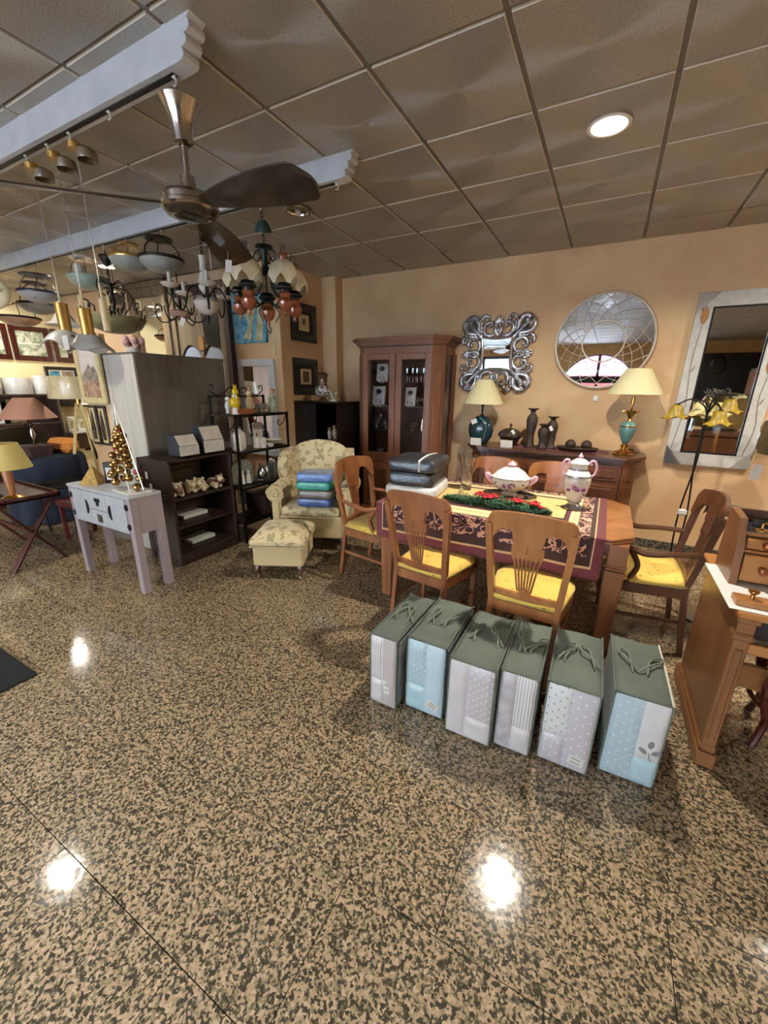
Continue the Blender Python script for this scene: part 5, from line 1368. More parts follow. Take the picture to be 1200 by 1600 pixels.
MB().bar((-ew + .011, 0, 1.445), (-ew + .011, ed, 1.445), .014).obj('top_rail', 'black_iron', t)
for s, y0 in ((1, ed / 2), (-1, ed / 2)):
    P = spl([(-ew + .011, y0 + s * .0, 1.45), (-ew + .011, y0 + s * .03, 1.51), (-ew + .011, y0 + s * .10, 1.53), (-ew + .011, y0 + s * .18, 1.48), (-ew + .011, y0 + s * .26, 1.455), (-ew + .011, y0 + s * .34, 1.50), (-ew + .011, y0 + s * .34, 1.55), (-ew + .011, y0 + s * .30, 1.55), (-ew + .011, y0 + s * .31, 1.52)], 5)
    MB().tube(P, .0065, 6).obj('scroll', 'black_iron', t)
    P = spl([(-ew + .011, y0 + s * .01, 1.47), (-ew + .011, y0 + s * .05, 1.44), (-ew + .011, y0 + s * .06, 1.48), (-ew + .011, y0 + s * .03, 1.49)], 5)
    MB().tube(P, .005, 6).obj('scroll', 'black_iron', t)
for y in (.02, ed - .02): MB().tube(spl([(-.02, y, 1.26), (-.06, y, 1.18), (-.12, y, 1.14), (-.14, y, 1.18), (-.11, y, 1.20)], 5), .005, 6).obj('scroll', 'black_iron', t)
mat('yellow_glaze', 'c9a81e', .25, coat=.6); mat('terra', '9a5a30', .6); mat('beige_clay', 'c2a883', .6, col2='a58c68', scale=20); mat('grey_clay', '8c8880', .6, col2='6d6962', scale=20)
mat('green_glaze', 'a9b39a', .4, col2='7d8a6c', scale=40, lo=.45, hi=.55); mat('white_glaze', 'deddd6', .3, coat=.4)
ex, ey = EX1, EY0
def figurine(x, y, z, s, bm, lb, head=None, cat='figurine', group=None, ears=True, extra=None):
    t = thing('figurine', lb, cat, (x, y, z), rr.uniform(-.3, .3) - PI / 2 + 1.2, group)
    MB().lathe([(0, 0), (.028 * s, 0), (.03 * s, .01 * s), (.022 * s, .03 * s), (.034 * s, .07 * s), (.026 * s, .11 * s), (.012 * s, .125 * s), (0, .125 * s)], 14).obj('body', bm, t)
    mb = MB().sph((0, 0, .145 * s), .026 * s, 12, 8)
    if ears:
        for a in (-1, 1): mb.tube([(a * .012 * s, 0, .165 * s), (a * .02 * s, 0, .195 * s)], [.009 * s, .004 * s], 6)
    mb.obj('head', head or bm, t)
    return t
t = thing('round_figurine', 'round yellow glazed animal figurine on a white pedestal, etagere top shelf', 'figurine', (ex - .10, ey + .10, 1.286))
MB().lathe([(0, 0), (.035, 0), (.03, .02), (.026, .06), (0, .06)], 14).obj('pedestal', 'white_glaze', t)
mb = MB().sph((0, 0, .105), .052, 16, 12)
for a in (-1, 1): mb.tube([(a * .02, 0, .145), (a * .03, 0, .18)], [.012, .006], 6)
mb.obj('body', 'yellow_glaze', t); MB().sph((0, 0, .17), .018, 10, 8).obj('head', 'white_glaze', t)
t = thing('small_tray', 'terracotta and wood box on the etagere top shelf before the figurines', 'tray', (ex - .12, ey + .20, 1.286))
mb = MB(); mb.box(-.05, .05, -.10, .10, 0, .012, .002); mb.box(-.05, .05, -.10, -.09, .012, .045); mb.box(-.05, .05, .09, .10, .012, .045); mb.box(-.05, -.04, -.09, .09, .012, .045); mb.box(.04, .05, -.09, .09, .012, .045); mb.obj('box', 'terra', t)
figurine(ex - .24, ey + .14, 1.286, .95, 'white_glaze', 'small white figurine at the back of the etagere top shelf', ears=False)
figurine(ex - .16, ey + .345, 1.286, 1.3, 'beige_clay', 'beige cat figurine in the middle of the etagere top shelf')
figurine(ex - .26, ey + .26, 1.286, 1.4, 'yellow_glaze', 'ochre figurine behind the beige cat on the etagere')
t = thing('toy_cart', 'grey ornamental cart with small wheels on the etagere top shelf', 'ornament', (ex - .14, ey + .48, 1.286), .2)
mb = MB(); mb.box(-.04, .04, -.06, .06, .03, .09, .006); mb.obj('body', 'grey_clay', t)
for sx in (-1, 1):
    for sy in (-.045, 0, .045): MB().sph((sx * .042, sy, .016), .016, 10, 6, .5, 1, 1).obj('wheel', 'beige_clay', t)
t = thing('lady_figurine', 'pale green standing lady figurine at the far end of the etagere', 'figurine', (ex - .12, ey + .63, 1.286))
MB().lathe([(0, 0), (.055, 0), (.056, .02), (.048, .08), (.036, .13), (.042, .155), (.03, .175), (.012, .185), (0, .185)], 18).obj('dress', 'green_glaze', t)
MB().sph((0, 0, .205), .024, 12, 8).obj('head', 'beige_clay', t)
MB().sph((.0, .008, .215), .026, 12, 8).obj('hair', 'terra', t)
for x, y, lb in ((-.06, .09, 'white capped ceramic bottle at the near end of the etagere middle shelf'), (-.14, .20, 'white capped ceramic bottle beside the etagere post')):
    t = thing('ceramic_bottle', lb, 'bottle', (ex + x - .04, ey + y, .936), 0, 'white bottles on the etagere')
    MB().lathe([(0, 0), (.05, 0), (.054, .01), (.054, .13), (.045, .165), (.018, .185), (.016, .20), (0, .20)], 18, wav=lambda a, r, z: (r * (1 + .03 * math.cos(9 * a)), z)).obj('body', 'white_glaze', t)
    MB().lathe([(.012, .198), (.012, .21), (.028, .222), (.028, .226), (0, .226)], 14).obj('stopper', 'silver_dark', t)
for x, y, r, h, lb in ((-.10, .33, .034, .115, 'taller white beaker on the etagere middle shelf'), (-.06, .385, .036, .10, 'white beaker standing in front on the etagere middle shelf')):
    t = thing('white_beaker', lb, 'cup', (ex + x, ey + y, .936), 0, 'white beakers on the etagere')
    MB().lathe([(0, 0), (r, 0), (r, h), (r - .004, h), (r - .005, .01), (0, .01)], 20).obj('cup', 'white_glaze', t)
t = thing('soap_dish', 'small low white dish beside the beakers on the etagere', 'dish', (ex - .06, ey + .485, .936)); MB().lathe([(0, 0), (.035, 0), (.045, .03), (.041, .03), (.03, .008), (0, .008)], 20).obj('bowl', 'white_glaze', t)
t = thing('white_platter', 'stacked white rectangular platters on the etagere middle shelf', 'platter', (ex - .13, ey + .62, .936))
for z in (0, .028): MB().lathe([(0, z), (.06, z), (.105, z + .03), (.10, z + .032), (.055, z + .008), (0, z + .008)], 24, sx=.9, sy=.95).obj('platter', 'white_glaze', t)
t = thing('upright_plate', 'tall white plate standing upright at the back of the etagere', 'plate', (ex - .30, ey + .56, .936), PI / 2)
MB().prism([(-.05, 0), (.05, 0), (.065, .06), (.07, .22), (.055, .235), (-.055, .235), (-.07, .22), (-.065, .06)], -.006, .006, 'y').obj('plate', 'white_glaze', t)
t = thing('bottle_candle', 'small brown bottle behind the white beakers on the etagere', 'bottle', (ex - .17, ey + .42, .936)); MB().lathe([(0, 0), (.025, 0), (.025, .08), (.009, .10), (.009, .14), (0, .14)], 14).obj('bottle', 'terra', t)
# third shelf
t = thing('angel_plaque', 'dark arched plaque with two white angel figures on the etagere lower shelf', 'ornament', (ex - .14, ey + .16, .576), PI / 2 - .2)
P = [(-.12, 0), (.12, 0)] + [(.12 * math.cos(a), .16 + .10 * math.sin(a)) for a in [PI * k / 12 for k in range(13)]]
MB().prism(P, 0, .02, 'y').obj('arch_back', 'grey_clay', t)
MB().box(-.13, .13, -.06, .03, 0, .016, .003).obj('base', 'black_iron', t)
for q in (-.03, .04):
    mb = MB().lathe([(0, .016), (.03, .016), (.022, .09), (.012, .12), (0, .12)], 12, c=(q, -.03, 0)); mb.sph((q, -.03, .135), .018, 10, 8); mb.obj('angel', 'white_glaze', t)
t = thing('silver_jug', 'shiny silver jug on the etagere lower shelf', 'jug', (ex - .10, ey + .38, .576))
MB().lathe([(0, 0), (.04, 0), (.042, .01), (.03, .02), (.055, .06), (.05, .11), (.022, .15), (.03, .19), (.026, .19), (0, .15)], 20).obj('body', 'silver', t)
MB().tube(spl([(.028, 0, .17), (.07, 0, .16), (.08, 0, .11), (.05, 0, .07)], 5), .006, 6).obj('handle', 'silver', t)
t = thing('white_candle', 'white candle beside the silver jug on the etagere', 'candle', (ex - .12, ey + .49, .576)); MB().lathe([(0, 0), (.022, 0), (.022, .14), (.004, .143), (.002, .15), (0, .15)], 16).obj('candle', 'white_glaze', t)
t = thing('grey_box', 'light grey ribboned gift box at the far end of the etagere lower shelf', 'box', (ex - .13, ey + .62, .576)); MB().box(-.06, .06, -.06, .06, 0, .16, .003).obj('carton', 'grey_clay', t)
for k in range(5):
    a = k * 1.256; MB().tube(spl([(0, 0, .16), (.04 * math.cos(a), .04 * math.sin(a), .20), (.065 * math.cos(a), .065 * math.sin(a), .175), (0, 0, .16)], 4), .007, 5, sq=.4).obj('ribbon_loop', 'silver', t)
t = thing('black_shoe_ornament', 'black glossy ornament on the lowest etagere shelf', 'ornament', (ex - .10, ey + .15, .216)); mb = MB().sph((0, 0, .05), .05, 14, 10, .8, 1.5, 1); mb.tube(spl([(0, .06, .07), (0, .09, .13), (0, .06, .16)], 4), .008, 6); mb.obj('body', 'black_iron', t)
t = thing('wicker_drawer', 'brown wooden crate under the etagere lower shelf', 'crate', (ex - .17, ey + .50, .216)); MB().box(-.14, .14, -.18, .18, 0, .22, .006).obj('crate', 'bookcase_wood', t); MB().box(.138, .146, -.10, .10, .07, .15, .004).obj('label_plate', 'terra', t)
# ------------------------------------------------------------------ black cabinet in the corner and the pier's pictures
mat('black_lacquer', '100c0a', .3, coat=.2)
t = thing('black_cabinet', 'black lacquered cabinet with one door and an open figurine compartment behind the wing chair', 'cabinet', (-3.095, 3.98, 0))
w, d, h = .315, .55, 1.385
mb = MB(); mb.box(-w, -w + .02, 0, d, .05, h - .02); mb.box(w - .02, w, 0, d, .05, h - .02); mb.box(-w, w, d - .015, d, .05, h - .02); mb.box(-w, w, 0, d, .05, .09); mb.box(-w + .02, w - .02, .01, d - .01, .92, .935); mb.box(-w + .02, w - .02, .01, d - .01, .5, .515); mb.obj('carcass', 'black_lacquer', t)
MB().box(-w - .012, w + .012, -.014, d, h - .022, h, .004).obj('top', 'black_lacquer', t)
MB().box(-w + .002, 0, -.018, 0, .09, h - .025, .003).obj('door', 'black_lacquer', t)
for sx in (-1, 1):
    for y in (.03, d - .03): MB().cb(sx * (w - .03), y, .025, .04, .04, .05).obj('leg', 'black_lacquer', t)
for k, (x, s, lb) in enumerate(((-2.985, .85, 'slender white figurine by the door edge inside the black cabinet'), (-2.925, 1.0, 'cream lady figurine in the black cabinet, middle one'), (-2.86, 1.0, 'white lady figurine in the black cabinet, nearest the display cabinet'))):
    figurine(x, 4.09 + .02 * k, .9365, s, ('porcelain', 'plush_cream', 'white_glaze')[k], lb, head='beige_clay', ears=False)
t = thing('patterned_lamp', 'dark wooden lamp with a black and white patterned globe on the black cabinet', 'lamp', (-3.06, 4.08, 1.385))
mat('bw_pattern', 'e0dccf', .4, col2='15110f', scale=55, lo=.49, hi=.51, kind='noise', detail=1)
MB().lathe([(0, 0), (.055, 0), (.05, .02), (.03, .04), (.035, .05), (0, .05)], 18).obj('base', 'dark_wood', t)
MB().lathe([(.03, .05), (.075, .07), (.095, .11), (.09, .15), (.06, .18), (0, .18)], 22).obj('globe', 'bw_pattern', t)
MB().lathe([(.06, .175), (.045, .21), (.055, .28), (.07, .305), (.05, .325), (.015, .34), (.018, .37), (.006, .39), (0, .40)], 20).obj('finial', 'dark_wood', t)
t = thing('white_plant', 'small white flower in a pale dish on the black cabinet', 'plant', (-2.93, 4.10, 1.385))
MB().lathe([(0, 0), (.045, 0), (.055, .022), (.05, .022), (0, .01)], 16).obj('dish', 'white_glaze', t)
for k in range(7):
    a = k * .9; MB().tube(spl([(0, 0, .015), (.02 * math.cos(a), .02 * math.sin(a), .06), (.05 * math.cos(a), .05 * math.sin(a), .09 + .02 * (k % 3))], 3), [.005] * 3 + [.010] * 3 + [.003], 5, sq=.35).obj('leaf', 'white_glaze' if k % 2 else 'green_glaze', t)
for z, lb, lay in ((2.075, 'upper black-framed print on the pier side, above the patterned lamp', [(.18, .82, .15, .85, 'gilt_cream'), (.38, .62, .42, .68, 'paint_hill')]), (1.455, 'lower black-framed print on the pier side, behind the patterned lamp', [(.15, .85, .15, .85, 'gilt_cream'), (.3, .7, .25, .75, 'dark_wood')])):
    framed('framed_print', lb, 'picture', 'black_lacquer', .47, .43, .085, (-3.43, 4.21, z), PI / 2, lay, group='black-framed prints on the pier', mat_board='black_iron')
f = thing('abstract_canvas', 'unframed blue and white abstract canvas on the pier above the white mirror', 'painting', (-3.88, 3.80, 2.04))
MB().box(-.265, .265, -.03, 0, 0, .56, .003).obj('canvas', 'paint_blue', f)
MB().prism([(-.10, .06), (.02, .03), (.06, .22), (.16, .42), (.13, .54), (-.01, .52), (-.06, .34), (.0, .20)], -.0325, -.030, 'y').obj('painted_figure', 'paint_figure', f)
MB().prism([(.10, .02), (.20, .02), (.24, .30), (.20, .50), (.16, .40)], -.0325, -.030, 'y').obj('painted_figure', 'paint_figure', f)
f = solo(MB().prism([(-.035, 0), (.035, 0), (.035, .10), (.018, .14), (-.018, .14), (-.035, .10)], -.008, 0, 'y'), 'wooden_tag', 'gilt_cream', 'small wooden plaque hanging on the pier beside the blue canvas', 'plaque', (-3.54, 3.80, 1.905))
framed('white_mirror', 'rectangular mirror in a wide white frame on the pier behind the etagere', 'mirror', 'white_paint', .60, 1.16, .085, (-3.84, 3.80, .70), 0, [(0, 1, 0, 1, 'mirror')], .03)

# ------------------------------------------------------------------ rustic mirrors above the partition
mat('rustic_wood', '7d6b50', .7, col2='5a4a36', scale=12, stretch=(1, 1, .12), detail=7, bump=.1, bscale=40)
mat('purple_wood', '3e2a2c', .6, col2='31201f', scale=12, stretch=(1, 1, .12), detail=6)
mat('arch_white', '98a2b2', .6)
t = framed('rustic_mirror', 'rustic brown wooden framed mirror rising behind the grey partition, nearer the lamps', 'mirror', 'rustic_wood', .84, 1.45, .13, (-5.74, 3.79, 1.36), 0, [(0, 1, 0, 1, 'mirror')], .05)
MB().box(-.44, .44, -.07, 0, 1.43, 1.50, .008).obj('cornice', 'rustic_wood', t)
MB().cb(.02, -.035, .10, .09, .02, .16, .01).obj('carved_boss', 'dark_wood', t)
t = thing('arched_screen', 'rustic wooden screen with two white arched panels beside the pier', 'screen', (-4.715, 3.78, 0))
for x, m in ((-.52, 'rustic_wood'), (.40, 'rustic_wood')): MB().box(x, x + .085, -.06, 0, 0, 2.74, .006).obj('stile', m, t)
MB().box(.485, .56, -.065, 0, 0, 2.74, .006).obj('stile', 'purple_wood', t); MB().box(-.56, -.52, -.055, 0, 0, 2.70, .006).obj('stile', 'black_lacquer', t)
MB().box(-.435, .40, -.05, 0, 2.62, 2.74, .006).obj('top_rail', 'purple_wood', t)
for x0 in (-.435, -.017):
    P = [(x0, .3), (x0 + .417, .3), (x0 + .417, 1.95)] + [(x0 + .2085 + .2085 * math.cos(a), 1.75 + .26 * math.sin(a)) for a in [PI * k / 12 for k in range(1, 12)]] + [(x0, 1.75)]
    MB().prism([(x0 + .02, .3), (x0 + .397, .3), (x0 + .397, 1.78)] + [(x0 + .2085 + .1885 * math.cos(a), 1.78 + .25 * math.sin(a)) for a in [PI * k / 12 for k in range(1, 12)]] + [(x0 + .02, 1.78)], -.012, 0, 'y').obj('arched_panel', 'arch_white', t)
P = [(-.435, 1.78)] + [(-.435 + .2085 - .2085 * math.cos(a), 1.78 + .27 * math.sin(a)) for a in [PI * k / 10 for k in range(1, 11)]] + [(-.017 + .2085 - .2085 * math.cos(a), 1.78 + .27 * math.sin(a)) for a in [PI * k / 10 for k in range(1, 11)]] + [(.40, 2.62), (-.435, 2.62)]
MB().prism(P, -.03, -.008, 'y').obj('spandrel', 'rustic_wood', t)
MB().prism([(-.05, 1.98), (.05, 1.98), (.05, 2.10), (.03, 2.14), (-.03, 2.14), (-.05, 2.10)], -.045, -.03, 'y').obj('carved_boss', 'tulip_brown', t)
MB().prism([(.08, 2.05), (.34, 2.0), (.34, 2.6), (.02, 2.6)], -.035, -.03, 'y').obj('dark_panel', 'black_lacquer', t)

# ------------------------------------------------------------------ white console with the bauble tree
mat('console_white', 'b9c0c6', .35, col2='aeb6bd', scale=6, coat=.3)
mat('console_side', '9d9194', .4, coat=.2)
mat('patina', '3a3228', .5, .4)
KX0, KX1, KY0, KY1, KZ = -3.76, -2.915, 1.555, 1.80, .775
t = thing('white_console', 'white lacquered console table with black half-moon handles, before the partition', 'console', ((KX0 + KX1) / 2, KY0, 0))
w, d = (KX1 - KX0) / 2, KY1 - KY0
MB().box(-w + .004, w - .004, .004, d - .004, .48, KZ - .02).obj('carcass', 'console_side', t)
MB().box(-w - .004, w + .004, -.006, d, KZ - .022, KZ, .003).obj('top', 'console_white', t)
for sx in (-1, 1):
    for y in (0, d - .055): MB().box(sx * w - (.055 if sx > 0 else 0), sx * w + (0 if sx > 0 else .055), y, y + .055, 0, KZ - .022, .003).obj('leg', 'console_side', t)
for a, b in ((-w + .056, -.115), (.115, w - .056)):
    o = MB().box(a, b, -.006, .006, .485, KZ - .026, .002).obj('door', 'console_white', t)
    x = b - .045 if a < 0 else a + .045
    MB().prism([(x + (1 if a < 0 else -1) * (.034 * math.cos(q) ** 1 - .01), .62 + .058 * math.sin(q)) for q in [-PI / 2 + PI * k / 10 for k in range(11)]], -.010, -.005, 'y').obj('half_moon_handle', 'black_iron', o)
for sx in (-1, 1):
    for z in (.54, .69):
        P = [(sx * (w - .045) + .020 * math.cos(q), z + .026 * math.sin(q)) for q in [PI / 3 * k for k in range(6)]]
        MB().prism(P, -.009, -.0, 'y').obj('hinge_plate', 'black_iron', t)
for z0, z1, m in ((.485, .61, 'brass'), (.616, KZ - .026, 'black_iron')):
    o = MB().box(-.112, .112, -.006, .006, z0, z1, .002).obj('drawer', 'console_white', t)
    zc = (z0 + z1) / 2
    MB().prism([(-.035, zc + .025), (.035, zc + .025), (.035, zc), (.015, zc - .008), (.015, zc - .035), (-.015, zc - .035), (-.015, zc - .008), (-.035, zc)] if m != 'brass' else [(-.03, zc - .03), (.03, zc - .03), (.03, zc + .03), (-.03, zc + .03)], -.010, -.005, 'y').obj('lock_plate', m if m != 'brass' else 'patina', o)
mat('gold_leaf', 'b9975a', .4, .6, col2='8a6a34', scale=40, bump=.4, bscale=50)
mb = MB(); s = .075
mb.add([(-s, -s, 0), (s, -s, 0), (s, s, 0), (-s, s, 0), (0, 0, .155)], [(3, 2, 1, 0), (0, 1, 4), (1, 2, 4), (2, 3, 4), (3, 0, 4)])
solo(mb, 'gold_pyramid', 'gold_leaf', 'small mottled gold pyramid standing on the white console', 'ornament', (-3.56, 1.665, KZ), .5, ang=20)
t = thing('black_box', 'small black and white carton behind the gold pyramid on the console', 'box', (-3.47, 1.76, KZ), .4); MB().box(-.045, .045, -.03, .03, 0, .17, .002).obj('carton', 'black_lacquer', t); MB().box(-.025, .025, -.0315, -.030, .03, .13).obj('printed_panel', 'paper', t)
solo(MB().box(-.13, .13, -.085, .085, 0, .016, .004), 'white_slab', 'white_glaze', 'flat white slab under the gold bauble tree on the console', 'slab', (-3.05, 1.665, KZ), -.12)
mat('gold_ball', 'a5814e', .10, 1); mat('gold_wire', 'd8d2c0', .3, .7); mat('red_ball', '8a1018', .15, .6)
t = thing('bauble_tree', 'tree of shiny gold baubles on a wire triangle, standing on the white console', 'tree', (-3.09, 1.665, KZ + .016))
MB().tube([(-.10, 0, .05), (.0, 0, .62), (.19, 0, .02)], .0045, 6).obj('wire_frame', 'gold_wire', t)
MB().tube([(-.10, 0, .05), (.19, 0, .02)], .0045, 6).obj('wire_frame', 'gold_wire', t)
MB().tube([(0, .0, .0), (.0, 0, .60)], .004, 6).obj('wire_stem', 'gold_wire', t)
me = MB().sph((0, 0, 0), .030, 16, 10).mesh('bauble', 'gold_ball'); me2 = MB().sph((0, 0, 0), .022, 12, 8).mesh('bauble', 'red_ball')
rb = random.Random(5)
for k in range(46):
    v = (k / 45) ** .8; z = .03 + .43 * v; rad = .145 * (1 - v) + .02
    a = k * 2.4; r = rad * (.55 + .45 * rb.random())
    o = piece('bauble', me2 if k % 17 == 8 else me, t, (1.15 * r * math.cos(a) - .045 * (1 - v), r * math.sin(a) * .5, z)); o.scale = (1 - .25 * v,) * 3
for k in range(4): MB().tube([(-.09 + .02 * k, -.01, .05 + .12 * k), (-.075 + .02 * k, -.01, .14 + .12 * k), (-.03 + .01 * k, -.01, .16 + .12 * k)], .003, 5).obj('wire_frame', 'gold_wire', t)

# ------------------------------------------------------------------ tray table, lamps and round tables of the far aisle
t = thing('tray_table', 'dark mahogany tray table on crossed legs with a yellow lamp on it', 'table', (-4.62, 1.42, 0))
hx, hy, z = .48, .23, .60
MB().box(-hx, hx, -hy, hy, z, z + .018, .002).obj('tray_bottom', 'mahogany', t)
for y in (-hy, hy - .016): MB().box(-hx, hx, y, y + .016, z, z + .042, .003).obj('tray_rim', 'mahogany', t)
for x in (-hx, hx - .016): MB().box(x, x + .016, -hy, hy, z, z + .042, .003).obj('tray_rim', 'mahogany', t)
for x in (-hx + .08, hx - .10):
    for k, s in enumerate((-1, 1)): MB().bar((x + .024 * k, -s * .20, .0), (x + .024 * k, s * .20, z), .022, .062, .003, up=(1, 0, 0)).obj('leg', 'mahogany', t)
for y, zz in ((-.20, z - .02), (.20, z - .02), (0, .30)): MB().bar((-hx + .08, y, zz), (hx - .08, y, zz), .02, .03, .003).obj('cross_bar', 'mahogany', t)
t = thing('yellow_table_lamp', 'table lamp with yellow shade, wooden stem and shiny foot on the tray table', 'lamp', (-4.28, 1.37, .619))
MB().lathe([(0, 0), (.075, 0), (.08, .008), (.06, .016), (.055, .022), (.025, .03), (0, .03)], 24).obj('foot', 'brass', t)
MB().lathe([(.02, .03), (.024, .05), (.030, .12), (.036, .20), (.034, .235), (.012, .245), (.010, .28), (0, .28)], 18).obj('stem', 'honey', t)
mat('shade_yellow', 'b8a765', .7)
lamp_shade(.175, .115, .20, .255).obj('lamp_shade', 'shade_yellow', t)
MB().tube(spl([(-.03, .02, .22), (-.09, .03, .19), (-.12, .02, .12), (-.10, .03, .02)], 5), .004, 6).obj('cord', 'paper', t)
mb = MB(); mb.bar((-.06, 0, 0), (-.06, -.03, .075), .11, .002, up=(0, 1, 1)); solo(MB().prism([(-.055, 0), (.055, 0), (.055, .075), (-.055, .075)], -.001, .001, 'y').bar((0, .04, 0), (0, .001, .07), .108, .0015), 'price_card', 'paper', 'blank white price card on the tray table beside the yellow lamp', 'card', (-4.46, 1.31, .619), .2)
solo(MB().box(-1.15, 0, -1.0, 0, 0, .010, .003), 'floor_mat', 'mat_black', 'black rectangular floor mat at the edge of the granite aisle', 'mat', (-2.55, .72, .0005)) if mat('mat_black', '0c0b0a', 1, bump=.3, bscale=150) else None
mat('blue_cloth', '0e1828', .95, col2='0a121f', scale=6)  # blue darkened to put the aisle's shade into the colour
t = thing('round_cloth_table', 'round table under a floor-length blue cloth, darkened as in shade, behind the tray table', 'table', (-5.75, 2.22, 0))
MB().lathe([(0, .742), (.36, .742), (.36, .725), (0, .725)], 32).obj('tabletop', 'mahogany', t)
MB().lathe([(0, .02), (.2, .02), (.05, .06), (.04, .72), (0, .72)], 16).obj('pedestal', 'mahogany', t)
MB().lathe([(0, .748), (.30, .748), (.365, .742), (.385, .70), (.40, .40), (.43, .01), (.426, .01), (.39, .40), (.375, .70)], 72, wav=lambda a, r, z: (r * (1 + .055 * math.cos(12 * a) * max(0, (.74 - z) / .74)), z)).obj('cloth', 'blue_cloth', t)
t = thing('pink_table_lamp', 'table lamp with dusty pink cone shade and glass stem on the blue round table', 'lamp', (-5.66, 2.12, .749))
mat('shade_pink', '9a7260', .85)
mb = MB(); mb.add([(-.11, -.09, 0), (.11, -.09, 0), (.11, .09, 0), (-.11, .09, 0), (-.15, -.12, .12), (.15, -.12, .12), (.15, .12, .12), (-.15, .12, .12)], [(3, 2, 1, 0), (4, 5, 6, 7), (0, 1, 5, 4), (1, 2, 6, 5), (2, 3, 7, 6), (3, 0, 4, 7)]); mb.obj('planter_base', 'purple_wood', t)
MB().tube([(0, 0, .12), (0, 0, .30)], .008, 8).obj('rod', 'black_iron', t)
MB().lathe([(.008, .18), (.028, .24), (.012, .31), (.05, .345), (.085, .36), (.03, .37), (.012, .41), (0, .41)], 18).obj('glass_stem', 'silver', t)
lamp_shade(.26, .095, .22, .42).obj('lamp_shade', 'shade_pink', t)
mat('orange_check', 'd08a3a', .8, col2='8a4a1c', scale=30, kind='wave', lo=.4, hi=.6)
solo(MB().box(-.17, .17, -.10, .10, 0, .17, .05), 'striped_cushion', 'orange_check', 'orange striped cushion on the blue round table behind the pink lamp', 'cushion', (-5.72, 2.42, .749), .2)
t = thing('black_tray_table', 'small round black table with raised rim behind the white console', 'table', (-5.05, 2.02, 0))
MB().lathe([(0, .50), (.24, .50), (.26, .52), (.25, .52), (.235, .51), (0, .51)], 36).obj('tray', 'black_iron', t)
for k in range(3):
    a = k * 2.09; MB().tube([(.20 * math.cos(a), .20 * math.sin(a), .5), (.16 * math.cos(a), .16 * math.sin(a), 0)], .011, 6).obj('leg', 'black_iron', t)
t = thing('red_side_table', 'low dark red table beneath the round black table', 'table', (-4.60, 2.0, 0)); MB().box(-.18, .18, -.16, .16, .36, .42, .006).obj('top', 'red_lacquer', t) if mat('red_lacquer', '451514', .35) else None
for sx in (-1, 1):
    for sy in (-1, 1): MB().cb(sx * .15, sy * .13, .18, .035, .035, .36).obj('leg', 'red_lacquer', t)
t = thing('tripod_floor_lamp', 'tripod floor lamp with plastic-wrapped cream drum shade by the lampshade shelf', 'lamp', (-5.45, 2.55, 0))
for a in (.3, 2.4, 4.5): MB().bar((.30 * math.cos(a), .30 * math.sin(a), 0), (.02 * math.cos(a), .02 * math.sin(a), 1.33), .018, .03, .004).obj('leg', 'gilt_cream', t)
MB().lathe([(0, 1.32), (.03, 1.32), (.03, 1.37), (.01, 1.38), (.01, 1.45), (0, 1.45)], 14).obj('hub', 'brass', t)
lamp_shade(.275, .245, .24, 1.38).obj('lamp_shade', 'shade_wrap', t) if mat('shade_wrap', 'c9bb8c', .4, col2='dcd2b0', scale=8, coat=1, bump=.3, bscale=20) else None
t = thing('black_headboard_chair', 'dark arched chair back behind the blue round table', 'chair', (-6.75, 2.35, 0), PI / 2 + .3)
P = [(-.40, .45)] + [(.40 * -math.cos(a), .86 + .13 * math.sin(a)) for a in [PI * k / 14 for k in range(15)]] + [(.40, .45)]
MB().prism(P, 0, .06, 'y').obj('backrest', 'black_lacquer', t); MB().box(-.40, .40, -.48, .0, .36, .46, .02).obj('seat', 'black_lacquer', t)
for sx in (-1, 1):
    for y in (-.42, 0): MB().cb(sx * .36, y, .18, .04, .04, .36).obj('leg', 'black_lacquer', t)
t = thing('coat_stand', 'dark wooden stand hung with brown and yellow cloths beside the tripod lamp', 'stand', (-6.30, 3.15, 0))
MB().lathe([(0, 0), (.16, 0), (.16, .02), (.025, .05), (.02, 1.5), (0, 1.5)], 16).obj('pole', 'dark_wood', t)
for k, (m, a, z0) in enumerate((('leg_wood', .3, .55), ('tulip_brown', 1.6, .6), ('carved_dark', 3.0, .5), ('yellow_glaze', 4.6, .8))):
    MB().surf(lambda u, v, a=a, z0=z0: ((.05 + .09 * v) * math.cos(a + (u - .5) * 1.6), (.05 + .09 * v + .015 * math.sin(u * 16)) * math.sin(a + (u - .5) * 1.6), 1.42 - (1.42 - z0) * v), 14, 10, .006).obj('hanging_cloth', m, t)

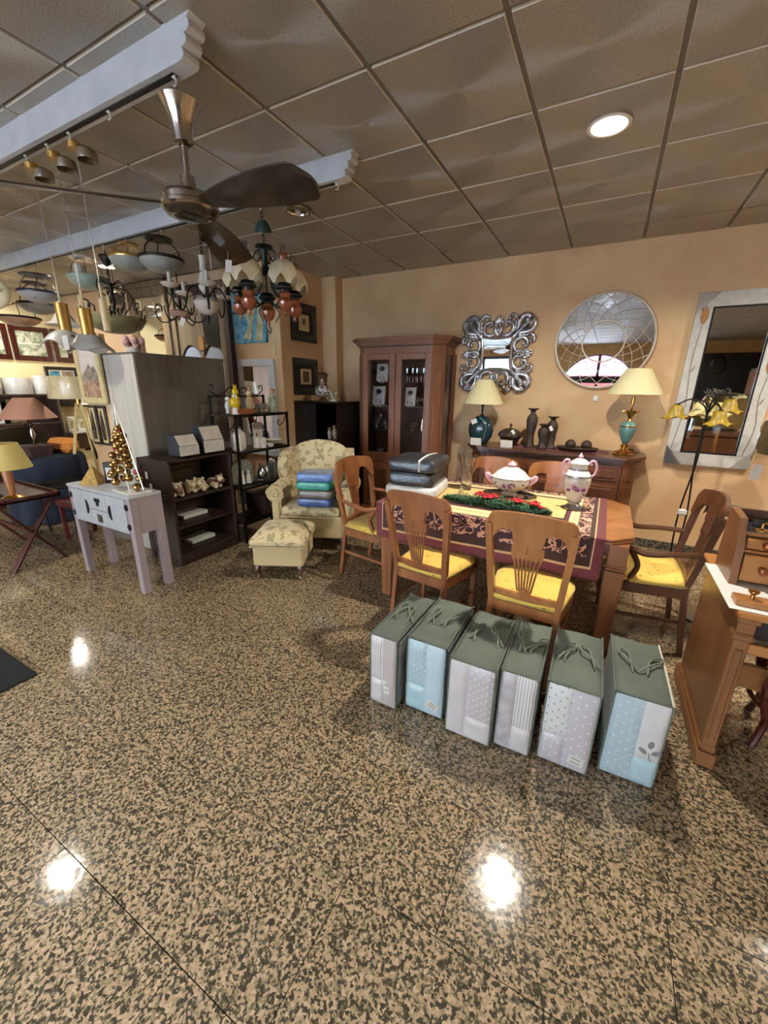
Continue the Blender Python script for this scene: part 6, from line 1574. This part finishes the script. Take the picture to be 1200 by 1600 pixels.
# ------------------------------------------------------------------ shelves and pictures on the cream end wall (x = -8)
mat('shelf_dark', '2e2019', .5)
XW = -8.0
t = thing('wall_shelving', 'dark wall shelving along the cream end wall, topped by wrapped lampshades', 'shelf unit', (XW, 2.45, 0))
for z in (.10, .45, .96, 1.38): MB().box(.0, .34, -1.45, .86 if z > .9 else .86, z - .03, z, .003).obj('shelf', 'shelf_dark', t)
for y in (-1.45, -.3, .835): MB().box(.0, .33, y, y + .025, 0, 1.35, .002).obj('upright', 'shelf_dark', t)
MB().box(.0, .012, -1.45, .86, .1, 1.35).obj('back_panel', 'purple_wood', t)
mat('wrap_shade', 'd4d8dc', .35, col2='c2c8d0', scale=10, coat=.8, bump=.3, bscale=20)
for k, (y, r0, r1, h, lb) in enumerate(((1.72, .15, .12, .24, 'white wrapped drum lampshade on the end wall shelf, farthest from the pink lamp'), (2.08, .16, .15, .25, 'white wrapped drum lampshade on the end wall shelf, second in the row'), (2.48, .20, .18, .24, 'wide bluish wrapped drum lampshade on the end wall shelf'), (2.88, .18, .17, .23, 'wide white wrapped drum lampshade next to the bluish one'), (3.18, .12, .09, .27, 'small pale wrapped lampshade at the shelf end by the tripod lamp'))):
    t = thing('wrapped_lampshade', lb, 'lampshade', (XW + .19, y, 1.381), 0, 'wrapped lampshades on the end wall')
    lamp_shade(r0, r1, h, 0).obj('shade', 'wrap_shade', t)
    MB().lathe([(.02, h - .01), (r1 - .004, h - .01)], 20).obj('spider_ring', 'white_plastic', t)
for y, w, h, m, lb in ((2.52, .24, .30, 'white_paint', 'pale framed picture leaning on the end wall middle shelf'), (2.82, .22, .34, 'rustic_wood', 'brown leaning picture on the end wall middle shelf'), (2.2, .26, .28, 'carved_dark', 'dark leaning picture on the end wall middle shelf')):
    framed('leaning_picture', lb, 'picture', m, w, h, .03, (XW + .16, y, .962), PI / 2, [(0, 1, 0, 1, 'paint_hill')], .02)
t = thing('white_shelf', 'white wall shelf holding pale frames on the end wall beyond the tripod lamp', 'shelf', (XW, 3.66, .77)); MB().box(0, .25, -.22, .13, -.025, 0, .003).obj('board', 'white_paint', t); MB().box(0, .05, -.22, .13, -.30, -.025, .003).obj('bracket_board', 'leg_wood', t)
for y, w, h, lb in ((3.52, .13, .24, 'tall narrow pale frame on the white wall shelf'), (3.69, .19, .20, 'square white framed print on the white wall shelf')):
    framed('pale_frame', lb, 'frame', 'white_glaze', w, h, .03, (XW + .12, y, .771), PI / 2, [(0.1, .9, 0.1, .9, 'paint_figure')], .02)
t = thing('black_shelf', 'short black wall shelf above the white one on the end wall', 'shelf', (XW, 3.66, 1.20)); MB().box(0, .22, -.20, .13, -.03, 0, .003).obj('board', 'black_lacquer', t); MB().box(0, .10, -.20, .13, 0, .22, .003).obj('back_board', 'black_lacquer', t)
solo(MB().lathe([(0, 0), (.07, 0), (.0, .19)], 20), 'white_cone', 'white_glaze', 'white cone ornament on the black wall shelf beside the painting', 'ornament', (XW + .16, 3.75, 1.201))
t = framed('photo_board', 'black frame with small light photographs above the tripod lamp shade', 'frame', 'black_lacquer', .46, .30, .05, (XW, 3.57, 1.50), PI / 2, [(.05, .45, .1, .9, 'paint_blue'), (.52, .97, .1, .9, 'paint_hill')], .03, mat_board='paper')
for y, w, lb in ((2.72, .52, 'mahogany-framed double landscape on the end wall, farthest from the pier'), (3.25, .50, 'mahogany-framed double landscape on the end wall, middle of three'), (3.66, .26, 'mahogany-framed landscape on the end wall, nearest the pier, partly hidden')):
    framed('framed_landscape', lb, 'picture', 'mahogany', w, .50, .075, (XW, y, 1.87), PI / 2, [(0, 1, 0, .47, 'paint_green'), (0, 1, .53, 1, 'paint_green')], .03, 'mahogany landscapes on the end wall')
solo(MB().cb(0, 0, 0, .012, .09, .06, .003), 'wall_socket', 'black_lacquer', 'small black wall socket low on the end wall', 'socket', (XW + .006, 3.74, .45))
solo(MB().box(0, .02, -.5, .0, 0, .03), 'light_strip_board', 'gilt_cream', 'pale board strip along the end wall under the socket', 'board', (XW, 3.78, .27))

# ------------------------------------------------------------------ added dark furniture near the front wall, to darken what the tall mirror shows
t = thing('shop_counter', 'long black counter added by the sign board for the tall white mirror to reflect', 'counter', (2.45, -3.75, 0))
MB().box(-.85, .75, -.30, .30, 0, .92, .006).obj('body', 'black_lacquer', t); MB().box(-.88, .78, -.33, .33, .92, .96, .004).obj('top', 'dark_wood', t)
package('white_parcel', 'wrap_white', 'big white wrapped parcel on the black counter, reflected in the tall mirror', (2.25, -3.70, .962), .1, (.55, .40, .30), seed=31)
t = thing('tall_showcase', 'tall dark showcase added beside the sign board for the tall mirror to reflect', 'cabinet', (1.45, -4.30, 0))
MB().box(-.35, .35, -.25, .20, 0, 2.2, .006).obj('carcass', 'dark_frame', t); MB().box(-.28, .05, .20, .215, .25, 2.1, .003).obj('pale_panel', 'arch_white', t)
for z in (.7, 1.2, 1.7): MB().box(.08, .32, .20, .24, z, z + .03).obj('ledge', 'white_paint', t)
solo(MB().sph((0, 0, 0), .19, 20, 12, 1, .12, 1.25), 'oval_wall_plate', 'black_lacquer', 'dark oval plate on the front wall above the sign board', 'plate', (2.35, YF + .03, 2.25))
t = thing('corner_wardrobe', 'dark brown wardrobe added in the front corner for the tall mirror to reflect', 'wardrobe', (3.0, -2.6, 0)); MB().box(-.25, .35, -.6, .6, 0, 2.1, .006).obj('carcass', 'shade_and_dark_wood', t)
for y in (-.58, .01): MB().box(-.265, -.25, y, y + .57, .08, 2.04, .003).obj('door', 'dark_wood', t)
t = thing('red_wardrobe', 'tall reddish brown wardrobe added by the end wall for the white pier mirror to reflect', 'wardrobe', (-7.55, -.35, 0))  # added out of view so the pier mirror reflects red-brown doors
MB().box(-.40, .30, -.9, .9, 0, 2.2, .006).obj('carcass', 'mahogany', t)
mat('red_door', '5e2a1c', .4, col2='4a2016', scale=10, stretch=(1, 1, .1))
for y in (-.88, -.285, .31): MB().box(.30, .318, y, y + .575, .08, 2.14, .004).obj('door', 'red_door', t)
# ------------------------------------------------------------------ ceiling fan
mat('nickel', 'a89f96', .2, 1); mat('fan_brown', '33291f', .22, col2='241c15', scale=10, stretch=(.1, 1, 1), coat=.6); mat('fan_light', 'b5aa98', .3)
ZR = 2.735
FX, FY, FZ = -1.735, 1.40, -.03
t = thing('ceiling_fan', 'three-bladed dark brown ceiling fan with brushed nickel body and price tag', 'fan', (FX, FY, FZ))
MB().tube([(0, 0, ZR - .005), (0, 0, 2.66)], .003, 6).obj('hanging_chain', 'nickel', t)
MB().lathe([(0, 2.685), (.072, 2.69), (.080, 2.682), (.068, 2.66), (.05, 2.62), (.040, 2.575), (.038, 2.545), (.020, 2.535), (0, 2.535)], 28).obj('canopy', 'nickel', t)
MB().tube([(0, 0, 2.54), (0, 0, 2.40)], .013, 12).obj('downrod', 'nickel', t)
MB().lathe([(0, 2.435), (.030, 2.43), (.032, 2.395), (.04, 2.38), (.06, 2.372), (.10, 2.36), (.112, 2.345), (.112, 2.325), (.118, 2.32), (.118, 2.308), (.108, 2.30), (.10, 2.29), (.06, 2.276), (0, 2.272)], 32).obj('motor_housing', 'nickel', t)
MB().lathe([(.1085, 2.300), (.10, 2.2885), (.06, 2.2745), (0, 2.2705)], 32).obj('dark_cap', 'fan_brown', t)
def blade(u, v):
    r = .10 + .59 * u
    w = .06 + .125 * math.sin(min(1, u * 1.25) * PI / 2)
    if u > .90: w *= math.sqrt(max(.02, 1 - ((u - .90) / .105) ** 2))
    y = (v - .5) * w + .018 * u
    tw = .36 - .12 * u
    return (r, y * math.cos(tw), 2.325 - y * math.sin(tw) - .035 * u + .004 * math.cos((v - .5) * PI))
bm = MB().surf(blade, 26, 8, .007).mesh('blade', 'fan_brown', 60)
for a in (-4, 119, 233): piece('blade', bm, t, (0, 0, 0), (0, 0, math.radians(a)))
o = MB().cb(0, 0, 0, .035, .002, .06).obj('price_tag', 'paper', t); o.location = (-.26, .42, 2.22); o.rotation_euler = (0, .1, .5)
MB().tube([(-.26, .42, 2.25), (-.26, .425, 2.325)], .0012, 4).obj('tag_string', 'string', t)

# ------------------------------------------------------------------ hanging lamps
mat('green_iron', '22312c', .45, .5); mat('copper_pot', '8a4a2c', .25, .3, col2='6e3822', scale=8, coat=.6); mat('petal_glass', 'd9cfb4', .35, col2='b9aa84', scale=9, lo=.3, hi=.7, sub=.2, distort=1)
mat('iron_dark', '1b1714', .5, .5); mat('sprig_ceramic', 'd8d3c8', .25, col2='5a4638', scale=30, lo=.66, hi=.69, coat=.4, detail=2)
mat('grey_glass', '8b908a', .4, col2='a0a49c', scale=6); mat('frost_green', 'a3b2a4', .3); mat('blue_rim', '1d2440', .3); mat('white_bowl', 'b9bcc2', .3, col2='6e7078', scale=12, lo=.6, hi=.64)
mat('brass_tube', 'b08a4c', .3, .8); mat('candle_cream', 'd8c89c', .5); mat('candle_white', 'e4e2da', .5)
def chain(par, x, y, z0, z1, m='iron_dark', r=.009, name='chain'):
    n = max(2, int((z1 - z0) / .026)); mb = MB()
    for k in range(n):
        z = z0 + (z1 - z0) * (k + .5) / n; h = (z1 - z0) / n * .66
        P = [(r * math.cos(a), 0, h * math.sin(a)) for a in [2 * PI * q / 8 for q in range(8)]]
        mb.tube([(x + (px if k % 2 else 0), y + (0 if k % 2 else px), z + pz) for px, _, pz in P], .0024, 4, True)
    return mb.obj(name, m, par)
def canopy(par, x, y, z, m, r=.05, h=.05): return MB().lathe([(0, h), (r * .3, h), (r * .5, h * .85), (r * .85, h * .4), (r, .004), (r * .98, 0), (r * .3, h * .5), (0, h * .6)], 20, c=(x, y, z)).obj('canopy', m, par)

# copper chandelier
t = thing('copper_chandelier', 'dark green iron chandelier with copper pots and alabaster petal shades by the pier', 'chandelier', (-2.29, R2, 0.03))
chain(t, 0, 0, 2.60, ZR - .03, 'green_iron')
o = MB().lathe([(0, .07), (.02, .07), (.035, .055), (.055, .02), (.058, 0), (.05, 0), (.02, .03), (0, .035)], 22).obj('canopy', 'green_iron', t); o.location = (.005, 0, 2.535); o.rotation_euler = (.25, .2, 0)
chain(t, 0, 0, 2.455, 2.55, 'green_iron')
MB().lathe([(0, 2.46), (.06, 2.455), (.062, 2.447), (.03, 2.435), (.022, 2.42), (.020, 2.30), (.014, 2.27), (0, 2.27)], 18).obj('stem', 'green_iron', t)
for k in range(4):
    a = k * PI / 2 + .3; c, s = math.cos(a), math.sin(a)
    MB().tube(spl([(.02 * c, .02 * s, 2.43), (.06 * c, .06 * s, 2.43), (.085 * c, .085 * s, 2.39), (.06 * c, .06 * s, 2.36), (.045 * c, .045 * s, 2.385)], 4), .005, 5).obj('scroll', 'green_iron', t)
MB().lathe([(0, 2.115), (.04, 2.112), (.05, 2.10), (.04, 2.085), (0, 2.08)], 18).obj('hub', 'green_iron', t)
def pot(par, x, y, z, s=1):
    o = MB().lathe([(0, -.085), (.010, -.07), (.012, -.055), (.035, -.04), (.050, -.012), (.052, .01), (.036, .032), (.034, .04), (.044, .055), (.040, .065), (0, .065)], 18, c=(x, y, z)).obj('copper_pot', 'copper_pot', par)
    MB().lathe([(.034, .064), (.036, .085), (.058, .09), (.060, .10), (.05, .108), (.042, .125), (.02, .13), (0, .13)], 18, c=(x, y, z)).obj('gallery', 'black_iron', o)
    return o
for k in range(5):
    a = 2 * PI * k / 5 + 2.32; c, s = math.cos(a), math.sin(a); R = .205
    MB().tube(spl([(.018 * c, .018 * s, 2.30), (.06 * c, .06 * s, 2.20), (.11 * c, .11 * s, 2.13), (.15 * c, .15 * s, 2.12)], 5), .006, 6).obj('stay', 'green_iron', t)
    MB().tube(spl([(.03 * c, .03 * s, 2.10), (.09 * c, .09 * s, 2.07), (.15 * c, .15 * s, 2.10), (R * c, R * s, 2.085)], 5), .008, 6).obj('arm', 'green_iron', t)
    p = pot(t, R * c, R * s, 2.07)
    MB().lathe([(.026, .265), (.034, .265), (.058, .253), (.083, .225), (.099, .182), (.105, .135), (.102, .135), (.095, .182), (.079, .223), (.05, .248), (.026, .258)], 30, c=(R * c, R * s, 2.07), wav=lambda a_, r, z: (r * (1 + .05 * math.cos(6 * a_) * (z < .24)), z + (.03 * math.cos(6 * a_) if z < .16 else .008 * math.cos(6 * a_) if z < .2 else 0))).obj('petal_shade', 'petal_glass', t)
    q = MB().lathe([(.026, .258), (.030, .268), (.031, .285), (.028, .305), (.022, .305)], 12, c=(R * c, R * s, 2.07)).obj('copper_collar', 'copper_pot', p)
    MB().lathe([(.015, .30), (.016, .36), (.013, .36), (.012, .30)], 12, c=(R * c, R * s, 2.07)).obj('glass_chimney', 'stem_glass', p)
pot(t, 0, 0, 2.03)
MB().tube(spl([(0, 0, 1.945), (.02, 0, 1.92), (.0, .01, 1.895), (-.015, 0, 1.92)], 4), .004, 5).obj('finial_scroll', 'green_iron', t)
for k in range(3):
    a = k * 2.09 + .5; MB().tube(spl([(.03 * math.cos(a), .03 * math.sin(a), 2.08), (.085 * math.cos(a), .085 * math.sin(a), 2.03), (.05 * math.cos(a), .05 * math.sin(a), 1.97)], 4), .004, 5).obj('scroll', 'green_iron', t)

# ceramic candle chandelier
t = thing('ceramic_chandelier', 'dark iron chandelier with white sprig-painted ceramic body and candle arms', 'chandelier', (-2.93, R2, 0))
chain(t, 0, 0, 2.50, ZR - .03); canopy(t, .06, .02, 2.60, 'iron_dark', .055, .06); MB().tube(spl([(.06, .02, 2.62), (.07, .01, 2.72), (0, 0, ZR - .03)], 5), .003, 5).obj('cord', 'iron_dark', t)
MB().tube([(.06, .02, 2.60), (.09, .0, 2.40)], .0035, 5).obj('cord', 'string', t)
MB().lathe([(.012, 2.50), (.030, 2.50), (.026, 2.45), (.030, 2.38), (.045, 2.33), (.030, 2.315), (.05, 2.29), (.052, 2.265), (.03, 2.24), (.014, 2.23), (0, 2.23)], 20).obj('ceramic_stem', 'sprig_ceramic', t)
MB().lathe([(0, 2.24), (.02, 2.235), (.018, 2.20), (0, 2.20)], 14).obj('iron_hub', 'iron_dark', t)
MB().lathe([(.02, 2.20), (.085, 2.195), (.098, 2.175), (.090, 2.14), (.06, 2.10), (.02, 2.085), (0, 2.085)], 24).obj('ceramic_bowl', 'sprig_ceramic', t)
MB().lathe([(.012, 2.085), (.015, 2.06), (.006, 2.03), (0, 2.01)], 12).obj('finial', 'iron_dark', t)
for k in range(5):
    a = 2 * PI * k / 5 + PI / 5; c, s = math.cos(a), math.sin(a)
    P = spl([(.02 * c, .02 * s, 2.215), (.07 * c, .07 * s, 2.28), (.13 * c, .13 * s, 2.25), (.16 * c, .16 * s, 2.15), (.20 * c, .20 * s, 2.10), (.25 * c, .25 * s, 2.16), (.26 * c, .26 * s, 2.24)], 5)
    o = MB().tube(P, .0065, 6).obj('arm', 'iron_dark', t)
    MB().lathe([(.01, .0), (.05, .012), (.068, .028), (.066, .032), (.02, .02), (0, .02)], 20, c=(.26 * c, .26 * s, 2.24)).obj('drip_pan', 'sprig_ceramic', o)
    MB().lathe([(0, .02), (.013, .02), (.013, .10), (.009, .105), (0, .105)], 12, c=(.26 * c, .26 * s, 2.24)).obj('candle_tube', 'candle_white', o)
o = MB().cb(0, 0, 0, .04, .002, .065).obj('price_tag', 'paper', t); o.location = (-.11, -.16, 2.02); o.rotation_euler = (0, .5, .3)
MB().tube([(-.10, -.16, 2.05), (-.07, -.12, 2.12)], .0012, 4).obj('tag_string', 'string', t)

# bowl pendants on three rods
def bowl_pendant(x, y, z, R, plate_z, rim, glass, label, plate=None, dr=.07, rods=3, rodm=None, tilt=(0, 0), cordm='string'):
    t = thing('bowl_pendant', label, 'lamp', (x, y, 0))
    MB().tube([(0, 0, plate_z + .02), (0, 0, ZR - .03)], .003, 5).obj('cord', cordm, t)
    MB().lathe([(0, plate_z + .03), (dr, plate_z + .012), (dr * 1.02, plate_z), (0, plate_z - .004)], 24).obj('ceiling_plate', plate or rim, t)
    for k in range(rods):
        a = 2 * PI * k / rods + .6; c, s = math.cos(a), math.sin(a)
        MB().tube(spl([(dr * .5 * c, dr * .5 * s, plate_z), (R * .75 * c, R * .75 * s, z + (plate_z - z) * .55), (R * .88 * c, R * .88 * s, z)], 5), .005, 5).obj('rod', rodm or rim, t)
    MB().lathe([(R * .90, z - .008), (R, z - .012), (R * 1.02, z), (R, z + .012), (R * .92, z + .010), (R * .90, z - .008)], 36).obj('rim', rim, t)
    MB().lathe([(R * .97, z - .004), (R * .90, z - .04), (R * .65, z - .075), (R * .3, z - .095), (0, z - .10), (0, z - .095), (R * .3, z - .09), (R * .64, z - .070), (R * .88, z - .038), (R * .94, z)], 32).obj('glass_bowl', glass, t)
    return t
bowl_pendant(-3.42, R2, 2.53, .170, 2.67, 'iron_dark', 'grey_glass', 'bowl pendant with thick black rim and grey glass, beside the ceramic chandelier', dr=.10)
bowl_pendant(-3.84, R2, 2.585, .165, 2.685, 'brass_tube', 'grey_glass', 'bowl pendant with thin brass rim and grey glass, beyond the black-rimmed one', dr=.08)
t = bowl_pendant(-4.55, R2, 2.505, .165, 2.66, 'frost_green', 'frost_green', 'pale green bowl pendant with an upright candle socket', dr=.12, plate='sprig_ceramic', rodm='nickel')
MB().lathe([(0, 0), (.04, 0), (.045, .11), (.038, .11), (.034, .01), (0, .01)], 16, c=(-.12, 0, 2.52)).obj('glass_beaker', 'candle_white', t)
bowl_pendant(-5.52, R2, 2.46, .19, 2.62, 'blue_rim', 'white_bowl', 'white patterned bowl pendant with dark blue rim, lower of the two plates', dr=.14, plate='blue_rim', rodm='nickel')
bowl_pendant(-5.85, R2 + .12, 2.39, .20, 2.60, 'iron_dark', 'grey_glass', 'grey bowl pendant with black rim and dark plate near the end wall', dr=.11)
bowl_pendant(-6.85, R2 + .30, 2.34, .23, 2.50, 'iron_dark', 'terra_glass', 'terracotta bowl pendant hanging lowest near the end wall', dr=.04, plate='copper_pot') if mat('terra_glass', '8a6450', .4, col2='a98a74', scale=8) else None
t = thing('petal_disc_lamp', 'round cream patterned glass disc lamp at the frame edge, among the pendants', 'lamp', (-5.62, R2 - .35, -.09))
MB().tube([(0, 0, 2.62), (0, 0, ZR)], .003, 5).obj('cord', 'string', t)
o = MB().sph((0, 0, 0), .15, 24, 14, 1, .32, 1).obj('glass_disc', 'white_bowl', t); o.location = (0, 0, 2.50); o.rotation_euler = (0, 0, .6)
mat('disc_glass', 'd8d2b0', .4, col2='8f8a6a', scale=14, lo=.62, hi=.66); o.data.materials.clear(); o.data.materials.append(M['disc_glass'])

# iron lamps with curled arms
def curl_lamp(x, y, z0, arms, R, label, body, bodym, name='iron_chandelier', cz=None, straight=False):
    t = thing(name, label, 'chandelier', (x, y, 0))
    chain(t, 0, 0, z0 + .26, ZR - .03)
    MB().lathe([(0, z0 + .27), (.015, z0 + .265), (.022, z0 + .22), (.012, z0 + .18), (.020, z0 + .10), (.012, z0 + .03), (0, z0 + .03)], 12).obj('stem', 'iron_dark', t)
    if straight:
        for k in range(3):
            a = k * 2.09; MB().tube([(.02 * math.cos(a), .02 * math.sin(a), z0 + .27), (.11 * math.cos(a), .11 * math.sin(a), z0 + .02)], .004, 5).obj('rod', 'iron_dark', t)
    MB().lathe(body, 22, c=(0, 0, z0)).obj('bowl', bodym, t)
    for k in range(arms):
        a = 2 * PI * k / arms + .4; c, s = math.cos(a), math.sin(a)
        P = spl([(.02 * c, .02 * s, z0 + .03), (R * .45 * c, R * .45 * s, z0 - .06), (R * .85 * c, R * .85 * s, z0 - .06), (R * c, R * s, z0 + .02), (R * .92 * c, R * .92 * s, z0 + .09), (R * .75 * c, R * .75 * s, z0 + .08), (R * .74 * c, R * .74 * s, z0 + .03)], 5)
        o = MB().tube(P, .006, 6).obj('arm', 'iron_dark', t)
        MB().lathe([(0, .0), (.02, 0), (.028, .018), (.012, .02), (.012, .085), (0, .085)], 12, c=(R * c, R * s, z0 + .03)).obj('candle_socket', 'candle_cream', o)
        MB().tube(spl([(.02 * c, .02 * s, z0 + .25), (R * .35 * c, R * .35 * s, z0 + .28), (R * .42 * c, R * .42 * s, z0 + .20), (R * .2 * c, R * .2 * s, z0 + .15)], 4), .005, 5).obj('upper_scroll', 'iron_dark', t)
    return t
curl_lamp(-3.84, 2.85, 2.21, 4, .26, 'iron chandelier on straight rods with a pinkish tulip bowl, before the rustic mirror', [(.0, -.085), (.01, -.07), (.03, -.05), (.085, -.02), (.10, .02), (.09, .03), (0, .02)], 'terra_glass', straight=True)
curl_lamp(-4.20, R2, 2.17, 6, .27, 'black iron chandelier with curled arms over an olive bowl', [(0, -.17), (.10, -.16), (.20, -.12), (.25, -.05), (.255, -.03), (.24, -.03), (.19, -.09), (0, -.12)], 'olive_bowl') if mat('olive_bowl', '8a865e', .4, col2='75724e', scale=10) else None
t = thing('cone_cap_pendant', 'small pendant with a dark cone cap on a chain among the lamps', 'lamp', (-4.26, R2 + .03, 0))
MB().tube([(0, 0, 2.66), (0, 0, ZR)], .003, 5).obj('cord', 'iron_dark', t); MB().lathe([(0, 2.58), (.02, 2.585), (.035, 2.62), (.055, 2.655), (.05, 2.67), (0, 2.67)], 18).obj('cone_cap', 'iron_dark', t); chain(t, 0, 0, 2.50, 2.58)
t = thing('clear_crystal_lantern', 'shiny clear glass lantern in a curled black cage', 'lamp', (-5.0, 2.92, .10))
MB().tube([(0, 0, 2.46), (0, 0, ZR)], .003, 5).obj('cord', 'iron_dark', t)
MB().lathe([(0, 2.16), (.04, 2.17), (.085, 2.24), (.09, 2.31), (.05, 2.40), (.02, 2.42), (0, 2.42)], 20).obj('glass_globe', 'silver', t)
for k in range(6):
    a = k * PI / 3; c, s = math.cos(a), math.sin(a); MB().tube(spl([(.01 * c, .01 * s, 2.46), (.12 * c, .12 * s, 2.44), (.15 * c, .15 * s, 2.34), (.08 * c, .08 * s, 2.22), (.02 * c, .02 * s, 2.14)], 5), .006, 5).obj('cage_bar', 'iron_dark', t)

# three brass-tube pendants hung on long wires from the near rail
mat('wavy_glass', 'b9bcb8', .25, col2='8f938f', scale=6, coat=.4); mat('flower_glass', 'cfcabc', .35, col2='4a3830', scale=16, lo=.66, hi=.69)
for k, (x, zt, kind, lb) in enumerate(((-2.97, 2.00, 0, 'brass tube pendant with flat square flowered glass, farthest from the fan'), (-2.73, 1.955, 1, 'brass tube pendant with wavy grey glass shade and white tag, middle of three'), (-2.53, 1.97, 2, 'slim cream tube pendant without glass, nearest the fan'))):
    t = thing('tube_pendant', lb, 'lamp', (x, R1, 0), 0, 'tube pendants on long wires')
    MB().lathe([(0, ZR - .075), (.03, ZR - .072), (.032, ZR - .045), (.026, ZR - .04), (0, ZR - .038)], 18, c=(-.01, 0, 0)).obj('ceiling_cup', 'brass_tube', t)
    MB().lathe([(.045, ZR - .115), (.048, ZR - .11), (.044, ZR - .075), (.02, ZR - .06), (0, ZR - .06)], 18, c=(.035, .03, 0)).obj('amber_cup', 'amber_cup', t) if mat('amber_cup', '6a5a44', .25, coat=.5) else None
    MB().tube([(0, 0, zt + .10), (0, 0, ZR - .07)], .0024, 6).obj('wire', 'nickel', t)
    tl = (.05, .10, 0) if k == 0 else (0, .02, 0)
    mb = MB().tube([(0, 0, zt + .10), (0, 0, zt - .02)], .006, 8); mb.obj('brass_rod', 'candle_cream', t)
    if kind == 2:
        MB().lathe([(0, zt - .14), (.017, zt - .14), (.019, zt + .02), (.017, zt + .02), (0, zt + .02)], 16).obj('tube', 'candle_cream', t)
    else:
        MB().lathe([(0, zt - .15), (.032, zt - .15), (.034, zt), (.03, zt + .004), (0, zt + .004)], 20).obj('tube', 'brass_tube', t)
    if kind == 0:
        o = MB().surf(lambda u, v: ((u - .5) * .22, (v - .5) * .22, .05 - .28 * ((u - .5) ** 2 + (v - .5) ** 2)), 12, 12, .005).obj('flowered_glass', 'flower_glass', t); o.location = (-.01, 0, zt - .185); o.rotation_euler = (.0, .06, .3)
    if kind == 1:
        MB().lathe([(.02, zt - .13), (.06, zt - .145), (.09, zt - .19), (.12, zt - .215), (.115, zt - .22), (.09, zt - .195), (.02, zt - .14)], 36, wav=lambda a, r, z: (r, z + .10 * r * math.cos(4 * a))).obj('wavy_shade', 'wavy_glass', t)
        o = MB().cb(0, 0, 0, .055, .002, .075).obj('price_tag', 'paper', t); o.location = (.01, -.13, zt - .19)
t = thing('bell_shade', 'grey ceramic bell shade with flowers hanging behind the flowered pendant', 'lamp', (-3.86, R1 + .42, 0))
MB().tube([(0, 0, 2.16), (0, 0, 2.86)], .003, 5).obj('cord', 'string', t)
MB().lathe([(.02, 2.15), (.03, 2.13), (.045, 2.07), (.08, 2.01), (.13, 1.98), (.125, 1.978), (.07, 2.005), (.02, 2.10)], 28).obj('bell', 'flower_glass', t)
t = thing('pink_posy', 'posy of pink fabric roses on top of the partition block', 'flowers', (-3.80, 2.30, GZ + .006))
MB().lathe([(0, 0), (.05, 0), (.06, .05), (.055, .05), (0, .02)], 16).obj('pot', 'white_glaze', t)
mat('pink_cloth', 'c98a84', .8, col2='e2c4b8', scale=30)
for k in range(9):
    a = k * 2.4; r = .03 + .012 * (k % 3) * 1.4; MB().sph((r * math.cos(a) * 1.5, r * math.sin(a), .075 + .018 * (k % 3)), .03, 10, 8, 1, 1, 1.2).obj('rose', 'pink_cloth', t)
